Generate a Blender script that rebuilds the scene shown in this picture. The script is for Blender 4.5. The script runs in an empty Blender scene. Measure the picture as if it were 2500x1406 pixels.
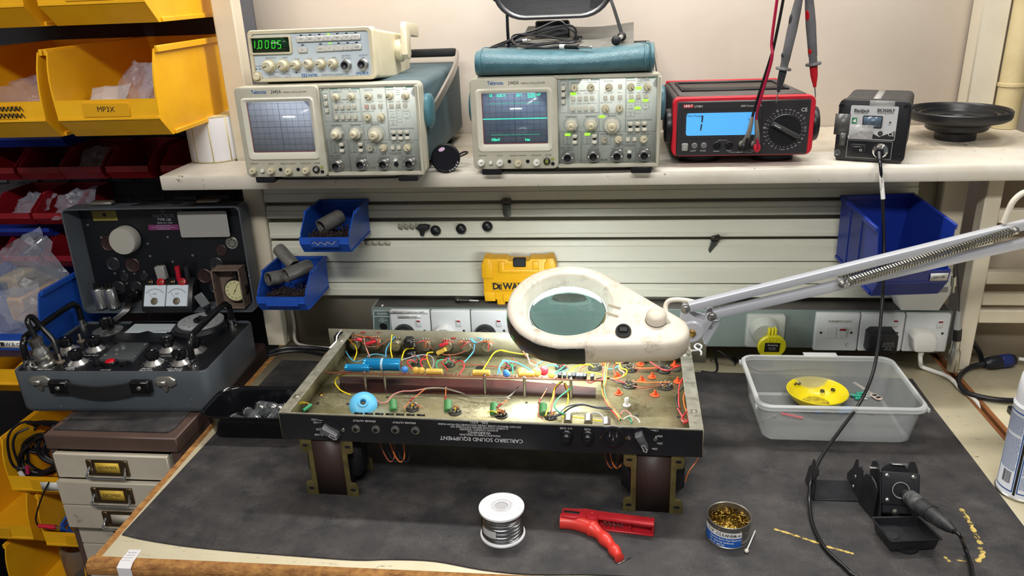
import bpy, math, random
from mathutils import Vector, Matrix
from math import sin, cos, pi, radians
random.seed(7)
SC = bpy.context.scene
COL = SC.collection
# ---------------------------------------------------------------- camera model (also used to measure where things stand)
CF, CP, CY, CR = 1913.589, 0.371673, 0.123142, -0.0414755
CAM = Vector((0.7195, -0.8337, 0.7453))
_r0 = Vector((cos(CY), sin(CY), 0)); _f0 = Vector((-sin(CY), cos(CY), 0)); _z0 = Vector((0, 0, 1))
FWD = _f0*cos(CP) - _z0*sin(CP); _up = _f0*sin(CP) + _z0*cos(CP)
RGT = _r0*cos(CR) + _up*sin(CR); UPV = -_r0*sin(CR) + _up*cos(CR)
def ray(x, y): return FWD*CF + RGT*(x-1250) + UPV*(703-y)
def X(x, y, v): d = ray(x, y); return CAM + d*((v-CAM.x)/d.x)
def Y(x, y, v): d = ray(x, y); return CAM + d*((v-CAM.y)/d.y)
def Z(x, y, v): d = ray(x, y); return CAM + d*((v-CAM.z)/d.z)
class Fr:
    """a plane in the place: origin, right, up, normal towards the viewer"""
    def __init__(s, o, r, u):
        s.o = Vector(o); s.r = Vector(r).normalized(); u = Vector(u); u = (u - s.r*u.dot(s.r)).normalized(); s.u = u; s.n = s.r.cross(u)
        s.M = Matrix((s.r, s.u, s.n)).transposed().to_4x4(); s.M.translation = s.o
    def uv(s, x, y):
        d = ray(x, y); P = CAM + d*((s.o-CAM).dot(s.n)/d.dot(s.n)) - s.o
        return P.dot(s.r), P.dot(s.u)
def T(x=0, y=0, z=0): return Matrix.Translation((x, y, z))
def RX(a): return Matrix.Rotation(radians(a), 4, 'X')
def RY(a): return Matrix.Rotation(radians(a), 4, 'Y')
def RZ(a): return Matrix.Rotation(radians(a), 4, 'Z')
def S(x, y=None, z=None):
    y = x if y is None else y; z = x if z is None else z
    return Matrix.Diagonal((x, y, z, 1))
def along(p0, p1):
    """matrix whose z axis runs from p0 to p1, origin p0"""
    p0 = Vector(p0); p1 = Vector(p1); q = (p1-p0).to_track_quat('Z', 'Y').to_matrix().to_4x4(); q.translation = p0; return q
# ---------------------------------------------------------------- materials
MATS = {}
def lin(h):
    h = h.lstrip('#'); c = [int(h[i:i+2], 16)/255 for i in (0, 2, 4)]
    return tuple(x/12.92 if x <= .04045 else ((x+.055)/1.055)**2.4 for x in c) + (1,)
def mat(name, col, rough=.5, metal=0, col2=None, nscale=40, nlo=.4, nhi=.65, bump=0, bscale=None, emit=0, trans=0, alpha=1, ior=1.45, coat=0, stretch=None, detail=6, spec=None):
    if name in MATS: return MATS[name]
    m = bpy.data.materials.new(name); m.use_nodes = True; nt = m.node_tree; b = nt.nodes['Principled BSDF']
    b.inputs['Base Color'].default_value = lin(col); b.inputs['Roughness'].default_value = rough; b.inputs['Metallic'].default_value = metal
    b.inputs['IOR'].default_value = ior; b.inputs['Transmission Weight'].default_value = trans; b.inputs['Alpha'].default_value = alpha; b.inputs['Coat Weight'].default_value = coat
    if spec is not None: b.inputs['Specular IOR Level'].default_value = spec
    if emit: b.inputs['Emission Color'].default_value = lin(col); b.inputs['Emission Strength'].default_value = emit
    if col2 or bump:
        tc = nt.nodes.new('ShaderNodeTexCoord'); src = tc.outputs['Object']
        if stretch:
            mp = nt.nodes.new('ShaderNodeMapping'); mp.inputs['Scale'].default_value = stretch; nt.links.new(src, mp.inputs[0]); src = mp.outputs[0]
    if col2:
        n = nt.nodes.new('ShaderNodeTexNoise'); n.inputs['Scale'].default_value = nscale; n.inputs['Detail'].default_value = detail; n.inputs['Roughness'].default_value = .65
        nt.links.new(src, n.inputs['Vector'])
        r = nt.nodes.new('ShaderNodeValToRGB'); r.color_ramp.elements[0].position = nlo; r.color_ramp.elements[1].position = nhi
        r.color_ramp.elements[0].color = lin(col); r.color_ramp.elements[1].color = lin(col2)
        nt.links.new(n.outputs['Fac'], r.inputs[0]); nt.links.new(r.outputs[0], b.inputs['Base Color'])
    if bump:
        n = nt.nodes.new('ShaderNodeTexNoise'); n.inputs['Scale'].default_value = bscale or nscale; n.inputs['Detail'].default_value = 4
        nt.links.new(src, n.inputs['Vector'])
        bp = nt.nodes.new('ShaderNodeBump'); bp.inputs['Strength'].default_value = bump; bp.inputs['Distance'].default_value = .002
        nt.links.new(n.outputs['Fac'], bp.inputs['Height']); nt.links.new(bp.outputs[0], b.inputs['Normal'])
    MATS[name] = m; return m
def wear(m, col, scale=12, lo=.6, hi=.66, scale2=90, stretch=None):
    """patches of another colour (grime, chips) over what the material already has"""
    nt = m.node_tree; b = nt.nodes['Principled BSDF']; inp = b.inputs['Base Color']
    old = inp.links[0].from_socket if inp.links else None
    tc = nt.nodes.new('ShaderNodeTexCoord'); mp = nt.nodes.new('ShaderNodeMapping'); nt.links.new(tc.outputs['Object'], mp.inputs[0])
    if stretch: mp.inputs['Scale'].default_value = stretch
    f = []
    for sc in (scale, scale2):
        n = nt.nodes.new('ShaderNodeTexNoise'); n.inputs['Scale'].default_value = sc; n.inputs['Detail'].default_value = 5; nt.links.new(mp.outputs[0], n.inputs['Vector']); f.append(n)
    ad = nt.nodes.new('ShaderNodeMath'); ad.operation = 'MULTIPLY_ADD'; ad.inputs[1].default_value = .35; nt.links.new(f[1].outputs['Fac'], ad.inputs[0])
    mu = nt.nodes.new('ShaderNodeMath'); mu.operation = 'MULTIPLY'; mu.inputs[1].default_value = .65; nt.links.new(f[0].outputs['Fac'], mu.inputs[0]); nt.links.new(mu.outputs[0], ad.inputs[2])
    mr = nt.nodes.new('ShaderNodeMapRange'); mr.inputs['From Min'].default_value = lo; mr.inputs['From Max'].default_value = hi; nt.links.new(ad.outputs[0], mr.inputs['Value'])
    mx = nt.nodes.new('ShaderNodeMix'); mx.data_type = 'RGBA'
    if old: nt.links.new(old, mx.inputs['A'])
    else: mx.inputs['A'].default_value = inp.default_value
    mx.inputs['B'].default_value = lin(col); nt.links.new(mr.outputs[0], mx.inputs['Factor']); nt.links.new(mx.outputs['Result'], inp)
    return m
# ---------------------------------------------------------------- mesh builder
I4 = Matrix.Identity(4)
class MB:
    def __init__(s): s.v = []; s.f = []; s.m = []; s.M = I4; s.mi = 0
    def at(s, M): s.M = M; return s
    def mat(s, i): s.mi = i; return s
    def add(s, vs, fs):
        o = len(s.v); M = s.M; s.v += [M @ Vector(p) for p in vs]
        flip = M.to_3x3().determinant() < 0
        for f in fs:
            f = [o+i for i in f]; s.f.append(f[::-1] if flip else f); s.m.append(s.mi)
        return s
    def box(s, cx, cy, cz, sx, sy, sz, c=0):
        """box by centre and size, edges chamfered by c"""
        a, b, d = sx/2, sy/2, sz/2; c = min(c, a*.98, b*.98, d*.98)
        if c <= 0:
            vs = [(cx+i*a, cy+j*b, cz+k*d) for i in (-1, 1) for j in (-1, 1) for k in (-1, 1)]
            return s.add(vs, [(0, 1, 3, 2), (4, 6, 7, 5), (0, 4, 5, 1), (2, 3, 7, 6), (0, 2, 6, 4), (1, 5, 7, 3)])
        vs = []; ix = {}
        for i in (-1, 1):
            for j in (-1, 1):
                for k in (-1, 1):
                    for ax in range(3):
                        p = [i*(a-c), j*(b-c), k*(d-c)]; p[ax] = (i*a, j*b, k*d)[ax]
                        ix[i, j, k, ax] = len(vs); vs.append((cx+p[0], cy+p[1], cz+p[2]))
        fs = []
        R = ((-1, -1), (1, -1), (1, 1), (-1, 1))
        for sg in (-1, 1):
            f0 = [ix[sg, p, q, 0] for p, q in R]; f1 = [ix[q, sg, p, 1] for p, q in R]; f2 = [ix[p, q, sg, 2] for p, q in R]
            for f in (f0, f1, f2): fs.append(f if sg > 0 else f[::-1])
        for p in (-1, 1):
            for q in (-1, 1):
                e = [ix[-1, p, q, 1], ix[1, p, q, 1], ix[1, p, q, 2], ix[-1, p, q, 2]]; fs.append(e if p*q < 0 else e[::-1])
                e = [ix[q, -1, p, 2], ix[q, 1, p, 2], ix[q, 1, p, 0], ix[q, -1, p, 0]]; fs.append(e if p*q < 0 else e[::-1])
                e = [ix[p, q, -1, 0], ix[p, q, 1, 0], ix[p, q, 1, 1], ix[p, q, -1, 1]]; fs.append(e if p*q < 0 else e[::-1])
        for i in (-1, 1):
            for j in (-1, 1):
                for k in (-1, 1):
                    f = [ix[i, j, k, 0], ix[i, j, k, 1], ix[i, j, k, 2]]; fs.append(f if i*j*k > 0 else f[::-1])
        return s.add(vs, fs)
    def bx(s, x0, x1, y0, y1, z0, z1, c=0):
        return s.box((x0+x1)/2, (y0+y1)/2, (z0+z1)/2, abs(x1-x0), abs(y1-y0), abs(z1-z0), c)
    def prism(s, pts, z0, z1, ch=0, ch0=0):
        """polygon (counter-clockwise) extruded along z; ch/ch0 chamfer the top/bottom rim"""
        if sum(pts[i-1][0]*pts[i][1]-pts[i][0]*pts[i-1][1] for i in range(len(pts))) < 0: pts = pts[::-1]
        n = len(pts); L = []
        def ring(ins, z):
            if ins == 0: return [(p[0], p[1], z) for p in pts]
            out = []
            for i in range(n):
                a = Vector(pts[i-1]); b = Vector(pts[i]); c = Vector(pts[(i+1) % n])
                d1 = (b-a).normalized(); d2 = (c-b).normalized(); n1 = Vector((-d1.y, d1.x)); n2 = Vector((-d2.y, d2.x)); t = n1+n2
                k = ins/max(.35, 1+n1.dot(n2)); out.append((b.x+t.x*k, b.y+t.y*k, z))
            return out
        if ch0: L.append(ring(ch0, z0)); L.append(ring(0, z0+ch0))
        else: L.append(ring(0, z0))
        if ch: L.append(ring(0, z1-ch)); L.append(ring(ch*.3, z1-ch*.3)); L.append(ring(ch, z1))
        else: L.append(ring(0, z1))
        vs = [p for r in L for p in r]; fs = [list(range(n))[::-1], [(len(L)-1)*n+i for i in range(n)]]
        for k in range(len(L)-1):
            for i in range(n): j = (i+1) % n; fs.append((k*n+i, k*n+j, (k+1)*n+j, (k+1)*n+i))
        return s.add(vs, fs)
    def loft(s, rings, closed=True, cap=True):
        """rings of equal length; each ring a loop of points"""
        n = len(rings[0]); vs = [p for r in rings for p in r]; fs = []
        for k in range(len(rings)-1):
            for i in range(n if closed else n-1): j = (i+1) % n; fs.append((k*n+i, k*n+j, (k+1)*n+j, (k+1)*n+i))
        if cap and closed: fs += [list(range(n))[::-1], [(len(rings)-1)*n+i for i in range(n)]]
        return s.add(vs, fs)
    def lathe(s, prof, n=24, cap=True, a0=0, a1=2*pi):
        full = abs(a1-a0-2*pi) < 1e-6; m = n if full else n+1
        rings = [[(r*cos(a0+(a1-a0)*i/n), r*sin(a0+(a1-a0)*i/n), z) for i in range(m)] for r, z in prof]
        return s.loft(rings, full, cap)
    def cyl(s, p0, p1, r, r1=None, n=16):
        M0 = s.M; L = (Vector(p1)-Vector(p0)).length; s.M = M0 @ along(p0, p1); s.lathe([(r, 0), (r if r1 is None else r1, L)], n); s.M = M0; return s
    def sphere(s, c, r, n=14, k=8, sz=1):
        M0 = s.M; s.M = M0 @ T(*c) @ S(1, 1, sz); s.lathe([(max(1e-5, r*sin(pi*i/k)), -r*cos(pi*i/k)) for i in range(k+1)], n); s.M = M0; return s
    def torus(s, R, r, n=24, k=8, a0=0, a1=2*pi):
        full = abs(a1-a0-2*pi) < 1e-6; pts = [(R*cos(a0+(a1-a0)*i/n), R*sin(a0+(a1-a0)*i/n), 0) for i in range(n if full else n+1)]
        return s.tube(pts, r, k, smooth=0, closed=full)
    def tube(s, pts, r, n=8, smooth=4, closed=False, cap=True):
        P = [Vector(p) for p in pts]
        if smooth and len(P) > 2: P = spline(P, smooth, closed)
        m = len(P); rr = r if callable(r) else (lambda t: r)
        tang = []
        for i in range(m):
            a = P[i-1] if (i > 0 or closed) else P[0]; b = P[(i+1) % m] if (i < m-1 or closed) else P[-1]
            t = (b-a); tang.append(t.normalized() if t.length > 1e-9 else Vector((0, 0, 1)))
        nrm = tang[0].orthogonal().normalized(); rings = []
        for i in range(m):
            nrm = (nrm - tang[i]*nrm.dot(tang[i])); nrm = nrm.normalized() if nrm.length > 1e-6 else tang[i].orthogonal().normalized()
            bn = tang[i].cross(nrm); q = rr(i/max(1, m-1))
            rings.append([P[i]+nrm*(q*cos(2*pi*j/n))+bn*(q*sin(2*pi*j/n)) for j in range(n)])
        if closed: rings.append(rings[0])
        return s.loft(rings, True, cap and not closed)
    def strip(s, pts, w, th, up=(0, 0, 1), smooth=4):
        """flat band following pts"""
        P = [Vector(p) for p in pts]; P = spline(P, smooth, False) if smooth and len(P) > 2 else P; up = Vector(up); rings = []
        for i in range(len(P)):
            t = (P[min(i+1, len(P)-1)]-P[max(i-1, 0)]).normalized(); sd = t.cross(up).normalized(); u = sd.cross(t)
            rings.append([P[i]-sd*w/2-u*th/2, P[i]+sd*w/2-u*th/2, P[i]+sd*w/2+u*th/2, P[i]-sd*w/2+u*th/2])
        return s.loft(rings)
    def quad(s, a, b, c, d): return s.add([a, b, c, d], [(0, 1, 2, 3)])
    def grid(s, fn, nu, nv):
        vs = [fn(i/nu, j/nv) for j in range(nv+1) for i in range(nu+1)]
        return s.add(vs, [(j*(nu+1)+i, j*(nu+1)+i+1, (j+1)*(nu+1)+i+1, (j+1)*(nu+1)+i) for j in range(nv) for i in range(nu)])
    def text(s, str_, x, y, size, z=.0004, align='CENTER', rot=0, bold=0, sx=1):
        cu = bpy.data.curves.new('t', 'FONT'); cu.body = str_; cu.size = size; cu.align_x = align; cu.align_y = 'CENTER'; cu.resolution_u = 2; cu.offset = bold; cu.extrude = 0
        ob = bpy.data.objects.new('t', cu); me = ob.to_mesh(); M0 = s.M; s.M = M0 @ T(x, y, z) @ RZ(rot) @ S(sx, 1, 1)
        s.add([v.co for v in me.vertices], [list(p.vertices) for p in me.polygons]); s.M = M0
        ob.to_mesh_clear(); bpy.data.objects.remove(ob); bpy.data.curves.remove(cu); return s
    def line(s, pts, w, z=.0003, closed=False):
        """thin painted line on the local xy plane"""
        P = [Vector((p[0], p[1], 0)) for p in pts]
        for i in range(len(P) if closed else len(P)-1):
            a = P[i]; b = P[(i+1) % len(P)]; d = b-a
            if d.length < 1e-7: continue
            d = d.normalized()*w/2; q = Vector((-d.y, d.x, 0)); e = Vector((0, 0, z))
            s.add([a-d-q+e, b+d-q+e, b+d+q+e, a-d+q+e], [(0, 1, 2, 3)])
        return s
    def rect(s, x0, y0, x1, y1, z=.0003):
        x0, x1 = min(x0, x1), max(x0, x1); y0, y1 = min(y0, y1), max(y0, y1)
        return s.add([(x0, y0, z), (x1, y0, z), (x1, y1, z), (x0, y1, z)], [(0, 1, 2, 3)])
    def arc(s, cx, cy, r, a0, a1, w, z=.0003, n=20):
        return s.line([(cx+r*cos(radians(a0+(a1-a0)*i/n)), cy+r*sin(radians(a0+(a1-a0)*i/n))) for i in range(n+1)], w, z)
    def disc(s, cx, cy, r, z=.0003, n=20): return s.add([(cx+r*cos(2*pi*i/n), cy+r*sin(2*pi*i/n), z) for i in range(n)], [list(range(n))])
def spline(P, k, closed=False):
    out = []; n = len(P)
    g = (lambda i: P[i % n]) if closed else (lambda i: P[min(max(i, 0), n-1)])
    for i in range(n if closed else n-1):
        a, b, c, d = g(i-1), g(i), g(i+1), g(i+2)
        for j in range(k):
            t = j/k; out.append(.5*((2*b)+(c-a)*t+(2*a-5*b+4*c-d)*t*t+(3*b-a-3*c+d)*t**3))
    if not closed: out.append(P[-1])
    return out
def rrect(w, h, r, n=5, cx=0, cy=0):
    out = []
    for qx, qy, a in ((1, 1, 0), (-1, 1, 90), (-1, -1, 180), (1, -1, 270)):
        for i in range(n+1):
            t = radians(a+90*i/n); out.append((cx+qx*(w/2-r)+r*cos(t), cy+qy*(h/2-r)+r*sin(t)))
    return out
def ngon(n, r, ph=0): return [(r*cos(2*pi*i/n+ph), r*sin(2*pi*i/n+ph)) for i in range(n)]
# ---------------------------------------------------------------- objects
def obj(name, mb, mats, parent=None, flat=False, ang=38):
    me = bpy.data.meshes.new(name); me.from_pydata([tuple(v) for v in mb.v], [], mb.f)
    mats = mats if isinstance(mats, (list, tuple)) else [mats]
    for m in mats: me.materials.append(m)
    if len(mats) > 1: me.polygons.foreach_set('material_index', mb.m)
    me.polygons.foreach_set('use_smooth', [not flat]*len(me.polygons)); me.update()
    if not flat:
        ef = {}; lim = cos(radians(ang))
        for p in me.polygons:
            for k in p.edge_keys: ef.setdefault(k, []).append(p.index)
        nm = [p.normal.copy() for p in me.polygons]
        for e in me.edges:
            q = ef.get(e.key, ())
            if len(q) != 2 or nm[q[0]].dot(nm[q[1]]) < lim: e.use_edge_sharp = True
    o = bpy.data.objects.new(name, me); COL.objects.link(o)
    if parent is not None: o.parent = parent
    return o
def thing(name, label, cat, M=I4, group=None):
    o = bpy.data.objects.new(name, None); COL.objects.link(o); o.matrix_world = M; o.empty_display_size = .02
    o['label'] = label; o['category'] = cat
    if group: o['group'] = group
    return o
def tag(o, label, cat, group=None, kind=None, M=None):
    o['label'] = label; o['category'] = cat
    if group: o['group'] = group
    if kind: o['kind'] = kind
    if M is not None: o.matrix_world = M
    return o
def struct(name, mb, mats, **k):
    o = obj(name, mb, mats, **k); o['kind'] = 'structure'; return o
def kids(o): return [c for c in COL.objects if c.parent == o]
def dup(o, label=None, M=None, parent=None):
    c = o.copy(); COL.objects.link(c)
    if parent is not None: c.parent = parent
    if M is not None: c.matrix_world = M
    if label: c['label'] = label
    for ch in kids(o): dup(ch, parent=c)
    return c
def each(name, items, fn, mats, parent=None, **k):
    for it in items:
        b = MB(); fn(b, it); o = obj(name, b, mats, parent, **k)
    return o
def one(name, fn, mats, parent=None, **k):
    b = MB(); fn(b); return obj(name, b, mats, parent, **k)
# ================================================================ camera, light
cd = bpy.data.cameras.new('camera'); cam = bpy.data.objects.new('camera', cd); COL.objects.link(cam)
cd.sensor_fit = 'HORIZONTAL'; cd.sensor_width = 36; cd.lens = CF/2500*36; cd.clip_start = .01
Mc = Matrix((RGT, UPV, -FWD)).transposed().to_4x4(); Mc.translation = CAM; cam.matrix_world = Mc; SC.camera = cam
SC.view_settings.view_transform = 'Standard'; SC.view_settings.look = 'None'; SC.view_settings.gamma = 1; SC.view_settings.use_curve_mapping = False
SC.view_settings.exposure = 0.40
w = bpy.data.worlds.new('world'); SC.world = w; w.use_nodes = True
w.node_tree.nodes['Background'].inputs[0].default_value = (.95, .97, 1, 1); w.node_tree.nodes['Background'].inputs[1].default_value = .13
def area(name, loc, rot, sx, sy, power, col=(1, .975, .94)):
    l = bpy.data.lights.new(name, 'AREA'); l.shape = 'RECTANGLE'; l.size = sx; l.size_y = sy; l.energy = power; l.color = col
    o = bpy.data.objects.new(name, l); COL.objects.link(o); o.location = loc; o.rotation_euler = [radians(a) for a in rot]; return o
# the ceiling tubes of the room and the bench light over the shelf
area('ceiling_tube_light', (.45, -1.35, 1.8), (30, 0, 0), 1.6, .18, 33)
area('ceiling_tube_light', (1.6, -.3, 1.9), (0, 20, 90), 1.5, .14, 13, (1, .95, .87))
area('bench_tube_light', (.72, .60, 1.42), (-14, 0, 0), 1.2, .06, 15, (1, .97, .92))
# ================================================================ materials of the place
M_cream = mat('cream_paint', '#d3cab6', .42, col2='#c6bca6', nscale=5)
M_wall = mat('wall_paint', '#d3c8bc', .7, col2='#cabdae', nscale=2.2, bump=.05, bscale=60)
M_slat = mat('slat_paint', '#c9c8b9', .4, col2='#bdbcab', nscale=3, nlo=.35, nhi=.75, stretch=(1, 6, 6))
M_shelfw = mat('shelf_white', '#d8d3c8', .33, col2='#cbc4b5', nscale=7)
wear(M_shelfw, '#8b8272', 42, .635, .66, 220)
M_lam = mat('worktop_laminate', '#f0e6c6', .35, col2='#e5d9b6', nscale=6)
wear(M_lam, '#5d564a', 30, .60, .68, 140, (1, 5, 1))
M_chip = mat('chipboard_edge', '#a5773f', .8, col2='#6f4520', nscale=70, nlo=.35, nhi=.7, bump=.9, bscale=160, stretch=(1, 1, 2))
M_wood = mat('wood_edge', '#8d5a33', .6, col2='#6b3f1f', nscale=20, stretch=(1, .2, 3))
M_mat = mat('rubber_mat', '#222225', .64, col2='#413d3c', nscale=15, nlo=.35, nhi=.75, bump=.35, bscale=420)
wear(M_mat, '#524e4b', 20, .50, .78, 460, (1, 1.25, 1))
M_dark = mat('dark_louvre', '#3b3a40', .55, col2='#32323a', nscale=10)
M_blk = mat('black_plastic', '#131418', .38)
M_blkm = mat('black_matt', '#17181a', .6)
M_steel = mat('steel', '#b9b8b4', .3, 1)
M_chrome = mat('chrome', '#d8d8d8', .12, 1)
M_dkmetal = mat('dark_metal', '#4c4a46', .4, .9)
M_ink = mat('ink', '#191919', .7)
M_white = mat('white_plastic', '#dcdcd8', .35)
M_brass = mat('brass', '#b08d4a', .35, 1)
# ================================================================ shell
struct('wall_back', MB().bx(-1.9, 2.3, .955, 1.0, -.9, 2.0), M_wall)
struct('floor', MB().bx(-1.9, 2.3, -2.0, 1.0, -.95, -.9), mat('floor_lino', '#5b544b', .7, col2='#4a443d', nscale=8))
struct('ceiling', MB().bx(-1.9, 2.3, -2.0, 1.0, 2.0, 2.05), mat('ceiling_paint', '#d8d2c6', .9))
struct('wall_left', MB().bx(-1.95, -1.9, -2.0, 1.0, -.9, 2.0), M_wall)
# ================================================================ workbench
wb = thing('workbench', 'cream laminate workbench with a worn chipboard edge, under the black rubber mat', 'workbench')
one('worktop', lambda b: b.bx(.006, 1.388, .004, .76, -.022, 0), M_lam, wb)
def edge_f(b):
    n = 60; r = []
    for i in range(n+1):
        x = -.010+1.402*i/n; q = .0012*sin(i*1.7)+.0009*sin(i*4.1)
        r.append([(x, -.012+q, -.020), (x, -.0135+q, -.013), (x, -.011+q, -.004), (x, -.006, .0005+q*.5), (x, .004, 0), (x, .004, -.022)])
    b.loft(r)
e = one('front_edge', edge_f, M_chip, wb); e['label'] = 'chipped brown chipboard front edge'
def edge_l(b):
    n = 50; r = []
    for i in range(n+1):
        y = .004+.756*i/n; q = .0010*sin(i*1.9)+.0008*sin(i*4.7)
        r.append([(.006, y, -.022), (.006, y, 0), (-.005, y, .0005+q*.5), (-.009-q, y, -.004), (-.010-q, y, -.013), (-.009-q, y, -.020)])
    b.loft(r)
e = one('left_edge', edge_l, M_chip, wb); e['label'] = 'chipped brown chipboard left edge'
one('right_edge', lambda b: b.bx(1.388, 1.396, -.01, .76, -.022, -.0005, .001), M_wood, wb)['label'] = 'bare wooden right edge strip'
for x, y in ((.05, .06), (1.34, .06), (.05, .70), (1.34, .70)):
    one('leg', lambda b: b.bx(x-.02, x+.02, y-.02, y+.02, -.9, -.022), M_dkmetal, wb)
one('apron', lambda b: b.bx(.03, 1.36, .02, .045, -.10, -.022), M_blkm, wb)
wb2 = thing('workbench', 'neighbouring cream bench beyond the wooden strip at the right, carrying the blue-ended connector', 'workbench')
one('worktop', lambda b: b.bx(1.412, 2.1, -.6, .76, -.022, -.001), M_lam, wb2)
one('left_edge', lambda b: b.bx(1.403, 1.412, -.6, .76, -.022, -.0005, .001), M_wood, wb2)['label'] = 'bare wooden left edge strip'
one('apron', lambda b: b.bx(1.45, 2.05, .5, .52, -.9, -.022), M_blkm, wb2)
# mat: measured outline, front edge wavy
def matfn(b):
    front = [(.010, .049), (.05, .040), (.12, .030), (.20, .024), (.28, .0205), (.376, .017), (.43, .0215), (.49, .0215), (.56, .0085), (.627, .004), (.72, .009), (.83, .006), (.95, -.001), (1.08, -.004), (1.2, -.006), (1.305, -.006)]
    front = [(p.x, p.y) for p in spline([Vector((x, y, 0)) for x, y in front], 4)]
    out = front + [(1.312, .14), (1.3135, .30), (1.313, .472), (1.315, .585), (1.0, .598), (.6, .606), (.03, .626), (.022, .35)]
    b.prism(out, .0004, .0032, .0008)
tag(one('rubber_mat', matfn, M_mat), 'black rubber bench mat with a wavy front edge covering most of the workbench', 'mat')
# yellow scorch marks in the mat where the foam shows
M_foam = mat('mat_foam', '#c3a95a', .8, col2='#2b2a28', nscale=130, nlo=.45, nhi=.62)
def mark(b, pw):
    pts, w = pw; P = spline([Z(x, y, .0034) for x, y in pts], 6); L = []; R_ = []
    for i, p in enumerate(P):
        t = (P[min(i+1, len(P)-1)]-P[max(i-1, 0)]).normalized(); q = Vector((-t.y, t.x, 0)); k = w*(.35+.65*abs(sin(i*2.1)))*(1 if 0 < i < len(P)-1 else .1)
        L.append(p+q*k*.5); R_.append(p-q*k*.5)
    for i in range(len(P)-1): b.quad(L[i], R_[i], R_[i+1], L[i+1])
each('worn_patch', (([(1885, 1290), (1930, 1303), (1975, 1318), (2010, 1330)], .005), ([(2015, 1333), (2060, 1345), (2085, 1352)], .005), ([(2345, 1240), (2365, 1270), (2380, 1300), (2395, 1330)], .008), ([(2390, 1335), (2400, 1352), (2385, 1372)], .008), ([(2305, 1358), (2320, 1372)], .005), ([(2335, 1367), (2372, 1372)], .003)), mark, M_foam, bpy.data.objects['rubber_mat'])
# ================================================================ racking: posts, shelf, slat panel
def post(x0, x1, y0, y1, z0, z1, label):
    b = MB(); b.bx(x0, x1, y0, y1, z0, z1, .003)
    return tag(obj('rack_post', b, M_cream), label, 'post')
post(-.033, .011, .70, .74, 0, 1.3, 'cream square rack post left of the oscilloscopes, beside the yellow bins')
post(1.362, 1.408, .70, .74, 0, .3955, 'cream square rack post under the shelf, right of the large blue bin')
post(1.466, 1.52, .905, .953, .4255, 1.3, 'cream boxed post against the wall behind the black rubber funnel')
sh = thing('shelf', 'long white painted shelf carrying the test instruments', 'shelf')
def shelf_board(b):
    x0, x1 = -.128, 1.56
    prof = [(.5637+.003, .396), (.5637, .4005), (.5637, .419), (.5665, .4235), (.572, .4247), (.692, .4247), (.692, .421), (.60, .421), (.575, .3985), (.5725, .396)]
    rings = [[(x0+d, .578 if d == 0 and q[0] < .578 else q[0], q[1]) for q in prof] for d in (0,)]
    rings = [[(x0, max(q[0], .5665), min(max(q[1], .3975), .4232)) for q in prof], [(x0+.003, q[0], q[1]) for q in prof], [(x1, q[0], q[1]) for q in prof]]
    b.loft(rings)
one('front_board', shelf_board, M_shelfw, sh)
def shelf_rear(b):
    b.bx(-.128, -.036, .692, .953, .405, .4247, .001); b.bx(.014, 1.359, .692, .953, .405, .4247, .001); b.bx(1.411, 1.56, .692, .953, .405, .4247, .001)
    b.bx(-.036, .014, .745, .953, .405, .4247, .001); b.bx(1.359, 1.411, .692, .953, .405, .4247, .001)
M_shelft = mat('shelf_top', '#c9bfae', .45, col2='#b3a792', nscale=9); wear(M_shelft, '#7d7465', 22, .58, .70, 150)
one('rear_board', shelf_rear, M_shelft, sh)
# slat panel under the shelf
sp = thing('slat_panel', 'cream panel of horizontal metal slats under the shelf, holding the blue bins', 'slat panel')
one('backing', lambda b: b.bx(.011, 1.362, .722, .728, .0, .40), mat('panel_backing', '#a9a290', .6, col2='#9b9482', nscale=4), sp)
slats = [(.333, .372, .352), (.298, .3255, .3147), (.2535, .2885, .263), (.2015, .247, .235), (.1535, .199, .188), (.1225, .1510, .139)]
for z0, z1, zc in slats:
    def sl(b):
        pr = [(.722, z0+.004), (.703, z0), (.7005, z0+.002), (.7005, zc-.0006), (.7018, zc), (.7030, zc+.0006), (.7035, z1-.002), (.706, z1), (.722, z1-.003)]
        b.loft([[(x, y, z) for y, z in pr] for x in (.013, 1.318)])
    one('slat', sl, M_slat, sp)
# ================================================================ cream pipe and the neighbouring rack at the right
def pipefn(b):
    b.cyl((1.545, .90, .4255), (1.545, .90, 1.3), .024, n=24)
    b.at(T(1.545, .90, .513)).lathe([(.024, -.004), (.0265, -.003), (.0265, .003), (.024, .004)], 24).at(I4)
tag(one('pipe', pipefn, mat('old_cream', '#c9b98f', .5, col2='#b9a677', nscale=9)), 'cream painted vertical pipe with a joint ring at the right wall', 'pipe')
rk = thing('side_rack', 'cream metal rack frame of the neighbouring bench, with rails, right of the trunking', 'rack frame')
one('post', lambda b: b.bx(1.408, 1.437, .63, .66, 0, .3955, .002), M_cream, rk)
for z0, z1 in ((.30, .325), (.18, .205), (.137, .160), (.10, .127)):
    one('rail', lambda b: b.bx(1.437, 2.0, .632, .65, z0, z1, .002), M_cream, rk)
one('back_sheet', lambda b: b.bx(1.437, 2.0, .70, .705, .0, .40), mat('panel_backing2', '#b5a792', .6), rk)
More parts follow.
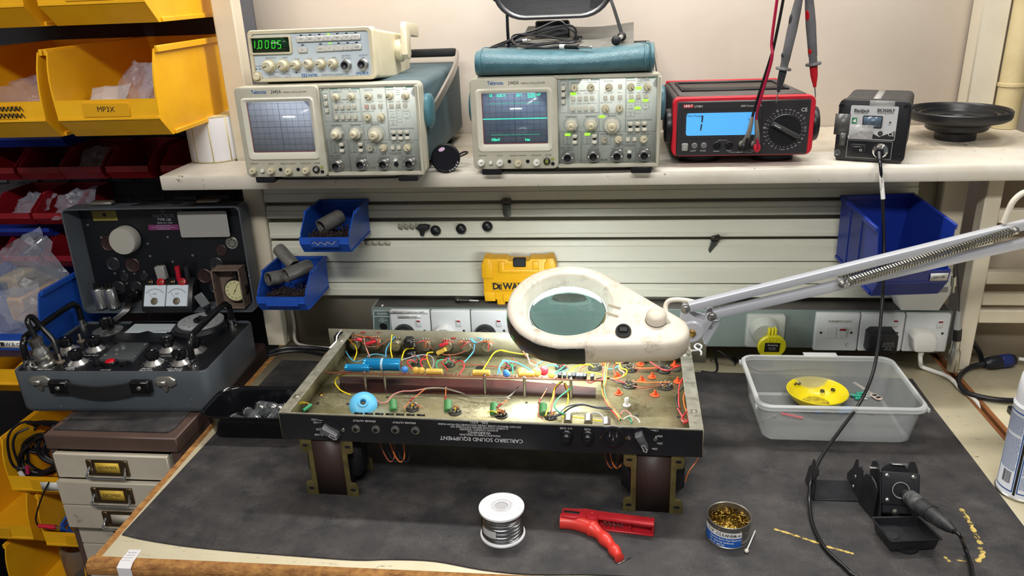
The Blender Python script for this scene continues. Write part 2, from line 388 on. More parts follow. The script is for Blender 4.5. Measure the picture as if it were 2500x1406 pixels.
# ================================================================ oscilloscopes
M_bezel = mat('bezel_beige', '#b9b6a6', .45, col2='#aaa796', nscale=12)
M_bezelL = mat('bezel_light', '#cfccbd', .42)
M_panel = mat('panel_grey', '#b3bab4', .5, col2='#a7aea8', nscale=9)
M_case = mat('case_blue', '#4d6168', .5, col2='#44575e', nscale=14, bump=.2, bscale=500)
M_knob = mat('knob_cream', '#c9c1a5', .45)
M_knobw = mat('knob_white', '#deddd5', .4)
M_hub = mat('hub_blue', '#44707d', .4)
M_grey = mat('grey_plastic', '#8f8f8c', .45)
M_blue = mat('ink_blue', '#2d5f9e', .6)
M_lit = mat('green_led', '#9df53a', .4, emit=.75)
M_trace = mat('green_trace', '#3fe8ae', .4, emit=1.0)
M_traced = mat('green_trace_dim', '#2fb58a', .4, emit=.6)
M_redl = mat('red_edge', '#7d3443', .5)
def gear(r, n=22, d=.06):
    return [(r*(1-(d if i % 2 else 0))*cos(pi*i/n), r*(1-(d if i % 2 else 0))*sin(pi*i/n)) for i in range(2*n)]
def scope(fr, lit, label):
    t = thing('oscilloscope', label, 'oscilloscope', fr.M)
    W, H = .330, .160
    P = lambda x, y: FS.uv(1100+x/3.195, y/3.195)      # positions read off the right-hand instrument, both are the same type
    def U(*q): return [P(*a) for a in q]
    one('case', lambda b: b.prism(rrect(.322, .150, .014, 4, W/2, H/2+.001), -.415, -.03, .006, .006), M_case, t)
    def bez(b):
        xs = P(838, 700)[0]
        b.prism(rrect(W, H, .011, 4, W/2, H/2), -.036, -.007, .0015)
        b.prism(rrect(xs-.001, H-.0005, .009, 4, (xs-.001)/2, H/2), -.008, .002, .002)              # screen module stands proud
        a = .0075
        b.bx(xs-.002, W-.002, H-.0062, H-.0005, -.008, -.0042, .0012); b.bx(xs-.002, W-.002, .0005, a, -.008, .001, .0015); b.bx(W-a, W-.0005, .004, H-.004, -.008, .001, .0015)
    one('front_bezel', bez, M_bezel, t)
    x0, y0 = P(843, 1297); x1, y1 = P(1632, 606)
    cp = one('control_panel', lambda b: b.bx(x0, x1+.001, y0, y1, -.0075, -.0065), M_panel, t)
    zp = -.0064
    # screen: raised inner bezel, recessed glass
    a0, b0 = P(212, 1190); a1, b1 = P(795, 676); s0, q0 = P(262, 1122); s1, q1 = P(752, 716)
    def ring(b):
        o = rrect(a1-a0, b1-b0, .008, 4, (a0+a1)/2, (b0+b1)/2); m = rrect(a1-a0-.006, b1-b0-.006, .007, 4, (a0+a1)/2, (b0+b1)/2); i = rrect(s1-s0+.001, q1-q0+.001, .003, 4, (s0+s1)/2, (q0+q1)/2)
        b.loft([[(x, y, .0015) for x, y in o], [(x, y, .0055) for x, y in m], [(x, y, .0050) for x, y in rrect(s1-s0+.008, q1-q0+.008, .005, 4, (s0+s1)/2, (q0+q1)/2)], [(x, y, .0024) for x, y in i]], cap=False)
    one('screen_surround', ring, M_bezelL, t)
    sc = one('screen', lambda b: b.bx(s0, s1, q0, q1, .0021, .0026), mat('crt_on' if lit else 'crt_off', '#5a6980' if lit else '#8892a3', .12, col2='#66768d' if lit else '#939cad', nscale=9), t)
    def grid(b):
        for i in range(11): x = s0+.002+(s1-s0-.004)*i/10; b.line([(x, q0+.002), (x, q1-.002)], .0003 if i != 5 else .0005, .0028)
        for j in range(9): y = q0+.003+(q1-q0-.006)*j/8; b.line([(s0+.002, y), (s1-.002, y)], .0003 if j != 4 else .0005, .0028)
        for j in range(41): y = q0+.003+(q1-q0-.006)*j/40; b.line([((s0+s1)/2-.0008, y), ((s0+s1)/2+.0008, y)], .00025, .0028)
    one('graticule', grid, mat('graticule_ink', '#2a2f3d', .6), sc)
    def edg(b): b.rect(s0, q0, s1, q0+.0012, .0027); b.rect(s0, q0, s0+.0012, q1, .0027)
    one('screen_edge', edg, M_redl, sc)
    if lit:
        def tr(b):
            yy = P(512, 923)[1]; b.rect(s0+.0005, yy-.0007, s1-.0005, yy+.0007, .0030)
            for st, x, y, sz in (('63', 315, 744, .0085), ('-0.02 V', 392, 744, .0085), ('\u0394V1', 537, 741, .0085), ('500', 632, 745, .0145), ('mV', 688, 735, .008), ('100mV', 352, 1088, .0085), ('1ms', 600, 1086, .0085)):
                u, v = P(x, y); b.text(st, u, v, sz*.82, .0030, bold=.0001, sx=.8)
        one('trace', tr, M_trace, sc)
        def tr2(b, q):
            ya, xa, xb = q; u0, v = P(xa, ya); u1, v = P(xb, ya); n = 40
            for i in range(n): b.rect(u0+(u1-u0)*i/n, v-.0004, u0+(u1-u0)*(i+.7)/n, v+.0004, .0030)
        each('cursor_line', ((800, 305, 697), (1045, 318, 702)), tr2, M_traced, sc)
    # maker's plate
    u, v = P(350, 648)
    one('lettering', lambda b: b.text('Tektronix', u, v, .0088, .0024, bold=.0002, sx=.78), M_blue, t)
    ink = MB(); u, v = P(490, 646); ink.text('2445A', u, v, .0085, .0024, sx=.85); u, v = P(640, 647); ink.text('150MHz OSCILLOSCOPE', u, v, .0040, .0024)
    def tx(s, x, y, sz, z=zp+.0002, **k): u, v = P(x, y); ink.text(s, u, v, sz*.70, z, **k)
    def box(x0, y0, x1, y1, w=.0003):
        a = P(x0, y0); c = P(x1, y1); ink.line([a, (c[0], a[1]), c, (a[0], c[1])], w, zp+.0002, True)
    for s, x, y, z in (('SETUP', 878, 633, .0058), ('VERTICAL', 1036, 627, .0062), ('TRIGGER', 1487, 611, .0062), ('POSITION', 975, 650, .005), ('POSITION', 1102, 646, .005), ('POSITION', 1232, 637, .005), ('HOLDOFF', 1410, 632, .0046), ('LEVEL', 1536, 628, .0048), ('MODE', 1030, 712, .0046),
                       ('VOLTS/DIV', 940, 916, .0062), ('VOLTS/DIV', 1095, 912, .0062), ('SEC/DIV', 1257, 907, .0062), ('MODE', 1400, 944, .0052), ('SOURCE', 1457, 942, .0052), ('COUPLING', 1530, 940, .0052), ('TRACE SEP', 1198, 1052, .0044), ('POSITION', 1310, 1058, .0046), ('VOLTS/DIV', 1408, 1056, .0046), ('POSITION', 1520, 1052, .0046),
                       ('CH 1 OR X', 905, 1159, .0062), ('CH 2', 1113, 1155, .0064), ('CH 3', 1297, 1150, .0064), ('CH 4', 1505, 1145, .0064), ('CALIBRATOR', 1397, 1143, .0046), ('1M\u03a9 15pF \u2264400V pk', 910, 1176, .0034), ('1M\u03a9 15pF \u2264400V pk', 1113, 1171, .0034), ('1M\u03a9 15pF \u2264400V pk', 1297, 1167, .0034), ('1M\u03a9 15pF \u2264400V pk', 1508, 1162, .0034), ('5V/0.5V RMS', 915, 1277, .0034), ('5V/0.5V RMS', 1113, 1272, .0034),
                       ('AUTO', 878, 664, .0036), ('SAVE', 878, 716, .0036), ('RECALL', 878, 773, .0036), ('CH 1', 955, 735, .0036), ('CH 2', 1003, 735, .0036), ('CH 3', 1054, 733, .0036), ('CH 4', 1102, 731, .0036), ('ADD', 952, 814, .0036), ('INVERT', 1003, 814, .0036), ('CHOP ALT', 1054, 812, .0034), ('20MHz BW LIMIT', 1105, 810, .003), ('\u0394T', 1207, 727, .004), ('\u0394V', 1260, 725, .004), ('TRACK', 1320, 727, .0036), ('\u2206REF OR DLY POS', 1215, 806, .0036), ('\u0394', 1318, 800, .005), ('PULL FOR X10', 1255, 890, .0034), ('A/B TRIG', 1408, 730, .0034), ('SLOPE', 1465, 728, .0034), ('INIT@50%', 1523, 727, .0034)): tx(s, x, y, z)
    for s, x, y in (('INTENSITY', 253, 1213), ('FOCUS', 388, 1213), ('READOUT INTENSITY', 530, 1212), ('SCALE ILLUM', 668, 1210), ('POWER', 765, 1207)): tx(s, x, y, .0044, .0024)
    for q in ((850, 622, 912, 885), (916, 622, 1160, 885), (924, 715, 1150, 882), (1368, 605, 1600, 1030), (850, 1032, 1016, 1290), (1020, 1032, 1150, 1290), (1160, 622, 1366, 1030), (1152, 1030, 1246, 1132), (1345, 1132, 1445, 1268), (878, 1043, 935, 1135), (1032, 1042, 1087, 1130), (1375, 782, 1438, 858), (1445, 778, 1480, 890), (1495, 794, 1550, 852), (1375, 878, 1435, 915)): box(*q)
    for x in (1400, 1430): pass
    for i, (x, y) in enumerate(((1406, 806), (1406, 828), (1406, 848), (1462, 800), (1462, 822), (1462, 842), (1462, 864), (1520, 806), (1520, 825), (1520, 862), (1405, 888), (1405, 905), (910, 1075), (910, 1092), (910, 1110), (910, 1127), (1066, 1070), (1066, 1088), (1066, 1105), (1066, 1124), (1470, 637), (1470, 655), (1470, 672), (1370, 1185), (1420, 1185), (1395, 1250))): tx(('AUTO LVL', 'NORM', 'SGL SEQ', 'VERT', 'CH 1', 'CH 2', 'LINE', 'NOISE REJ', 'HF REJ', 'LF REJ', 'RUN', 'END', 'AC', 'GND', 'DC', '50\u03a9', 'AC', 'GND', 'DC', '50\u03a9', 'A SWP', 'TRIG\u2019D', 'READY', '5 mA', '0.4 V', '1kHz')[i], x, y, .0032)
    tx('B013891' if lit else '111187', 1200, 1253, .005)
    obj('panel_lettering', ink, M_ink, cp)
    each('header_bar', ((916, 622, 985, 632), (1088, 620, 1160, 630), (1370, 606, 1438, 618), (1535, 606, 1600, 616)), lambda b, q: b.rect(*P(q[0], q[3]), *P(q[2], q[1]), zp+.0001), mat('teal_ink', '#5d8a80', .6), cp)
    # controls
    def knob(x, y, r, h, m=M_knob, z=zp, ang=40, cap=True):
        u, v = P(x, y); b = MB().at(T(u, v, z)); b.prism(gear(r), 0, h*.75, r*.08); b.lathe([(r*.8, h*.7), (r*.78, h*.93), (r*.68, h), (1e-5, h)], 20)
        k = obj('knob', b, m, t); b = MB().at(T(u, v, z+h) @ RZ(ang)); b.rect(0, -r*.08, r*.78, r*.08, .0003); obj('pointer', b, M_ink, k)
    for x, y in ((965, 690), (1092, 685), (1235, 683), (1407, 680), (1535, 680), (1207, 848), (1318, 848), (1308, 1090), (1505, 1088)): knob(x, y, .0066, .012, ang=random.choice((-50, 40, 80, 200)))
    knob(1198, 1095, .0058, .009, mat('knob_dull', '#aba797', .5))
    for x, y, r in ((942, 978, .0108), (1095, 975, .0108), (1258, 983, .0130)):
        u, v = P(x, y); b = MB().at(T(u, v, zp)); b.prism(ngon(8, r*.98) if r < .012 else gear(r, 30, .04), 0, .010, .0015); b.lathe([(r*.72, .009), (r*.62, .014), (1e-5, .014)], 24); obj('dial', b, M_bezelL, t)
        b = MB().at(T(u, v, zp+.013)); b.prism(gear(r*.55), 0, .009, .0006); b.lathe([(r*.44, .0085), (r*.42, .011), (1e-5, .011)], 20); k = obj('knob', b, M_knob, t)
        b = MB().at(T(u, v, zp+.0241)); b.text('CAL', 0, 0, .0032); obj('lettering', b, M_ink, k)
    each('dial_scale', ((942, 978, .0136), (1095, 975, .0136), (1258, 983, .0160)), lambda b, q: b.arc(*P(q[0], q[1]), q[2], -20, 200, .0003, zp+.0002), M_ink, cp)
    for x, y in ((878, 690), (878, 742), (878, 797), (955, 770), (1005, 770), (1055, 768), (1103, 765), (952, 852), (1003, 850), (1052, 848), (1103, 848), (1323, 675), (1207, 765), (1260, 762), (1320, 758), (1410, 757), (1465, 755), (1523, 752), (1383, 1090), (1435, 1088)):
        u, v = P(x, y); one('button', lambda b: b.box(u, v, zp+.003, .0068, .0068, .006, .0008), M_bezelL if (x, y) != (1207, 765) or lit else mat('pinkbtn', '#cfa9a0', .45), t)
    for xa, ya, yb in ((968, 1065, 1113), (1122, 1063, 1111), (1402, 968, 1016), (1458, 967, 1015), (1512, 965, 1012)):
        u, v = P(xa, (ya+yb)/2); one('lever_slot', lambda b: b.box(u, v, zp+.0008, .005, .012, .0016), M_blkm, t)
        for yy in (ya, yb):
            u, v = P(xa, yy); one('lever', lambda b: b.at(T(u, v, zp+.0035) @ RX(18 if yy == ya else -18)).box(0, 0, 0, .0088, .0066, .006, .0016), M_bezelL, t)
    for x, y in ((913, 1230), (1113, 1220), (1297, 1218), (1510, 1212)):
        u, v = P(x, y); b = MB().at(T(u, v, zp)); b.lathe([(.0118, 0), (.0118, .003), (.0108, .004), (.0075, .004), (.0075, .013), (.0072, .0136), (.0062, .0136), (.0062, .003), (1e-5, .003)], 28)
        b.cyl((-.0088, 0, .010), (-.0070, 0, .010), .0012, n=8).cyl((.0070, 0, .010), (.0088, 0, .010), .0012, n=8); k = obj('bnc_socket', b, M_steel, t)
        b = MB().at(T(u, v, zp)); b.lathe([(.0060, .0035), (.0060, .0060), (.0024, .0062), (.0024, .009), (1e-5, .009)], 20); obj('socket_core', b, M_blk, k)
    u, v = P(1395, 1188); one('button', lambda b: b.at(T(u, v, zp) @ S(1.5, 1, 1)).lathe([(.0026, 0), (.0026, .005), (.002, .006), (1e-5, .006)], 14), M_knobw, t)
    u, v = P(1395, 1225); one('socket', lambda b: b.at(T(u, v, zp)).lathe([(.0042, 0), (.0040, .0012), (.003, .0012), (.003, .0002), (1e-5, .0002)], 18), M_blk, t)
    km = M_knobw if lit else M_knob
    for x, y, m in ((243, 1265, km), (388, 1265, km), (530, 1268, M_knob), (672, 1262, km)): knob(x, y, .0062, .012, m, .002)
    u, v = P(316, 1265); one('button', lambda b: b.box(u, v, .005, .006, .006, .006, .0008), M_knobw, t)
    for x, y in ((460, 1258), (603, 1257), (798, 1275)):
        u, v = P(x, y); one('adjust_hole', lambda b: b.at(T(u, v, .002)).lathe([(.0034, 0), (.0032, .0006), (.0022, .0006), (.002, .0001), (1e-5, .0001)], 16), M_blk, t)
    u, v = P(753, 1255); pb = one('power_button', lambda b: b.at(T(u, v, .002)).lathe([(.0064, 0), (.0062, .004), (.0046, .0045), (.0044, .003), (.0030, .004), (1e-5, .0042)], 22), M_dkmetal, t)
    one('button_cap', lambda b: b.at(T(u, v, .006)).lathe([(.0034, 0), (.0032, .0008), (1e-5, .0012)], 16), mat('green_cap', '#6f7d38', .4) if lit else M_grey, pb)
    M_unlit = mat('led_off', '#c4bd90', .5)
    leds = ((955, 735, 1), (1468, 690, 1), (1413, 790, 1), (1522, 787, 1), (1460, 847, 1), (1180, 914, 1), (912, 1055, 1), (1066, 1052, 1))
    if lit:
        for x, y, k in leds:
            u, v = P(x, y); one('indicator', lambda b: b.box(u, v, zp+.0004, .0098, .0042, .0012, .0004), M_lit, t)
    u, v = P(798, 1238); one('indicator', lambda b: b.box(u, v, .0024, .005, .005, .0012, .0004), mat('dim_green', '#8c9a4e', .4), t)
    # handle, hubs, feet
    for s in (-1, 1):
        hx = W/2+s*(.161)
        b = MB().at(T(hx, .104, -.055) @ RY(90*s)); b.lathe([(.030, 0), (.031, .004), (.031, .009), (.027, .0125), (.020, .0135), (1e-5, .0135)], 28); h = obj('handle_hub', b, M_hub, t)
        b = MB(); b.strip([(hx+s*.010, .104, -.06), (hx+s*.010, .112, -.12), (hx+s*.010, .150, -.30), (hx+s*.006, .176, -.372)], .016, .005, (s, 0, 0)); obj('handle_arm', b, M_steel, t)
    one('handle_grip', lambda b: b.prism(rrect(.326, .016, .006, 3, W/2, .178), -.385, -.365, .003), M_blkm, t)
    for x in (.032, W-.032):
        one('foot', lambda b: b.box(x, -.0045, -.020, .036, .012, .042, .002), M_blk, t)
        one('foot', lambda b: b.box(x, -.0045, -.36, .03, .010, .03, .002), M_blk, t)
    one('tilt_bail', lambda b: b.tube([(.05, -.004, -.03), (.06, -.006, -.012), (W-.06, -.006, -.012), (W-.05, -.004, -.03)], .0022, 6, 3), M_blk, t)
    if not lit:
        each('side_vent', range(4), lambda b, i: b.bx(W-.0038, W-.0032, .122-.008*i, .127-.008*i, -.11, -.10), M_bezelL, t)
    return t
FS = Fr((.4887, .5467, .433), (cos(-.0085), sin(-.0085), 0), (0, 0, 1))
scope(FS, True, 'oscilloscope with a lit green trace on its screen, under the teal pouch')
FL = Fr((.0778, .5079, .433), (1, -.0059, 0), (0, 0, 1))
scope(FL, False, 'oscilloscope with a blank grey screen, under the cream function generator')
# ================================================================ function generator
FG = Fr((.1025, .535, .597), (1, 0, 0), (0, .05, 1))
def gfg():
    t = thing('function_generator', 'cream function generator with green digits, stacked on the left oscilloscope', 'function generator', FG.M)
    W, H, D = .2245, .088, .268
    P = lambda x, y: FG.uv(560+x/3.124, y/3.124)
    M_c = mat('gfg_cream', '#d8cfb2', .42, col2='#cdc3a4', nscale=10); M_w = mat('gfg_panel', '#c4d0d8', .4); M_b = mat('gfg_button', '#d3d2cc', .4)
    tl = math.atan(.015/.265)
    def case(b):
        b.at(RX(-math.degrees(tl)*1.0)); pr = rrect(W-.004, H-.004, .006, 4, W/2, H/2)
        b.prism(pr, -D, -.02, .003, .004)
        for i in range(16): b.bx(.03+.0105*i, .034+.0105*i, H-.003, H-.0005, -D+.02, -.08, .0008)
    one('case', case, M_c, t)
    def bez(b):
        o = rrect(W, H, .009, 4, W/2, H/2); i = rrect(W-.014, H-.013, .006, 4, W/2, H/2)
        b.loft([[(x, y, -.028) for x, y in o], [(x, y, -.002) for x, y in o], [(x, y, 0) for x, y in rrect(W-.003, H-.003, .008, 4, W/2, H/2)], [(x, y, 0) for x, y in i], [(x, y, -.004) for x, y in i], [(x, y, -.0045) for x, y in rrect(W-.04, H-.04, .004, 4, W/2, H/2)]])
    one('front_bezel', bez, M_c, t)
    fp = one('front_panel', lambda b: b.prism(rrect(W-.015, H-.014, .006, 4, W/2, H/2), -.005, -.0036), M_w, t)
    a = P(160, 420); c = P(465, 268)
    one('display_bezel', lambda b: b.loft([[(x, y, -.004) for x, y in rrect(c[0]-a[0], c[1]-a[1], .004, 4, (a[0]+c[0])/2, (a[1]+c[1])/2)], [(x, y, .002) for x, y in rrect(c[0]-a[0]-.001, c[1]-a[1]-.001, .004, 4, (a[0]+c[0])/2, (a[1]+c[1])/2)], [(x, y, .002) for x, y in rrect(c[0]-a[0]-.007, c[1]-a[1]-.006, .002, 4, (a[0]+c[0])/2, (a[1]+c[1])/2)], [(x, y, -.002) for x, y in rrect(c[0]-a[0]-.008, c[1]-a[1]-.007, .002, 4, (a[0]+c[0])/2, (a[1]+c[1])/2)]], cap=False), M_c, t)
    a = P(163, 408); c = P(445, 280); w = one('display_window', lambda b: b.bx(a[0], c[0], a[1], c[1], -.003, -.0015), mat('display_black', '#0f2a1a', .1), t)
    def seg(b, s, x, y, w, h, th=.0013, sl=.12, z=-.0012):
        L = {'0': 'abcdef', '1': 'bc', '5': 'afgcd', '8': 'abcdefg'}[s]; g = th*.6
        def ln(p, q): b.line([(x+p[0]+p[1]*sl, y+p[1]), (x+q[0]+q[1]*sl, y+q[1])], th, z)
        for k in L: ln(*{'a': ((g, h), (w-g, h)), 'b': ((w, h-g), (w, h/2+g)), 'c': ((w, h/2-g), (w, g)), 'd': ((g, 0), (w-g, 0)), 'e': ((0, h/2-g), (0, g)), 'f': ((0, h-g), (0, h/2+g)), 'g': ((g, h/2), (w-g, h/2))}[k])
    def dig(b):
        for ch, x in zip('10005', (188, 222, 272, 322, 366)):
            u, v = P(x, 368); seg(b, ch, u, v, .0056 if ch != '1' else .001, .0122, .0009)
        u, v = P(212, 371); b.disc(u, v, .0009, -.0012, 8)
    one('digits', dig, mat('green_digit', '#35d92a', .4, emit=.9), w)
    for x in (545, 613, 683, 752, 822, 892, 962): u, v = P(x, 300-(x-545)*.045); one('button', lambda b: b.box(u, v, -.001, .0165, .0095, .005, .0012), M_b, t)
    for x in (557, 695, 763, 832, 902, 970): u, v = P(x, 380-(x-557)*.055); one('button', lambda b: b.box(u, v, -.001, .0165, .0095, .005, .0012), M_b, t)
    ink = MB(); red = MB(); z = -.0034
    for s, x in zip(('1M', '100k', '10k', '1k', '100', '10', '1'), (545, 613, 683, 752, 822, 892, 962)): u, v = P(x, 302-(x-545)*.045); ink.text(s, u, v, .0036, .0017)
    for s, x in zip(('TTL', 'GATE', '\u2a05', '\u223f', '\u2a46', '-20dB'), (557, 695, 763, 832, 902, 970)): u, v = P(x, 382-(x-557)*.055); ink.text(s, u, v, .0034, .0017)
    for s, x, y, q in (('FREQUENCY', 312, 443, .0052), ('SWEEP', 418, 440, .0048), ('DUTY', 512, 452, .0048), ('OFFSET', 698, 446, .0048), ('AMPL', 793, 440, .0048), ('OUTPUT', 886, 427, .006), ('TTL/CMOS', 887, 446, .0052), ('OUTPUT', 1015, 424, .006), ('50\u03a9', 1015, 442, .005), ('POWER', 214, 507, .0054), ('\u25a0 I  \u25a0 O', 220, 528, .0045), ('FUNCTION GENERATOR', 800, 571, .0062), ('COARSE', 350, 552, .0038), ('FINE', 330, 570, .0038), ('TIME', 440, 548, .0038), ('RATE', 450, 570, .0038), ('\u25a0', 505, 556, .005), ('TTL', 620, 548, .0038), ('MAX', 832, 508, .0034)): u, v = P(x, y); ink.text(s, u, v, q*.70, z)
    for s, x, y, q in (('CMOS', 606, 450, .0046), ('INV', 520, 538, .004), ('CMOS ADJ', 620, 535, .004), ('PULL SWEEP ON', 340, 587, .0042), ('PULL ON', 445, 587, .0042), ('PULL', 712, 532, .0036), ('PULL', 808, 530, .0036)): u, v = P(x, y); red.text(s, u, v, q*.70, z)
    for x0 in (515, 655, 720, 800): pass
    for (x0, y0, x1, y1) in ((512, 262, 985, 276), (527, 338, 580, 352), (667, 328, 1000, 344)):
        p = P(x0, y1); q = P(x1, y0+(-18 if x1 > 900 else 0))
        ink.line([P(x0, y1), P(x1, y1-(x1-x0)*.05)], .0004, z)
    obj('panel_lettering', ink, mat('ink_navy', '#3c4654', .6), fp); obj('red_lettering', red, mat('ink_red', '#b5524a', .6), fp)
    def bl(b):
        u, v = P(632, 576); b.text('INSTEK', u, v, .0062, z, bold=.0002, sx=.85); u, v = P(1008, 560); b.text('GFG-8210', u, v, .0060, z, bold=.0002, sx=.88)
        u, v = P(567, 577); b.line([(u-.0045, v-.0024), (u+.0045, v-.0024), (u+.0045, v+.0024), (u-.0045, v+.0024)], .0010, z, True); b.line([(u, v-.0024), (u, v+.0024)], .001, z); b.line([(u-.0045, v), (u+.0045, v)], .0008, z)
    one('maker_lettering', bl, M_blue, fp)
    each('indicator_off', [(x, 269-(x-545)*.045) for x in (540, 610, 680, 818, 888, 958)]+[(x, 343-(x-557)*.048) for x in (553, 690, 828, 897, 965)], lambda b, q: (lambda u, v: b.rect(u-.0022, v-.0009, u+.0022, v+.0009, z))(*P(*q)), M_ink, fp)
    for x, y in ((750, 261), (762, 332)): u, v = P(x, y); one('indicator', lambda b: b.box(u, v, -.0032, .004, .002, .001), M_lit, t)
    for x, y, r in ((305, 503, .0115), (412, 497, .0108), (510, 494, .0088), (605, 488, .0088), (698, 485, .0088), (791, 482, .0088)):
        u, v = P(x, y); b = MB().at(T(u, v, -.004)); b.lathe([(r, 0), (r, .004), (r*.8, .006), (r*.78, .016), (r*.62, .018), (1e-5, .018)], 24); b.prism(gear(r*.82, 16, .08), .005, .013); k = obj('knob', b, M_knob, t)
        b = MB().at(T(u, v, .0142) @ RZ(random.choice((200, 220, 60, 110)))); b.rect(0, -.0006, r*.6, .0006); obj('pointer', b, M_ink, k)
    for x, y in ((890, 497), (1018, 490)):
        u, v = P(x, y); b = MB().at(T(u, v, -.004)); b.lathe([(.0095, 0), (.0095, .003), (.0072, .004), (.0072, .014), (.0058, .014), (.0058, .003), (1e-5, .003)], 26); b.cyl((-.0085, 0, .010), (-.0065, 0, .010), .0012, n=8).cyl((.0065, 0, .010), (.0085, 0, .010), .0012, n=8); k = obj('bnc_socket', b, M_steel, t)
        b = MB().at(T(u, v, -.004)); b.lathe([(.0057, .004), (.0057, .011), (.0024, .0105), (1e-5, .009)], 18); obj('socket_core', b, M_blk, k)
    u, v = P(213, 583); one('power_button', lambda b: b.at(T(u, v, -.004)).lathe([(.0085, 0), (.0085, .004), (.0062, .004), (.0062, .009), (.005, .0105), (1e-5, .0105)], 24), M_c, t)
    b = MB().at(RX(-math.degrees(tl))); b.at(b.M @ T(W-.002, .052, -.165) @ RY(90)); b.lathe([(.020, 0), (.021, .004), (.021, .011), (.018, .013), (1e-5, .013)], 28); obj('handle_hub', b, M_c, t)
    b = MB().at(RX(-math.degrees(tl)) @ T(W+.010, 0, 0))
    b.prism([(x, y) for x, y in ((-.152, .040), (-.18, .040), (-.186, .052), (-.178, .082), (-.235, .086), (-.238, .064), (-.25, .064), (-.252, .098), (-.246, .103), (-.165, .100), (-.158, .092))], 0, .010, .002) if 0 else None
    b.at(b.M @ Matrix(((0, 0, 1, 0), (0, 1, 0, 0), (1, 0, 0, 0), (0, 0, 0, 1))))
    b.prism([(-.150, .044), (-.150, .094), (-.158, .104), (-.255, .104), (-.255, .080), (-.186, .080), (-.182, .074), (-.182, .044), (-.174, .036), (-.158, .036)], .001, .013, .003)
    obj('carry_handle', b, M_c, t)
    for x in (.03, W-.03):
        one('foot', lambda b: b.at(RX(-math.degrees(tl))).box(x, -.001, -.235, .022, .010, .02, .001), M_blk, t); one('foot', lambda b: b.box(x, -.001, -.03, .022, .005, .02, .001), M_blk, t)
gfg()
# ================================================================ label roll
def roll():
    c = Z(533, 385, .4255)
    t = thing('label_roll', 'roll of white labels on a cardboard core standing at the left end of the shelf', 'label roll', T(c.x, c.y, .4255))
    R, H = .0525, .091
    one('roll', lambda b: b.lathe([(.022, 0), (R, 0), (R+.0003, .0015), (R+.0003, H-.0015), (R, H), (.022, H), (.022, 0)], 56, cap=False), mat('label_paper', '#dedee2', .6), t)
    each('backing_edge', ([(.022, H+.0001), (R, H+.0001)], [(R+.0006, H-.002), (R+.0006, H)], [(R+.0006, 0), (R+.0006, .002)]), lambda b, q: b.lathe(q, 56, cap=False), mat('backing_paper', '#d3c596', .7, col2='#b4a67c', nscale=200, stretch=(1, 1, 1)), t)
    each('label_gap', (-112, -73, -152, -34, 10), lambda b, a: b.at(RZ(a)).bx(R, R+.0007, -.0011, .0011, .001, H-.001), mat('label_gap', '#cdbd84', .6), t)
    one('core', lambda b: b.lathe([(.019, .0005), (.0218, .0005), (.0218, H-.003), (.019, H-.003), (.019, .0005)], 32, cap=False), mat('cardboard', '#8a7558', .9), t)
roll()
# ================================================================ round black puck with its lead
def puck():
    o = Y(1085, 388, .56)
    n = (CAM-o).normalized(); n = (n+Vector((-.1, 0, .0))).normalized(); M = n.to_track_quat('Z', 'Y').to_matrix().to_4x4(); M.translation = Vector((o.x, o.y+.012, .4250+.024))
    t = thing('speaker_puck', 'round glossy black puck with a coiled lead, between the two oscilloscopes', 'speaker', M)
    one('shell', lambda b: b.lathe([(1e-5, -.011), (.018, -.011), (.0255, -.004), (.027, .001), (.0262, .005), (.0235, .0065), (.0225, .005), (1e-5, .005)], 40), M_blk, t)
    one('face', lambda b: b.lathe([(.0222, .0051), (.0222, .0056), (1e-5, .0056)], 36), mat('black_gloss', '#15161c', .08), t)
    def tx(b):
        for i, ch in enumerate('SHARP'):
            a = -72+13*i; b.text(ch, .0243*cos(radians(a)), .0243*sin(radians(a)), .0055, .0068, rot=a+90)
    one('lettering', tx, mat('ink_white', '#d7d7d7', .6), t)
    one('badge', lambda b: b.at(T(-.006, .016, 0) @ RZ(20) @ S(1.8, 1, 1)).disc(0, 0, .0034, .0059), mat('badge_pink', '#c9a6c9', .5), t)
    Mi = M.inverted()
    def lead(b):
        b.at(Mi); c = M.translation+Vector((-.015, .05, -.018))
        b.tube([c+Vector((.026*cos(a*.9)+.002*sin(a*3.1), .022*sin(a*.9), .003*sin(a*1.7)+.004*a/6)) for a in [i*.7 for i in range(30)]], .0018, 6, 3)
        b.tube([c+Vector((.02, .01, .004)), c+Vector((.045, .012, .014)), c+Vector((.04, -.01, .02)), c+Vector((.02, -.03, .010))], .0018, 6, 4)
    one('lead', lead, M_blk, t)
puck()
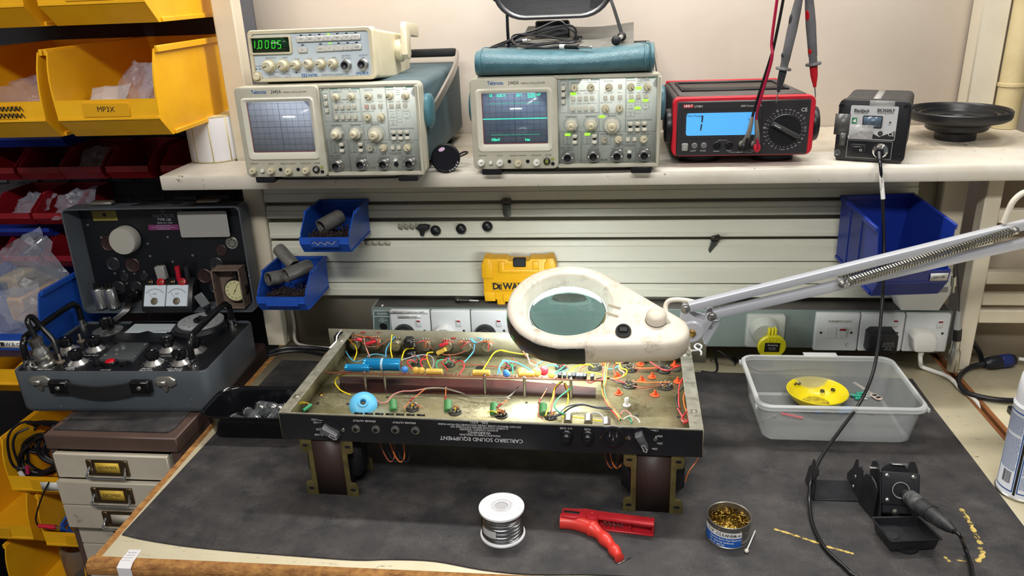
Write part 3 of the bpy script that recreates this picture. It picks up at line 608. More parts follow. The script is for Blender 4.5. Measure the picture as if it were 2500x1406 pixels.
# ================================================================ pouch, cable and dish on the right oscilloscope
M_teal = mat('teal_leather', '#48707b', .30, col2='#3d626d', nscale=60, bump=.5, bscale=420)
def pouch():
    zt = .5935; x0, x1 = .500, .800
    t = thing('accessory_pouch', 'teal leatherette pouch with a rolled front, lying on the right oscilloscope', 'pouch', T(.65, .6, zt))
    a, c = x0-.65, x1-.65; zz = lambda h: h
    prof = [(-.045, .003), (-.056, .010), (-.061, .020), (-.056, .030), (-.044, .0365), (-.02, .039), (.03, .037), (.07, .034), (.11, .033), (.11, .0005), (-.03, .0005)]
    prof = [(p.x, p.y) for p in spline([Vector((y, z, 0)) for y, z in prof[:9]], 4)]+prof[9:]
    def body(b):
        rings = []
        for i in range(25):
            s = i/24; x = a+(c-a)*s; k = 1-.10*(1-min(1, min(s, 1-s)*16))**2; sag = .0018*sin(s*9); dz = .009*(abs(2*s-1)**3)
            rings.append([(x, y*k+sag*.3, max(.0005, z*k+(sag+dz)*(z/.05))) for y, z in prof])
        b.loft(rings)
    one('body', body, M_teal, t)
    for s in (a+.010, c-.010):
        def pipe(b): b.tube([(s, y*1.012, max(.001, z*1.02+.0082*z/.05)) for y, z in prof[:-2:3]], .0009, 6, 2)
        one('piping', pipe, mat('teal_piping', '#557f8a', .5), t)
    one('end_cap', lambda b: b.prism([(y*1.03, z*1.04) for y, z in prof], 0, .006, .002, .002) if 0 else b.at(Matrix(((0, 0, 1, c-.002), (1, 0, 0, 0), (0, 1, 0, 0.0006), (0, 0, 0, 1)))).prism([(y*1.03-.001, max(.0006, z*1.2)) for y, z in prof], 0, .007, .002, .002), M_teal, t)
    def flap(b):
        b.grid(lambda u, v: (-.09+.215*u+.006*v, .070+.19*v, .036+.030*v-.004*sin(u*pi)*v+.002*sin(u*7)), 14, 6); b.grid(lambda u, v: (-.09+.215*u+.006*v, .070+.19*v, .033+.030*v-.004*sin(u*pi)*v+.002*sin(u*7)), 14, 6)
    one('flap', flap, mat('grey_cloth', '#6d6c66', .85, col2='#605f59', nscale=30), t)['label'] = 'grey cloth flap behind the pouch'
    one('stud', lambda b: b.at(T(.118, .01, .0405)).lathe([(.004, 0), (.003, .0015), (1e-5, .002)], 12), M_steel, t)
pouch()
def dish():
    o = Vector((.628, .755, .80))
    t = thing('stand_dish', 'glossy black dish on thin bent legs standing above the teal pouch, cropped at the top', 'stand', T(.628, .70, .6445))
    B = T(-.628, -.70, -.6445)
    F_ = B @ T(.625, .742, .674) @ RZ(2.5) @ RX(71.5)
    M_g = mat('dish_gloss', '#17181d', .22)
    o1 = rrect(.232, .22, .062, 8, 0, .11); o2 = rrect(.222, .21, .058, 8, 0, .11); o3 = rrect(.175, .165, .045, 8, 0, .11)
    def tr(b):
        b.at(F_); b.loft([[(x, y, .010) for x, y in o1], [(x, y, .014) for x, y in o1], [(x, y, .0135) for x, y in o2], [(x, y, -.008) for x, y in o3]], cap=True)
        b.loft([[(x, y, -.0115) for x, y in o3], [(x, y, .010) for x, y in o1]], cap=True)
    one('tray', tr, M_g, t)
    for p in (((.538, .735, .694), (.537, .742, .66), (.537, .75, .6290)), ((.728, .738, .722), (.740, .728, .690), (.755, .705, .6450))):
        one('leg', lambda b: b.at(B).strip(p, .010, .005, (1, 0, 0), 3), M_blk, t)
    one('leg', lambda b: b.at(B).strip(((.515, .735, .715), (.495, .74, .735), (.47, .745, .75)), .010, .005, (1, 0, 0), 3), M_blk, t)
    one('base_block', lambda b: b.at(B @ T(.622, .77, .655) @ RX(-8)).box(0, 0, 0, .066, .03, .035, .003), M_blk, t)
    ft = one('foot_bar', lambda b: b.at(B).cyl((.755, .708, .6440), (.742, .600, .6440), .0042, n=12), M_grey, t)
    for c in ((.7535, .695, .6440), (.742, .602, .6440)): one('rubber_cap', lambda b: b.at(B).sphere(c, .0085, 16, 10), M_blkm, t)
dish()
def av_cable():
    t = thing('audio_cable', 'coiled black audio cable with plugs lying on the teal pouch', 'cable', T(.62, .60, .645))
    B = T(-.62, -.60, -.645); z = .6370
    def W(x, y, h=z): p = Z(x, y, h); return p if p.y < .72 else Y(x, y, .72)
    M_w = mat('cable_black', '#1a1a1d', .35)
    p1 = [W(1196, 118, 0.6340), W(1230, 108), W(1262, 88, 0.6445), W(1310, 72, 0.6495), (W(1362, 51, 0.6545)), W(1385, 66, 0.6515), W(1404, 80), W(1406, 98), W(1380, 98), W(1330, 88), W(1270, 84), W(1250, 92), W(1262, 110), W(1300, 112), W(1360, 105), W(1400, 104), W(1420, 95), W(1415, 88), W(1408, 100)]
    p2 = [W(1200, 115, 0.6340), W(1250, 96), W(1300, 82), W(1360, 66, 0.6495), W(1392, 62, 0.6515), W(1406, 74, 0.6475), W(1402, 94), W(1390, 100), W(1320, 106), W(1262, 107), W(1245, 110)]
    one('lead', lambda b: b.at(B).tube(p1, .0021, 8, 6), M_w, t); one('lead', lambda b: b.at(B).tube(p2, .0021, 8, 6), M_w, t)
    one('lead', lambda b: b.at(B).tube([W(1205, 114, 0.6340), W(1230, 107), W(1250, 103, 0.6370)], .0021, 8, 4), M_w, t)
    a, c = W(1250, 103, 0.6370), W(1276, 100, 0.6370); d = (c-a).normalized()
    one('plug_body', lambda b: b.at(B).cyl(a, c, .0045, .0055, 14), M_blk, t); k = one('plug_collar', lambda b: b.at(B).cyl(c, c+d*.009, .0042, n=14), M_chrome, t)
    one('plug_pin', lambda b: b.at(B).cyl(c+d*.009, c+d*.016, .0014, n=8), M_chrome, k)
    a, c = W(1370, 114, 0.6375), W(1412, 115, 0.6375); d = (c-a).normalized()
    one('plug_body', lambda b: b.at(B).cyl(a, c, .0036, .0042, 14), M_blk, t); one('plug_ring', lambda b: b.at(B).cyl(a-d*.002, a+d*.009, .0042, n=14), M_white, t)['label'] = 'white ring on the jack plug'
    one('plug_tip', lambda b: b.at(B).cyl(c, c+d*.022, .0026, n=10).sphere(c+d*.026, .0028), M_chrome, t)
    one('lead', lambda b: b.at(B).tube([W(1262, 112, 0.6370), W(1310, 117, 0.6370), a], .0021, 8, 4), M_w, t)
av_cable()
# ================================================================ bench multimeter
FM = Fr((.8415, .58, .4435), (1, -.004, 0), (0, .03, 1))
def meter():
    t = thing('bench_multimeter', 'red and dark grey bench multimeter with a lit blue display', 'multimeter', FM.M)
    P = lambda x, y: FM.uv(1600+x/3.196, y/3.196)
    W, H, D = .2415, .1025, .30; z0 = 0
    M_b = mat('meter_grey', '#3e3c3d', .5, col2='#353334', nscale=20); M_r = mat('meter_red', '#c2202f', .38); M_p = mat('meter_panel', '#2b2a2c', .42)
    def body(b):
        b.prism(rrect(W-.006, H-.004, .008, 4, W/2, H/2), -D, -.018, .003, .006)
    one('case', body, M_b, t)
    def lid(b):
        y = H-.002
        b.bx(.012, W-.012, y-.001, y+.0035, -D+.004, -.016, .002)
        
    one('top_cover', lid, mat('meter_top', '#4a4443', .6, col2='#3b3736', nscale=16), t)
    def rim(b):
        y = H+.0017; b.bx(.022, W-.028, y, y+.0028, -.088, -.084); b.bx(.022, W-.028, y, y+.0028, -.238, -.234); b.bx(.022, .026, y, y+.0028, -.238, -.084); b.bx(W-.032, W-.028, y, y+.0028, -.238, -.084)
    one('tray_rim', rim, M_blkm, t)
    one('tray_well', lambda b: b.bx(.024, W-.030, H+.0012, H+.0022, -.235, -.085), mat('tray_black', '#1b1a1c', .35), t)
    one('rear_edge', lambda b: b.bx(.008, W-.008, H-.010, H+.003, -D-.002, -D+.010, .002), M_r, t)
    def fr(b):
        o = rrect(W, H, .012, 5, W/2, H/2)
        b.loft([[(x, y, -.022) for x, y in o], [(x, y, -.002) for x, y in o], [(x, y, 0) for x, y in rrect(W-.003, H-.003, .011, 5, W/2, H/2)]])
    one('front_bezel', fr, M_r, t)
    a = P(176, 1200); c = P(1190, 795); iw = W-.022
    one('front_panel', lambda b: b.bx(.0065, W-.0075, .0008, H-.0055, -.004, .0022, .003), M_p, t)
    z = .0023
    def fr2(b):
        a = P(200, 1085); c = P(838, 845); b.line([a, (c[0], a[1]), c, (a[0], c[1])], .0006, z, True)
    one('display_frame', fr2, M_blk, t)
    a = P(236, 1058); c = P(796, 872); w_ = c[0]-a[0]; h_ = c[1]-a[1]
    lcd = one('display', lambda b: b.prism(rrect(w_, h_, .004, 4, a[0]+w_/2, a[1]+h_/2), .0015, .0030), mat('lcd_blue', '#4f9fe0', .2, emit=.5), t)
    def d1(b):
        u, v = P(302, 903); b.text('Manu Range', u, v, .0052, .0032); u, v = P(730, 930); b.text('\u2022))', u, v, .005, .0032)
        u, v = P(352, 1020); b.prism([(u-.0012, v), (u+.0012, v+.002), (u+.0022, v+.0125), (u-.0002, v+.0115)], .0031, .0033); b.prism([(u+.0003, v+.0155), (u+.0025, v+.0145), (u+.0036, v+.026), (u+.0008, v+.0275)], .0031, .0033)
    one('display_digits', d1, M_ink, lcd)
    wt = MB()
    for s, x, y, q in (('UT801', 337, 830, .0062), ('2000 Counts DMM', 745, 824, .0052), ('LIGHT', 295, 1175, .0042), ('HOLD', 370, 1174, .0042), ('10Amax', 472, 1178, .0036), ('mA \u00b5A', 572, 1172, .0036), ('CE', 1160, 855, .0105), ('\u03a9', 950, 862, .005), ('kHz', 850, 992, .0036), ('F', 1090, 1138, .0045), ('A', 845, 1120, .004), ('A', 982, 1165, .004), ('V', 1142, 1078, .0045), ('V', 1160, 918, .0045), ('\u26a0', 1167, 996, .005), ('600V CAT II', 665, 1186, .0034), ('V \u03a9 Hz', 760, 1172, .0036)): u, v = P(x, y); wt.text(s, u, v, q*.85, z+.0001)
    for i in range(30):
        an = radians(115-12*i); u, v = P(1008, 1010); sc = .0345
        wt.text(('200', '2k', '20k', '200k', '2M', '20M', '200', 'off', '2', '20')[i % 10], u+sc*cos(an), v+sc*sin(an), .0024, z+.0001); wt.line([(u+.0285*cos(an), v+.0285*sin(an)), (u+.0305*cos(an), v+.0305*sin(an))], .0004, z+.0001)
    wt.line([P(570, 1176), P(576, 1186), P(752, 1186), P(764, 1176)], .0004, z+.0001); wt.line([P(480, 1105), P(490, 1092), P(560, 1092)], .0004, z+.0001)
    obj('panel_lettering', wt, mat('ink_white', '#d7d7d7', .6), t)
    u, v = P(257, 827); bd = one('maker_badge', lambda b: b.rect(u-.0085, v-.0028, u+.0085, v+.0028, z+.0001), M_r, t)
    one('badge_lettering', lambda b: b.text('UNI-T', u, v, .0056, z+.0003, bold=.0002), M_white, bd)
    u, v = P(228, 1146); k = one('power_button', lambda b: b.box(u, v, z+.001, .0108, .0135, .005, .0012), M_grey, t); one('power_mark', lambda b: b.arc(u, v, .0022, 120, 420, .0006, z+.0037).line([(u, v), (u, v+.003)], .0006, z+.0037), M_white, k)
    for x, y in ((303, 1136), (376, 1134)): u, v = P(x, y); one('button', lambda b: b.at(T(u, v, z)).lathe([(.0055, 0), (.0053, .002), (.0042, .003), (1e-5, .003)], 24), mat('meter_button', '#6a686a', .5), t)
    for x, y in ((478, 1132), (574, 1130), (672, 1135), (769, 1130)):
        u, v = P(x, y); k = one('input_jack', lambda b: b.at(T(u, v, z)).lathe([(.0068, 0), (.0068, .0025), (.0052, .003), (.0048, .0005), (.0026, .0005), (.0026, .002), (1e-5, .002)], 24), M_blk, t)
    u, v = P(1005, 1010)
    one('dial', lambda b: b.at(T(u, v, z)).lathe([(.0272, 0), (.0272, .003), (.026, .0042), (1e-5, .0042)], 48), M_blk, t)
    k = one('dial_grip', lambda b: b.at(T(u, v, z+.004) @ RZ(-27)).prism([(-.0252, -.0032), (.0252, -.0048), (.026, .0036), (-.0252, .0045)], 0, .011, .002), mat('dial_grip', '#3b393b', .45), t)
    one('pointer', lambda b: b.at(T(u, v, z+.0151) @ RZ(-27)).rect(-.023, -.0005, -.011, .0005), M_white, k)
    for s, x in ((-1, 0), (1, W)):
        b = MB().at(T(x, .050, -.03) @ RY(90*s)); b.lathe([(.030, 0), (.031, .004), (.029, .010), (.022, .012), (1e-5, .012)], 30); obj('handle_hub', b, M_blk, t)
    for x in (.055, W-.055): one('foot', lambda b: b.at(T(x, -.019, -.06) @ RX(-90) @ S(1.7, 1, 1)).lathe([(.021, 0), (.022, .004), (.022, .019), (1e-5, .019)], 28), M_blk, t); one('foot', lambda b: b.bx(x-.02, x+.02, -.019, 0, -.26, -.23, .002), M_blk, t)
meter()
# ================================================================ test leads hanging in front of the meter
def lead(name_lbl, colr, jack, plug_up, path, tip, top, grn):
    """plug at the jack, lead up and over, grey probe hanging tip-down"""
    jx, jy = FM.uv(*jack); J = FM.M @ Vector((jx, jy, .004)); Pu = Y(*plug_up, .545)
    Tt = Y(*tip, top[2]); Tp = Y(top[0], top[1], top[2])
    t = thing('test_lead', name_lbl, 'test lead', T(*Tt)); B = T(*(-Tt))
    M_l = mat('lead_'+colr, '#a3123a' if colr == 'red' else '#141416', .35); M_gp = mat('probe_grey', '#67676a', .5, col2='#58585b', nscale=40); M_t = mat('tip_'+colr, '#b3121f' if colr == 'red' else '#2c2d33', .4)
    d = (Tp-Tt).normalized(); L = (Tp-Tt).length
    k = L/250*1.0
    one('probe_handle', lambda b: b.at(B @ along(Tt, Tp)).lathe([(1e-5, .044), (.0045, .044), (.0052, .052), (.0115, .0525), (.0125, .054), (.0115, .0565), (.0062, .057), (.0062, .066), (.0068, .067), (.0072, .09), (.0078, .115), (.0072, .14), (.0060, .160), (.0062, .162), (.0058, .166), (.0050, .19), (.0032, .215), (1e-5, .215)], 20), M_gp, t)
    h = one('tip_guard', lambda b: b.at(B @ along(Tt, Tp)).lathe([(1e-5, .018), (.0024, .018), (.0030, .022), (.0056, .036), (.0062, .051), (1e-5, .052)], 18), M_t, t)
    one('tip', lambda b: b.at(B @ along(Tt, Tp)).lathe([(1e-5, 0), (.0010, .003), (.0010, .02), (1e-5, .02)], 10), M_steel, h)
    for q in (.075, .130): 
        one('grip_mark', lambda b: b.at(B @ along(Tt, Tp) @ RZ(grn) @ T(0, -.0066, q) @ RX(90) @ S(1, 2.6 if q > .1 else 1.2, 1)).lathe([(.0036, 0), (.003, .0012), (1e-5, .0014)], 14), M_t, t)
    pts = [J+FM.n*.03, Pu] + [Y(x, y, yy) for x, y, yy in path] + [Tp+Vector((-.02, 0, .18)), Tp+Vector((0, 0, .10)), Tp+d*.02, Tp-d*.02]
    one('lead', lambda b: b.at(B).tube(pts, .0024, 10, 8), M_l, t)
    pl = one('plug', lambda b: b.at(B).tube([J, J+FM.n*.014+Vector((0, 0, .004)), (J+FM.n*.03).lerp(Pu, .45), Pu], lambda s: .0072-.0044*s, 12, 5), mat('plug_grey', '#77726a', .5), t)
    q = (J+FM.n*.02)
    one('plug_insert', lambda b: b.at(B @ T(*q) @ FM.M.to_3x3().to_4x4() @ T(0, -.002, .0015) @ S(1, 1.35, 1)).sphere((0, 0, 0), .0062, 16, 10), mat('plug_'+colr, '#c9223a' if colr == 'red' else '#17171a', .4), pl)
    one('plug_sleeve', lambda b: b.at(B).cyl(J+FM.n*.012, J-FM.n*.002, .006, n=16), M_blk, pl)
lead('test lead with a black-tipped grey probe hanging over the multimeter', 'black', (1812, 352), (1837, 285), [(1850, 240, .53), (1880, 145, .52), (1890, 110, .52), (1912, 0, .52), (1925, -90, .52)], (1894, 252), (1949, 5, .50), 200)
lead('test lead with a red-tipped grey probe hanging right of the multimeter', 'red', (1842, 352), (1846, 292), [(1856, 245, .525), (1884, 145, .515), (1884, 100, .52), (1897, 0, .52), (1910, -90, .52)], (1991, 240), (1976, 5, .50), 40)
# ================================================================ soldering station
_o = Vector((1.1285, .617, .4300)); _a = radians(-22)
FST = Fr(_o, (cos(_a), sin(_a), 0), (.0, .0, 1))
def station():
    t = thing('soldering_station', 'black soldering station box with a small grey front panel and tape on its corner', 'soldering station', FST.M)
    P = lambda x, y: FST.uv(2000+x/2.93, y/2.93)
    a = P(100, 1140); c = P(668, 722); W = c[0]-a[0]; H = c[1]-a[1]; cx = (a[0]+c[0])/2; cy = (a[1]+c[1])/2
    M_s = mat('station_black', '#18191c', .32); M_b = mat('station_body', '#3a3939', .6, col2='#302f2f', nscale=60, bump=.4, bscale=300)
    def body(b):
        b.prism(rrect(W-.006, H-.006, .010, 4, cx, cy), -.155, -.010, .002, .003)
    one('case', body, M_b, t)
    one('case_band', lambda b: b.bx(cx-.006, cx+.006, cy+H/2-.0035, cy+H/2-.0024, -.15, -.03), M_grey, t)
    one('front_frame', lambda b: b.prism(rrect(W, H, .011, 5, cx, cy), -.014, 0, .002), M_s, t)
    z = .0003
    a = P(203, 990); c = P(572, 763); fp = one('front_panel', lambda b: b.prism(rrect(c[0]-a[0], c[1]-a[1], .002, 3, (a[0]+c[0])/2, (a[1]+c[1])/2), -.001, .0010), mat('station_grey', '#b5b7b9', .45), t)
    a2 = P(214, 985); c2 = P(548, 905)
    one('panel_swoosh', lambda b: [b.prism([a2, (c2[0], a2[1]), (c2[0], a2[1]+.015), ((a2[0]+c2[0])*.5+.012, a2[1]+.004), (a2[0]+.032, a2[1]+.012), (a2[0]+.012, a2[1]+.010), (a2[0], a2[1]+.006)], .0009, .0012)], M_ink, fp)
    a = P(305, 912); c = P(458, 830); b0 = one('display', lambda b: b.prism(rrect(c[0]-a[0], c[1]-a[1], .002, 3, (a[0]+c[0])/2, (a[1]+c[1])/2), .0008, .0020), M_blkm, fp)
    one('display_window', lambda b: b.bx(a[0]+.0016, c[0]-.0016, a[1]+.0016, c[1]-.0016, .0018, .0023), mat('lcd_dark', '#4a5a6a', .15), b0)
    ink = MB()
    for s, x, y, q in (('BlackJack', 305, 791, .0088), ('SolderWerks', 300, 808, .0055), ('BK3000LF', 478, 791, .0088), ('Soldering Station', 475, 808, .0052), ('ADV', 503, 892, .0028)): u, v = P(x, y); ink.text(s, u, v, q*.88, .0013, bold=.0002 if q > .008 else 0, sx=.85)
    u, v = P(508, 876); ink.disc(u, v, .0016, .0013); obj('panel_lettering', ink, M_ink, fp)
    u, v = P(252, 862); g = one('esd_badge', lambda b: b.rect(u-.0042, v-.0052, u+.0042, v+.0052, .0013), mat('badge_green', '#2f7a55', .5), fp)
    one('esd_mark', lambda b: b.add([(u-.003, v-.001, .0015), (u+.0028, v-.003, .0015), (u+.002, v+.0035, .0015)], [(0, 1, 2)]), M_white, g)
    for x in (300, 367, 437):
        u, v = P(x, 954); k = one('button', lambda b: b.at(T(u, v, .0009)).lathe([(.0046, 0), (.0044, .0009), (1e-5, .0009)], 20), M_blk, fp); one('button_mark', lambda b: [b.arc(u, v, .0042, 0, 360, .0004, .0020), b.line([(u-.0015, v), (u+.0015, v)], .0005, .0020)], M_white, k)
    wl = MB(); u, v = P(514, 962); wl.text('CE', u, v, .0085, .0015); u, v = P(238, 958); wl.text('ISO', u, v, .0062, .0015); obj('white_lettering', wl, mat('ink_white', '#d7d7d7', .6), fp)
    def lower(b):
        a = P(190, 1122); c = P(526, 1015); b.line([a, (c[0], a[1]), c, (a[0], c[1])], .0008, z, True)
    one('lower_frame', lower, M_grey, t)
    u, v = P(277, 1068); k = one('power_switch', lambda b: b.box(u, v, .0015, .0255, .0195, .004, .0012), M_blkm, t)
    one('rocker', lambda b: b.at(T(u, v, .004) @ RY(7)).box(0, 0, 0, .0185, .0125, .004, .0012), M_s, k); one('switch_mark', lambda b: [b.text('O', u+.005, v, .006, .0072), b.text('I', u-.005, v, .006, .0055, rot=90)], M_white, k)
    u, v = P(437, 1078); k = one('socket', lambda b: b.at(T(u, v, 0)).lathe([(.0128, 0), (.0126, .002), (.0098, .0035), (.0095, .009), (1e-5, .009)], 28), M_chrome, t)
    for x, y in ((163, 758), (628, 765), (577, 1120), (130, 1090)):
        u, v = P(x, y); one('screw_hole', lambda b: b.at(T(u, v, 0)).lathe([(.0052, .0001), (.005, .0004), (.0042, .0004), (.004, .0001), (1e-5, .0001)], 18), M_blkm if (x, y) != (130, 1090) else M_chrome, t)
    M_t = mat('clear_tape', '#cfcfcf', .12, alpha=.28)
    def tp(b, q): a = P(q[0], q[1]); c = P(q[2], q[3]); b.box((a[0]+c[0])/2, (a[1]+c[1])/2, q[4], c[0]-a[0], c[1]-a[1], .0003)
    each('tape', ((102, 960, 228, 815, .0009), (140, 1040, 195, 950, .0012)), tp, mat('grey_tape', '#4a4a49', .3), t)
    def tp2(b, q): a = P(q[0], q[1]); c = P(q[2], q[3]); b.box((a[0]+c[0])/2, (a[1]+c[1])/2, q[4], c[0]-a[0], c[1]-a[1], .0002)
    each('clear_tape', ((212, 985, 392, 895, .0024), (360, 760, 545, 722, .0010)), tp2, M_t, t)
    for x in (a[0]*0+.012, W-.02):
        for zz in (-.02, -.13): one('foot', lambda b: b.box(x, -.0028, zz, .014, .0056, .014, .001), M_blk, t)
station()
# iron lead: from the station socket down in front of the bench to the bottom of the frame; the iron itself lies in its holder
# ================================================================ rubber funnel
def funnel():
    c = Z(2330, 338, .4255)
    t = thing('rubber_funnel', 'black collapsible rubber funnel standing at the right end of the shelf', 'funnel', T(c.x, c.y, .4252))
    one('bowl', lambda b: b.lathe([(1e-5, .0005), (.036, .0005), (.037, .003), (.037, .014), (.040, .017), (.052, .019), (.056, .022), (.056, .027), (.058, .031), (.072, .036), (.086, .039), (.0905, .042), (.0925, .047), (.0925, .056), (.0905, .058), (.0885, .056), (.0875, .050), (.082, .048), (.081, .053), (.078, .054), (.076, .048), (.070, .046), (.069, .050), (.066, .050), (.064, .044), (.050, .040), (.048, .033), (1e-5, .033)], 64), mat('rubber_black', '#1b1b1d', .36), t)
    one('rubbed_ring', lambda b: b.at(T(0, 0, .0335)).torus(.030, .0012, 36, 6), mat('rubber_worn', '#3a3a3b', .4), t)
funnel()
# ================================================================ parts bins
def bin_mesh(w, d, h, lip, curved=False, th=.0022, rimlen=.22, band=None, taper=.05, ribs=0):
    """open-fronted stacking bin: x centred, front edge at y=0, back at y=d, floor at z=0"""
    band = band or lip*.42; b = MB()
    rf = rimlen*d if not curved else .05*d
    if curved: front = [(rf, h*.97)]+[(d*(.055-.055*sin(t*pi/2)+.03*(1-t)**2*0), h*.95-(h*.95-lip)*(1-cos(t*pi/2))**.8) for t in (.2, .45, .65, .8, .92, 1)]
    else: front = [(.35*d if rimlen > .3 else rf, h*.99), (.06*d, lip+(h-lip)*.12), (.01, lip)]
    prof = [(d, 0), (d, h)] + front + [(0, lip), (0, lip-band), (.10*d, 0)]
    def warp(x, y, z): k = 1-taper*(1-z/h); return (x*k, y, z)
    M0 = MB()
    for s in (-1, 1):
        q = MB().at(Matrix(((0, 0, 1, 0), (1, 0, 0, 0), (0, 1, 0, 0), (0, 0, 0, 1)))); q.prism(prof, s*w/2 if s < 0 else w/2-th, -w/2+th if s < 0 else w/2); M0.add([tuple(v) for v in q.v], q.f)
    a = w/2-th
    M0.loft([[(x, y, z) for y, z in ((0, lip), (th, lip), (th, lip-band), (0, lip-band))] for x in (-a, a)])
    M0.loft([[(x, y, z) for y, z in ((0, lip-band), (th, lip-band), (.10*d+th, th), (.10*d, 0))] for x in (-a, a)])
    M0.bx(-a, a, .10*d, d, 0, th); M0.bx(-a, a, d-th, d, th, h)
    for s in (-1, 1):                                       # rolled rims along the side walls
        x0, x1 = sorted((s*w/2, s*(w/2+.030*w))); r0 = front[0][0]+(.0 if curved else .0)
        M0.bx(x0, x1, r0, d, h-.045*h-.004, h, .0008)
        M0.bx(*sorted((s*w/2, s*(w/2+.02*w))), .12*d, d, 0, .05*h, .0008)
        for k in range(ribs): yy = d*(.45+.28*k); M0.bx(*sorted((s*w/2, s*(w/2+.012*w))), yy, yy+.06*d, .05*h, h*.93, .0008)
    M0.bx(-w*.5-.03*w, w*.5+.03*w, d-th*2, d+.001, h-.05*h-.004, h, .0008)
    M0.bx(-w*.5, w*.5, -.0012, .001, lip-band, lip-band*.86, .0004)
    M0.v = [Vector(warp(*v)) for v in M0.v]
    return M0
def place_bin(mb, m, M, label, group=None, name='storage_bin'):
    t = thing(name, label, 'bin', M, group); obj('body', mb, m, t); return t
M_bblue = mat('bin_blue', '#1f4fae', .38, col2='#1a459c', nscale=14); wear(M_bblue, '#31529a', 30, .60, .68)
M_bblued = mat('bin_blue_deep', '#183089', .36)
M_bred = mat('bin_red', '#85141f', .42, col2='#741019', nscale=14)
M_byel = mat('bin_yellow', '#f2b51c', .40, col2='#e8a814', nscale=9)
b1 = place_bin(bin_mesh(.101, .142, .072, .034, rimlen=.42), M_bblue, T(.1885, .551, .2700), 'upper blue bin of can capacitors hanging on the slat panel', 'blue bins on the slat panel')
one('label_slot', lambda b: b.bx(-.026, .030, -.0028, -.0012, .015, .030, .0004), mat('bin_blue_dk', '#183f92', .5), b1)
one('torn_label', lambda b: [b.line([(x*.006-.022, .001*sin(x*3)-.0038) for x in range(9)], .0006) for _ in (0,)] and b.at(T(0, -.003, .023) @ RX(90)).line([(x*.005-.022, .004*sin(x*2.3)) for x in range(10)], .0010, .0002), mat('label_remains', '#b9b08a', .8), b1)
b2 = place_bin(bin_mesh(.104, .140, .072, .034, rimlen=.42), M_bblue, T(.0820, .553, .1455), 'lower blue bin holding three grey can capacitors, beside the valve tester lid', 'blue bins on the slat panel')
one('label_slot', lambda b: b.bx(-.030, .036, -.0028, -.0012, .015, .031, .0004), M_bblue, b2)
b3 = place_bin(bin_mesh(.132, .185, .130, .055, rimlen=.12, taper=.10, ribs=2), M_bblued, T(1.2540, .506, .2000) @ RZ(6) @ RX(5), 'large empty deep blue bin hanging behind the lamp arm', 'blue bins on the slat panel')
one('sticker', lambda b: b.bx(.028, .058, -.0024, -.0012, .036, .050), M_white, b3)
one('sticker_lettering', lambda b: b.at(T(.043, -.0025, .043) @ RX(90)).text('5S/USB', 0, 0, .0065, .0002), M_ink, b3)
# can capacitors in the blue bins
M_can = mat('can_grey', '#8a8883', .42, .5, col2='#6d6b65', nscale=25); M_cand = mat('can_mesh', '#1d191a', .6)
def can(p, d, L, r, label):
    p = Vector(p); d = Vector(d).normalized(); t = thing('can_capacitor', label, 'capacitor', T(*p), 'can capacitors in the blue bins')
    M = along(p, p+d*L); M.translation = Vector((0, 0, 0))
    def sh(b):
        b.at(M); n = 8; rr = [r*(1+.05*(i % 2)) for i in range(16)]
        ring = lambda k, z: [(rr[i]*k*cos(pi*i/8), rr[i]*k*sin(pi*i/8), z) for i in range(16)]
        b.loft([ring(.86, .012), ring(.86, 0), ring(1, 0), ring(1, L*.92), ring(.9, L), ring(.2, L)])
    one('sleeve', sh, M_can, t); one('open_end', lambda b: b.at(M).lathe([(r*.88, .010), (1e-5, .010)], 16), M_cand, t); return t
can((.048, .585, .2055), (.5, .75, -.12), .055, .0135, 'grey can capacitor lying at the left of the lower blue bin')
can((.082, .592, .2110), (.55, .72, .05), .060, .0145, 'grey can capacitor in the middle of the lower blue bin')
can((.088, .628, .2190), (-.55, .35, .42), .055, .0135, 'pale can capacitor leaning up on the other cans in the lower blue bin')
can((.165, .606, .3080), (.55, .8, .20), .052, .0150, 'worn can capacitor lying at the back of the upper blue bin')
M_mesh = mat('small_parts', '#1c1416', .55, col2='#4a3a36', nscale=300, nlo=.5, nhi=.6)
def crumbs(cx, cy, cz, w, d, n, sd):
    rnd = random.Random(sd); b = MB()
    b.grid(lambda u, v: (cx+(u-.5)*w, cy+(v-.5)*d, cz+.004*sin(u*9)*cos(v*7)-.006*v), 8, 8)
    for i in range(n): b.sphere((cx+(rnd.random()-.5)*w*.95, cy+(rnd.random()-.5)*d*.95, cz+.003+.004*rnd.random()), .0011+.0012*rnd.random(), 6, 4)
    return b
o = obj('small_bead', crumbs(.082, .597, .1735, .084, .07, 120, 3), M_mesh); tag(o, 'heap of tiny dark beads in the lower blue bin', 'beads', kind='stuff')
o = obj('small_bead', crumbs(.1885, .603, .2985, .082, .09, 120, 5), M_mesh); tag(o, 'heap of tiny dark beads in the upper blue bin', 'beads', kind='stuff')
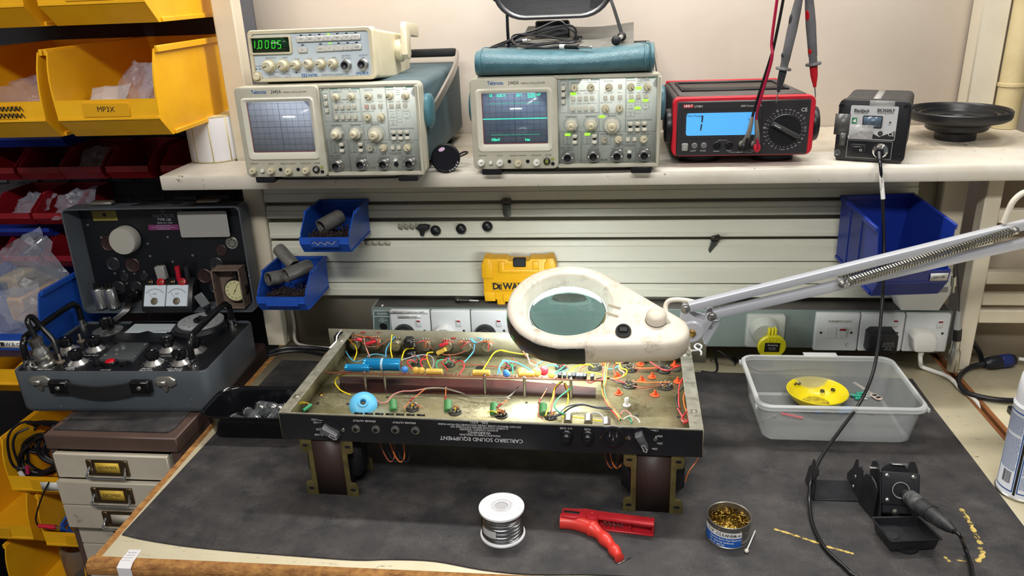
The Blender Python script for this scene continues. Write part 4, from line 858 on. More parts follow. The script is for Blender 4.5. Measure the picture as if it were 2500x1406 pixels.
# ================================================================ mains trunking
M_trk = mat('trunk_grey', '#75827d', .42, col2='#6b7772', nscale=6); M_trkt = mat('trunk_top', '#57544f', .5, col2='#4b4844', nscale=20)
M_sock = mat('socket_white', '#cfd2d2', .35); M_redneon = mat('neon_red', '#9c2530', .3)
FT = Fr((0, .650, 0), (1, 0, 0), (0, 0, 1))
tk = thing('mains_trunking', 'long grey mains distribution trunking with socket plates along the back of the bench', 'trunking', T(.81, .65, .034))
BT = T(-.81, -.65, -.034)
one('body', lambda b: b.at(BT).bx(.2335, 1.398, .650, .6985, .034, .1175, .002), M_trk, tk)
one('top_strip', lambda b: b.at(BT).bx(.240, 1.392, .653, .6985, .1175, .1182), M_trkt, tk)
def plate(x0, x1, z0=.033, z1=.1145):
    p = one('socket_plate', lambda b: b.at(BT @ FT.M).prism(rrect(x1-x0, z1-z0, .003, 3, (x0+x1)/2, (z0+z1)/2), 0, .008, .0025), M_sock, tk); return p
def rocker(p, u, v, on=True, w=.011, h=.0165):
    k = one('rocker_switch', lambda b: b.at(BT @ FT.M @ T(u, v, .0085) @ RX(6)).box(0, 0, 0, w, h, .005, .001), M_sock, p)
    one('neon', lambda b: b.at(BT @ FT.M @ T(u, v, .0085) @ RX(6)).box(0, h*.36, .0024, w*.72, h*.2, .001), M_redneon, p)
    one('switch_mark', lambda b: b.at(BT @ FT.M @ T(u, v, .0085) @ RX(6)).text('ON' if on else 'OFF', 0, -h*.32, .003, .0027), M_grey, p)
def screw(p, u, v, r=.0026): one('screw', lambda b: b.at(BT @ FT.M @ T(u, v, .008)).lathe([(r, 0), (r*.8, .0008), (1e-5, .001)], 14), M_dkmetal, p)
FTt = T(0, 0, 0)
lx = [(.276, .3605), (.363, .4458), (.448, .531)]
for i, (x0, x1) in enumerate(lx):
    p = plate(x0, x1); u, v = FT.uv(880+(905, 1510, 2120)[i]/6.25, 620+1030/6.25); rocker(p, u, v)
    u, v = FT.uv(880+(992, 1588, 2198)[i]/6.25, 620+1147/6.25); screw(p, u, v)
for x0, x1 in ((1.140, 1.2235), (1.2255, 1.3075), (1.3095, 1.392)):
    p = plate(x0, x1)
    if x0 < 1.2:
        u, v = FT.uv(1640+1413/3.472, 720+210/3.472); l = one('strip_label', lambda b: b.at(BT @ FT.M).box(u, v, .0086, .0475, .0082, .0008, .0002), M_white, p); one('label_lettering', lambda b: b.at(BT @ FT.M).text('WORKBENCH LIGHT', u, v, .0064, .0091, bold=.0001, sx=.72), M_ink, l) if 0 else one('label_lettering', lambda b: b.at(BT @ FT.M).text('WORKBENCH LIGHT', u, v, .0064, .0091, bold=.0001, sx=.72), M_ink, p)
        u, v = FT.uv(1640+1340/3.472, 720+305/3.472); one('fuse_cover', lambda b: b.at(BT @ FT.M).box(u, v, .0085, .0195, .024, .002, .0005), M_sock, p); screw(p, u, v, .0016)
        u, v = FT.uv(1640+1432/3.472, 720+305/3.472); rocker(p, u, v, w=.017, h=.023)
        for q in (1255, 1512): screw(p, *FT.uv(1640+q/3.472, 720+306/3.472))
        u, v = FT.uv(1640+1478/3.472, 720+408/3.472); one('maker_mark', lambda b: b.at(BT @ FT.M).arc(u, v, .003, 30, 300, .0007, .0082), M_grey, p)
    elif x0 < 1.3:
        rocker(p, *FT.uv(1640+1880/3.472, 720+225/3.472)); screw(p, *FT.uv(1640+1898/3.472, 720+308/3.472))
    else:
        rocker(p, *FT.uv(1640+2258/3.472, 720+232/3.472)); screw(p, *FT.uv(1640+2280/3.472, 720+312/3.472))
C6 = lambda x, y: FT.uv(880+x/6.25, 620+y/6.25)
np_ = one('maker_plate', lambda b: [b.at(BT @ FT.M).rect(*C6(212, 940), *C6(440, 872), .0006), b.rect(*C6(228, 1290), *C6(450, 960), .0006)], mat('plate_green', '#4f5f5c', .5), tk)
def mfr(b):
    b.at(BT @ FT.M); b.line([C6(205, 1300), C6(205, 866), C6(455, 866), C6(462, 1300)], .0012, .0007); b.line([C6(205, 950), C6(458, 950)], .0012, .0007)
    for s, x, y, q in (('OLSON', 330, 910, .0078), ('MAINS', 335, 985, .0036), ('DISTRIBUTION', 342, 1010, .0034), ('PANEL', 338, 1034, .0034)): u, v = C6(x, y); b.text(s, u, v, q*.85, .0008)
one('plate_lettering', mfr, M_sock, np_)
u, v = C6(352, 1105); one('hole', lambda b: b.at(BT @ FT.M @ T(u, v, 0)).lathe([(.0085, .0008), (.008, .0012), (.0066, .0012), (.006, .0005), (1e-5, .0005)], 20), M_blk, tk)
lb = one('paper_label', lambda b: [b.at(BT @ FT.M @ T(*C6(750, 862), .0088)).box(0, 0, 0, .082, .0085, .0006), b.at(BT @ FT.M @ T(*C6(760, 930), .0086)).box(0, 0, 0, .050, .0085, .0006)], M_white, tk)
def dn(b):
    b.at(BT @ FT.M @ T(*C6(750, 864), .0092)); b.text('DO NOT SWITCH OFF!', 0, 0, .0068, sx=.95); b.at(BT @ FT.M @ T(*C6(762, 933), .0090)); b.text('COMPUTERS', 0, 0, .0066, sx=.95)
one('label_lettering', dn, M_ink, lb)
for x, z in ((.257, .1195), (.955, .1195)): one('screw', lambda b: b.at(BT @ T(x, .658, z-.001)).lathe([(.004, 0), (.003, .002), (1e-5, .0024)], 12), M_steel, tk)
# industrial socket with yellow cover
P5 = lambda x, y: FT.uv(1640+x/3.472, 720+y/3.472)
a = P5(612, 428); c = P5(965, 158)
pl = one('industrial_socket', lambda b: b.at(BT @ FT.M).prism(rrect(c[0]-a[0], c[1]-a[1], .006, 4, (a[0]+c[0])/2, (a[1]+c[1])/2), 0, .010, .003), mat('socket_grey', '#a3a79f', .45), tk)
u, v = P5(770, 275); one('socket_barrel', lambda b: b.at(BT @ FT.M @ T(u, v, .008) @ RX(12)).lathe([(.030, 0), (.027, .012), (.023, .02), (1e-5, .02)], 28), mat('socket_grey', '#b6b9b2'), pl)
M_yc = mat('cover_yellow', '#d9cf1f', .35)
u, v = P5(820, 375); cv = one('socket_cover', lambda b: b.at(BT @ FT.M @ T(u, v, .030) @ RX(8)).lathe([(1e-5, -.004), (.025, -.004), (.0275, 0), (.0275, .004), (.025, .007), (1e-5, .0075)], 36), M_yc, pl)
def hinge(b):
    for q in (800, 826, 852): a = P5(q, 220); c = P5(q, 335); b.at(BT @ FT.M).bx(a[0]-.0022, a[0]+.0022, c[1], a[1], .024, .040, .001)
one('cover_hinge', hinge, M_yc, pl)
u, v = P5(820, 372); dl = one('cover_label', lambda b: b.at(BT @ FT.M @ T(u, v, .030) @ RX(8)).box(0, 0, .0078, .029, .021, .0008, .0002), M_dkmetal, pl)
one('label_lettering', lambda b: [b.at(BT @ FT.M @ T(u, v, .030) @ RX(8)).text('duraplug', 0, .006, .0058, .0086), b.text('IP44  BS EN', 0, -.001, .003, .0086), b.text('16A 110V', 0, -.005, .003, .0086)], M_white, dl)
for x, y in ((672, 190), (930, 190), (650, 405)): screw(pl, *P5(x, y), .0042)
# plugs in the sockets
def plug(M, m, label, r=.0265):
    t = thing('plug', label, 'plug', M, 'plugs in the trunking sockets')
    one('body', lambda b: b.prism([(r*cos(a), r*sin(a)-.004) for a in [radians(q) for q in range(-20, 201, 20)]]+[(-r*.8, -.026), (r*.8, -.026)], 0, .020, .006), m, t)
    one('face_ring', lambda b: b.at(T(0, -.002, .0201)).arc(0, 0, r*.66, 0, 180, .0016, .0003), M_grey if m is M_blk else M_white, t)
for i, (x, y, m, l) in enumerate(((690, 1190, M_blk, 'black rounded plug under the DO NOT SWITCH OFF label'), (1305, 1190, M_white, 'white rounded plug in the middle socket left of the magnifier lamp'), (1915, 1195, M_blk, 'black rounded plug in the socket nearest the magnifier lamp'))):
    u, v = C6(x, y); plug(FT.M @ T(u, v+.003, .0085) @ S(.88), m, l)
u, v = P5(1755, 375)
t = thing('power_adapter', 'black boxy power adapter plugged into the trunking behind the clear box', 'adapter', FT.M @ T(u-.004, v+.010, .0085) @ S(.74))
one('body', lambda b: b.prism([(-.036, -.030), (.036, -.030), (.036, .018), (.028, .029), (-.026, .029), (-.036, .020)], 0, .042, .004), M_blk, t)
one('label_lettering', lambda b: [b.text(s, .012, .000-.0048*i, q, .0423) for i, (s, q) in enumerate((('AC ADAPTER', .0046), ('INPUT 230V~ 50Hz', .0036), ('OUTPUT 12V 500mA', .0036), ('CE  \u25a1', .0056), ('MADE IN CHINA', .003)))], M_grey, t)
u, v = P5(2120, 370)
t = thing('plug', 'white angled plug with a white lead in the rightmost socket', 'plug', FT.M @ T(u-.006, v+.006, .0085) @ S(.76), 'plugs in the trunking sockets')
M_pw = mat('plug_white', '#d6d3cc', .4)
one('body', lambda b: b.prism([(-.032, .012), (-.022, .026), (.0, .030), (.020, .024), (.030, .008), (.030, -.022), (.022, -.028), (-.020, -.028), (-.026, -.020)], 0, .034, .008), M_pw, t)
KP = FT.M @ T(u-.006, v+.006, .0085) @ S(.76); Mi = KP.inverted()
def ribs(b):
    b.at(T(0, -.027, .016) @ RX(90)); pr = []
    for i in range(7): pr += [(.0085-.0005*i, .0035*i), (.0085-.0005*i, .0035*i+.002), (.0068-.0005*i, .0035*i+.0022), (.0068-.0005*i, .0035*i+.0034)]
    b.lathe([(1e-5, 0)]+pr+[(1e-5, .0245)], 18)
one('strain_relief', ribs, M_pw, t)
pts = [KP @ Vector((0, -.045, .016)), KP @ Vector((.001, -.058, .019)), Z(1640+2120/3.472, 895, .006), Z(1640+2210/3.472, 905, .0035), Z(1640+2330/3.472, 918, .0035), Z(1640+2400/3.472, 934, .0035), Z(1640+2445/3.472, 948, .0035), Vector((1.4035, .50, -.008)), Vector((1.403, .48, -.06)), Vector((1.403, .47, -.2))]
one('lead', lambda b: b.at(Mi).tube(pts, .0042, 10, 6), M_pw, t)
# white box on the trunking under the big bin
t = thing('dispenser_box', 'white plastic box standing on the trunking under the large blue bin', 'box', T(1.336, .672, .1184))
one('body', lambda b: b.at(RX(90) @ T(0, 0, -.022)).prism([(-.036, 0), (.034, 0), (.050, .035), (.050, .075), (-.052, .075), (-.052, .035)], 0, .046, .003), M_white, t)
one('slot', lambda b: b.box(.012, -.0245, .045, .062, .002, .010, .0006), M_grey, t)
# ================================================================ yellow tool case on the trunking
FD = Fr((.4745, .662, .1183), (1, 0, 0), (0, .0, 1))
def case():
    t = thing('tool_case', 'yellow plastic bit case with a black latch standing on the trunking behind the magnifier lamp', 'case', FD.M)
    M_y = mat('case_yellow', '#d9a416', .42, col2='#cf9912', nscale=12)
    P = lambda x, y: FD.uv(880+x/6.25, 620+y/6.25)
    W, H = .150, .104
    def body(b):
        b.prism([(.004, .012), (.026, .012), (.027, 0), (.043, 0), (.044, .010), (W-.044, .010), (W-.043, 0), (W-.027, 0), (W-.026, .012), (W-.004, .012), (W, .03), (W, .088), (W-.008, H-.002), (W-.05, H-.002), (W-.055, H-.007), (.055, H-.007), (.05, H-.002), (.008, H-.002), (0, .088), (0, .03)], -.036, -.003, .003, .003)
        for q in (((-.002, .060), (.022, .060), (.022, .092), (.016, .104), (.004, .1045), (-.002, .090)), ((.002, .009), (.024, .009), (.024, .030), (.0, .030))):
            b.prism(list(q), -.034, .0005, .003); b.prism([(W-x, y) for x, y in q][::-1], -.034, .0005, .003)
        b.prism([(.034, .072), (W-.034, .072), (W-.034, .080), (.046, .080), (.046, .097), (.034, .097)], -.01, .0000, .002); b.prism([(W-.046, .080), (W-.034, .080), (W-.034, .097), (W-.046, .097)], -.01, 0, .002)
        b.prism([(.040, .008), (W-.040, .008), (W-.040, .024), (.040, .024)], -.01, .0000, .002)
    one('body', body, M_y, t)
    one('latch', lambda b: b.box(.077, .094, -.006, .026, .018, .014, .002), M_blkm, t)
    a, c = P(2020, 555), P(2900, 460)
    def tx(b):
        u, v = P(2012, 505); b.text('D', u, v, .0185, -.0026, 'LEFT', bold=.0008); b.text('E', u+.0125, v-.0013, .0145, -.0026, 'LEFT', bold=.0008); b.text('WALT', u+.0225, v, .0185, -.0026, 'LEFT', bold=.0008, sx=.95)
        b.line([(u-.001, v+.0085), (u+.078, v+.0085)], .0007, -.0027); b.line([(u-.001, v-.0095), (u+.078, v-.0095)], .0007, -.0027)
    one('lettering', tx, M_ink, t)
case()
# hooks, black caps, torn putty on the slats
def clip(p, rz, rx, label):
    t = thing('panel_clip', label, 'clip', T(*p) @ RZ(rz), 'metal clips on the slat panel')
    M = RX(rx)
    one('spring', lambda b: [b.at(M @ T(0, -.004, .006)).box(0, 0, 0, .020, .008, .012, .002), b.at(M).tube([(-.008, -.006, .008), (-.009, -.012, .012), (0, -.015, .016), (.009, -.012, .012), (.008, -.006, .008)], .0014, 6, 3)], M_dkmetal, t)
    one('arm', lambda b: b.at(M @ RX(90)).prism([(-.008, 0), (.008, 0), (.0075, -.022), (.003, -.030), (-.003, -.030), (-.0075, -.022)], .004, .008, .001), mat('clip_grey', '#5d625e', .4, .6), t)
    return t
clip((.5265, .6995, .3270), 0, 4, 'grey metal spring clip on the top slats above the yellow tool case')
clip((.9400, .6990, .2500), 34, 22, 'dark bent metal clip on the slats left of the large blue bin')
for i, (x, y, l) in enumerate(((1064, 562, 'left of three black domed caps, beside the torn black putty'), (1126, 558, 'middle of three black domed caps on the slat panel'), (1190, 552, 'right of three black domed caps, under the spring clip'))):
    c = Y(x, y, .7008); tag(one('domed_cap', lambda b: b.at(T(c.x, .7008, c.z) @ RX(90)).lathe([(.0105, 0), (.0112, .002), (.010, .006), (.0065, .009), (1e-5, .0105)], 24), M_blk), l, 'cap', 'black caps on the slats')
c = Y(1033, 560, .7008)
tag(one('putty_lump', lambda b: b.at(T(c.x, .7008, c.z) @ RX(90)).prism([(-.014, .004), (-.008, .011), (.006, .012), (.016, .010), (.013, .002), (.004, -.004), (.001, -.013), (-.006, -.012), (-.007, -.003)], 0, .008, .003), M_blkm), 'torn lump of black putty stuck on the slats', 'putty')
o = one('glue_remains', lambda b: [b.at(T(.30+.012*i, .7004, .2795) @ RX(90)).prism([(-.005, -.004), (.004, -.007), (.006, .003), (-.003, .007)], 0, .0005) for i in range(5)], mat('glue', '#8d8878', .8), sp)
o = one('glue_remains', lambda b: [b.at(T(.185+.014*i, .7004, .2435) @ RX(90)).prism([(-.006, -.004), (.005, -.005), (.007, .004), (-.005, .005)], 0, .0005) for i in range(7)], mat('glue2', '#aca795', .8), sp)
c = Y(1150, 722, .675); t = thing('jack_plug', 'small dark metal jack plug lying on the trunking left of the yellow case', 'plug', T(c.x, .675, .1184))
one('body', lambda b: b.cyl((-.028, .002, .005), (-.004, .001, .005), .0045, .0036, 12).sphere((-.030, .002, .006), .0065, 12, 8), M_dkmetal, t); one('tip', lambda b: b.cyl((-.004, .001, .005), (.016, 0, .0045), .0026, n=10), M_steel, t)
# ================================================================ magnifier lamp
M_lw = mat('lamp_white', '#d0c8ba', .45, col2='#c0b6a6', nscale=12); wear(M_lw, '#978a76', 30, .55, .72, 160)
M_arm = mat('arm_grey', '#b9bcc4', .35, .25); M_spr = mat('spring_steel', '#a9a79f', .25, 1)
C0 = Y(1385, 740, .36); tl = radians(20)
FH = Fr(C0+Vector((0, 0, 0)), (1, 0, 0), (0, cos(tl), sin(tl)))
def lamp():
    t = thing('magnifier_lamp', 'grubby white magnifier lamp with a lit round lens on a sprung metal arm', 'lamp', T(1.46, .42, -.0008))
    B = T(-1.46, -.42, .0008); H = B @ FH.M
    P = lambda x, y: FH.uv(1220+x/4.464, 620+y/4.464)
    R0, tc, tr = .1015, Vector((.158, -.056)), .037
    N = 120
    def hull(th, g=0):
        d = Vector((cos(th), sin(th))); best = R0-g
        # support of the swept pair of circles along the ray from the lens centre
        lo, hi = 0, .4
        for _ in range(28):
            m = (lo+hi)/2; p = d*m; s = max(0, min(1, p.dot(tc)/tc.length_squared)); 
            ok = any((p-tc*k).length <= (R0+(tr-R0)*k)-g for k in [i/40 for i in range(41)])
            if ok: lo = m
            else: hi = m
        return lo
    angs = [2*pi*i/N for i in range(N)]
    cache = {}
    def ring(g, z):
        if g not in cache: cache[g] = [hull(a, g) for a in angs]
        return [(r*cos(a), r*sin(a), z) for r, a in zip(cache[g], angs)]
    def circ(r, z): return [(r*cos(a), r*sin(a), z) for a in angs]
    def head(b):
        b.at(H)
        b.loft([circ(.0650, -.0215), circ(.0655, -.0195), circ(.068, -.015), circ(.0735, -.003), circ(.0750, -.0004), circ(.0768, .0005), ring(.010, .0005), ring(.006, -.001), ring(.0025, -.004), ring(.0008, -.010), ring(0, -.024), ring(.001, -.036), ring(.006, -.043), ring(.008, -.0435), ring(.009, -.040), ring(.012, -.022), circ(.0668, -.0205), circ(.0650, -.0215)], True, False)
    one('head_housing', head, M_lw, t)
    M_rim = mat('lamp_rim', '#d3d6da', .35)
    M_gl = mat('lens_glass', '#cfe9e4', .0, trans=1, ior=1.45)
    def lens(b):
        b.at(H @ T(0, 0, -.0235)); r = .0645; k = 10
        up = [(r*sin(pi/2*(1-i/k)) if i < k else 1e-5, 0.0012+.0034*(1-(1-i/k)**2)) for i in range(k+1)]
        b.lathe([(1e-5, -.0046)]+[(p[0], -p[1]) for p in up[::-1][1:]]+up, 72)
    one('lens', lens, M_gl, t)
    M_tube = mat('ring_tube', '#f2fbff', .4, emit=44)
    tb = one('ring_tube', lambda b: b.at(H @ T(0, 0, -.0345)).torus(.0705, .0070, 60, 10), M_tube, t)
    for x, y, r in ((1248, 578, 24), (1222, 665, 24)):
        u, v = P(x, y); one('vent_slot', lambda b: b.at(H @ T(u, v, .0006) @ RZ(-r)).box(0, 0, 0, .022, .0055, .001, .0004), mat('slot_dark', '#8f8672', .7), t)
    u, v = P(1347, 868)
    k = one('switch_bezel', lambda b: b.at(H @ T(u, v+.002, .0025) @ RX(22)).lathe([(.0125, -.01), (.0125, .003), (.0112, .005), (.0090, .005), (.0086, .0035), (1e-5, .0035)], 30), M_blk, t)
    one('switch_rocker', lambda b: b.at(H @ T(u, v+.002, .0065) @ RX(28)).box(0, 0, 0, .0145, .0090, .006, .0015), M_blk, k)
    # black tape round the front-left rim, green tape behind it
    def tape(b, a0, a1, off, rows, n=30):
        pr = []
        for i in range(n+1):
            a = radians(a0+(a1-a0)*i/n); w = .0005*sin(i*.9)+.0003*sin(i*2.3); hh = hull(a)
            q = [(hh-g+off+w, z) for g, z in rows]+[(hh-g-.002, z) for g, z in rows[::-1]]
            pr.append([(r*cos(a), r*sin(a), z) for r, z in q])
        b.loft(pr)
    one('black_tape', lambda b: tape(b.at(H), 196, 287, .0014, ((.007, -.0445), (.001, -.037), (0, -.024), (.0008, -.012), (.0025, -.005))), mat('tape_black', '#15151a', .4), t)
    one('green_tape', lambda b: tape(b.at(H), 176, 214, .0008, ((.004, -.042), (.001, -.037), (0, -.026)), 10), mat('tape_green', '#45b84e', .4), t)
    # ball joint and shaft
    J = Vector(P(1705, 722)+(.008,))
    bj = one('ball_joint', lambda b: b.at(H @ T(J.x, J.y, 0)).lathe([(.0168, -.012), (.0168, .006), (.0158, .012), (.011, .0165), (1e-5, .018)], 32), M_lw, t)
    one('joint_seam', lambda b: b.at(H @ T(J.x, J.y, .0005)).torus(.0169, .0007, 36, 6), M_ink, bj)
    yb = .375
    A = B
    Jw = FH.M @ Vector((J.x, J.y, .009)); bp = Y(1220+1945/4.464, 620+745/4.464, yb-.004)
    one('joint_shaft', lambda b: b.at(A).cyl(Jw, Jw.lerp(bp, .88), .0085, .0075, 18).cyl(Jw.lerp(bp, .85), bp+Vector((.02, 0, 0)), .004, n=12), M_lw, t)
    # bracket plate
    FB = Fr((0, yb-.006, 0), (1, 0, 0), (0, 0, 1)); Q = lambda x, y: FB.uv(1220+x/4.464, 620+y/4.464)
    out = [Q(*q) for q in ((1952, 740), (1985, 570), (2008, 545), (2040, 548), (2062, 575), (2066, 645), (2130, 690), (2222, 714), (2250, 650), (2290, 632), (2335, 655), (2342, 695), (2190, 925), (2140, 948), (2060, 945), (1990, 905), (1952, 830))]
    bk = one('bracket_plate', lambda b: b.at(A @ FB.M).prism(out, 0, .004, .0012), M_arm, t)
    one('bracket_plate', lambda b: b.at(A @ FB.M).prism([(x+.004, y) for x, y in out], -.024, -.020, .0012), M_arm, t)
    one('bracket_tail', lambda b: b.at(A @ FB.M).prism([Q(*q) for q in ((2180, 925), (2270, 770), (2400, 760), (2418, 735), (2415, 790), (2268, 1030), (2238, 1020), (2220, 940))], -.016, -.013, .0008), M_arm, t)
    u, v = Q(2092, 838)
    bo = one('bracket_boss', lambda b: b.at(A @ FB.M @ T(u, v, .0038)).lathe([(.020, 0), (.017, .0030), (1e-5, .0034)], 32), M_arm, bk)
    one('brass_nut', lambda b: b.at(A @ FB.M @ T(u, v, .0065)).prism(ngon(6, .0062), 0, .007, .001), M_brass, bk)
    for x, y in ((2022, 590), (2308, 672)):
        u, v = Q(x, y); one('bolt', lambda b: b.at(A @ FB.M @ T(u, v, .0038)).prism(ngon(6, .0058), 0, .004, .001).lathe([(.0075, 0), (.0075, .0012), (1e-5, .0012)], 18), M_steel, bk)
    u, v = Q(2303, 832); one('bolt', lambda b: b.at(A @ FB.M @ T(u, v, -.0135)).lathe([(.0042, 0), (.003, .002), (1e-5, .0022)], 12), M_grey, t)
    # arm bars: square channel
    y2 = .43
    def bar(p0, p1, h=.0135, d=.016):
        d0 = (p1-p0).normalized(); up = Vector((0, 0, 1)); sd = d0.cross(up).normalized(); u2 = sd.cross(d0)
        def f(b):
            b.at(A); pr = rrect(d, h, .0016, 2)
            b.loft([[p0+d0*s+sd*x+u2*y for x, y in pr] for s in (0, (p1-p0).length)])
        return f
    pA = Y(1682, 749, yb); pB = Y(2456, 559, y2); pC = Y(1741, 766, yb); pD = Y(2500, 592, y2)
    e = (pB-pA).normalized()
    one('arm_bar', bar(pA, pB+e*.13), M_arm, t); e2 = (pD-pC).normalized(); one('arm_bar', bar(pC, pD+e2*.10), M_arm, t)
    def spring(a, c, r=.0064):
        d0 = (c-a); L = d0.length; n = 58; M = along(a, c)
        def f(b): b.at(A @ M).tube([(r*cos(2*pi*i/8), r*sin(2*pi*i/8), L*i/(8*n)) for i in range(8*n+1)], .00125, 5, 0)
        return f
    s0 = Y(2056, 693, yb-.006); s1 = Y(2478, 563, y2-.012)
    one('spring', spring(s0+(s1-s0)*.03, s1-(s1-s0)*.02), M_spr, t)
    one('spring', spring(Y(2050, 684, yb+.03), Y(2480, 556, y2+.02), .0058), M_spr, t)
    for p in (s0, s1):
        k = one('spring_bolt', lambda b: b.at(A @ T(p.x, p.y, p.z) @ RX(90)).lathe([(.0062, -.012), (.0062, .001), (.0042, .002), (.0042, .006), (.0025, .007), (1e-5, .007)], 20), M_steel, t)
    # far end: elbow and pole clamped to the neighbouring bench, outside the frame
    E1 = pB+e*.11
    one('elbow', lambda b: b.at(A @ T(E1.x, E1.y, E1.z-.01) @ RX(90)).lathe([(1e-5, -.012), (.03, -.012), (.03, .012), (1e-5, .012)], 24), M_arm, t)
    one('pole', lambda b: b.at(A).cyl((E1.x, E1.y, -.0008), (E1.x, E1.y, E1.z-.005), .008, n=16), M_steel, t)
    one('clamp_foot', lambda b: b.at(A).box(E1.x, E1.y, .006, .05, .06, .0136, .002), M_blk, t)
    # flex
    M_fx = mat('flex_white', '#cfc8ba', .45)
    W = lambda x, y, yy: Y(1220+x/4.464, 620+y/4.464, yy)
    one('flex', lambda b: b.at(A).tube([W(1700, 655, .325), W(1745, 650, .320), W(1800, 700, .318), W(1880, 800, .32), W(1960, 900, .322), W(2030, 1010, .324), W(2075, 1065, .326)], .0040, 10, 6), M_fx, t)
    one('flex', lambda b: b.at(A).tube([W(1850, 700, .375), W(1815, 640, .385), W(1808, 570, .392), W(1840, 515, .395), W(1920, 498, .395), W(2020, 505, .392), W(2120, 525, .39)], .0042, 10, 6), M_fx, t)
    one('flex', lambda b: b.at(A).tube([Y(2450, 545, y2), Y(2462, 515, y2), Y(2475, 490, y2), Y(2500, 470, y2), Y(2530, 470, y2)], .0046, 10, 6), M_fx, t)
    def ct(b):
        c = W(2110, 1050, .327); b.at(A @ T(c.x, c.y, c.z) @ RX(20) @ RZ(-20)).tube([(-.016, -.006, 0), (-.004, -.002, 0), (.008, .004, 0), (.010, .014, 0), (.002, .016, 0), (0, .008, 0), (.012, .002, 0), (.014, -.006, 0)], .0016, 6, 3)
    one('flex_clip', ct, mat('clip_white', '#c9ccd0', .3, .5), t)
lamp()
# ================================================================ louvred rack with bins
lp = thing('louvre_panel', 'dark louvred steel panel that carries the bins at the left', 'louvre panel', T(-.6, .86, -.9))
BL = T(.6, -.86, .9)
one('sheet', lambda b: b.at(BL).bx(-1.25, -.02, .862, .868, -.9, 1.0), M_dark, lp)
M_lv = mat('louvre_lip', '#55555c', .45, col2='#4a4a52', nscale=30)
def louv(b, kz):
    k, z = kz; x = -1.13+.08*(k % 14)+(.012 if k >= 14 and (k//14) % 2 else 0); b.at(BL)
    b.loft([[(xx, .862, z), (xx, .8555, z+.001), (xx, .8535, z+.004), (xx, .8575, z+.010), (xx, .862, z+.011)] for xx in (x-.028, x-.024, x+.024, x+.028)])
each('louvre', [(14*k+i, z) for k, z in enumerate((.72, .595, .45, .345, .30, .243, -.30)) for i in range(5, 14)], louv, M_lv, lp)
one('seam_strip', lambda b: b.at(BL).bx(-.642, -.630, .858, .862, -.2, .48), mat('strip_grey', '#8b857c', .6), lp)
def ybin(x, y, z, label, txt=None, w=.205, rz=0):
    t = place_bin(bin_mesh(w, .355, .078 if z == -.038 else .158, .070, True, .003, taper=.06, band=.036), M_byel, T(x, y, z) @ RZ(rz), label, 'yellow bins on the louvred panel')
    one('label_recess', lambda b: [b.bx(-.045, .045, -.0022, -.0010, .040, .064, .0004)], mat('bin_yellow_dk', '#dba114', .45), t)
    if txt:
        def tx(b):
            for i, (s, dx, dz, q) in enumerate(txt): b.at(T(dx, -.0024, dz) @ RX(90)).text(s, 0, 0, q, .0003, rot=random.uniform(-2, 2))
        one('handwriting', tx, M_ink, t)
    return t
ybin(-.165, .505, .508, 'large yellow bin lettered MP3X, holding clear bags, under the top row', (('MP3X', .0, .053, .0135),))
t = ybin(-.385, .505, .508, 'yellow bin with a scribbled-out label, at the left picture edge', (('MP3 SIDE', .03, .058, .011), ('CENTRAL', .03, .046, .010)))
def scr(b):
    for zz in (.058, .046): b.at(T(.03, -.0028, zz) @ RX(90)).line([(-.03+.004*i, .0035*((-1)**i)) for i in range(16)], .0018, .0004)
one('scribble', scr, M_ink, t)
ybin(-.150, .505, .704, 'large yellow bin at the top, above the MP3X bin')
ybin(-.372, .505, .704, 'yellow bin of the top row in the left picture corner')
for x, z, l in ((-.495, -.305, 'yellow bin of coiled black cables left of the drawer cabinet'), (-.452, -.455, 'yellow bin with blue cable and red plug below the black cables'), (-.676, -.440, 'yellow bin at the left edge beside the bin of blue cable'), (-.575, -.600, 'yellow bin lowest at the left, holding glassware'), (-.598, -.038, 'yellow bin at the left edge below the blue bin with the plastic bag')):
    ybin(x, .505, z, l, (('MP3 Pix', .01, .056, .010), ('stereo Amplif', .012, .044, .009)) if x == -.452 else None)
b = bpy.data.objects
kb = [o for o in COL.objects if o.get('label', '').startswith('yellow bin of coiled')][0]
one('paper_label', lambda b: [b.bx(-.022, .026, -.0030, -.0024, .038, .060)], M_white, kb)
# red bins
def rbin(x, z, label, y=.70):
    return place_bin(bin_mesh(.098, .158, .062, .030, rimlen=.50, taper=.05), M_bred, T(x, y, z), label, 'small red bins on the louvred panel')
rows = ((.386, ((-.585, 'leftmost red bin of the top red row'), (-.481, 'red bin of loose silver screws in the top red row'), (-.385, 'red bin with a grey bag, third in the top red row'), (-.279, 'empty-looking red bin of the top red row, left of the shelf end'), (-.155, 'red bin of the top red row behind the shelf end'))),
        (.285, ((-.577, 'red bin with grey bags, left in the middle red row'), (-.474, 'red bin with a clear bag, beside the tester lid in the middle row'), (-.37, 'red bin of the middle row hidden behind the tester lid'))),
        (.186, ((-.677, 'red bin cut by the left edge in the lowest red row'), (-.577, 'red bin with a metal plug in the lowest red row'), (-.474, 'red bin beside the tester lid in the lowest red row'))))
for z, r in rows:
    for x, l in r:
        if 'hidden' not in l: rbin(x, z, l)
M_scr = mat('screw_heap', '#2c2b2a', .4, .6, col2='#b9b6ae', nscale=420, nlo=.56, nhi=.60)
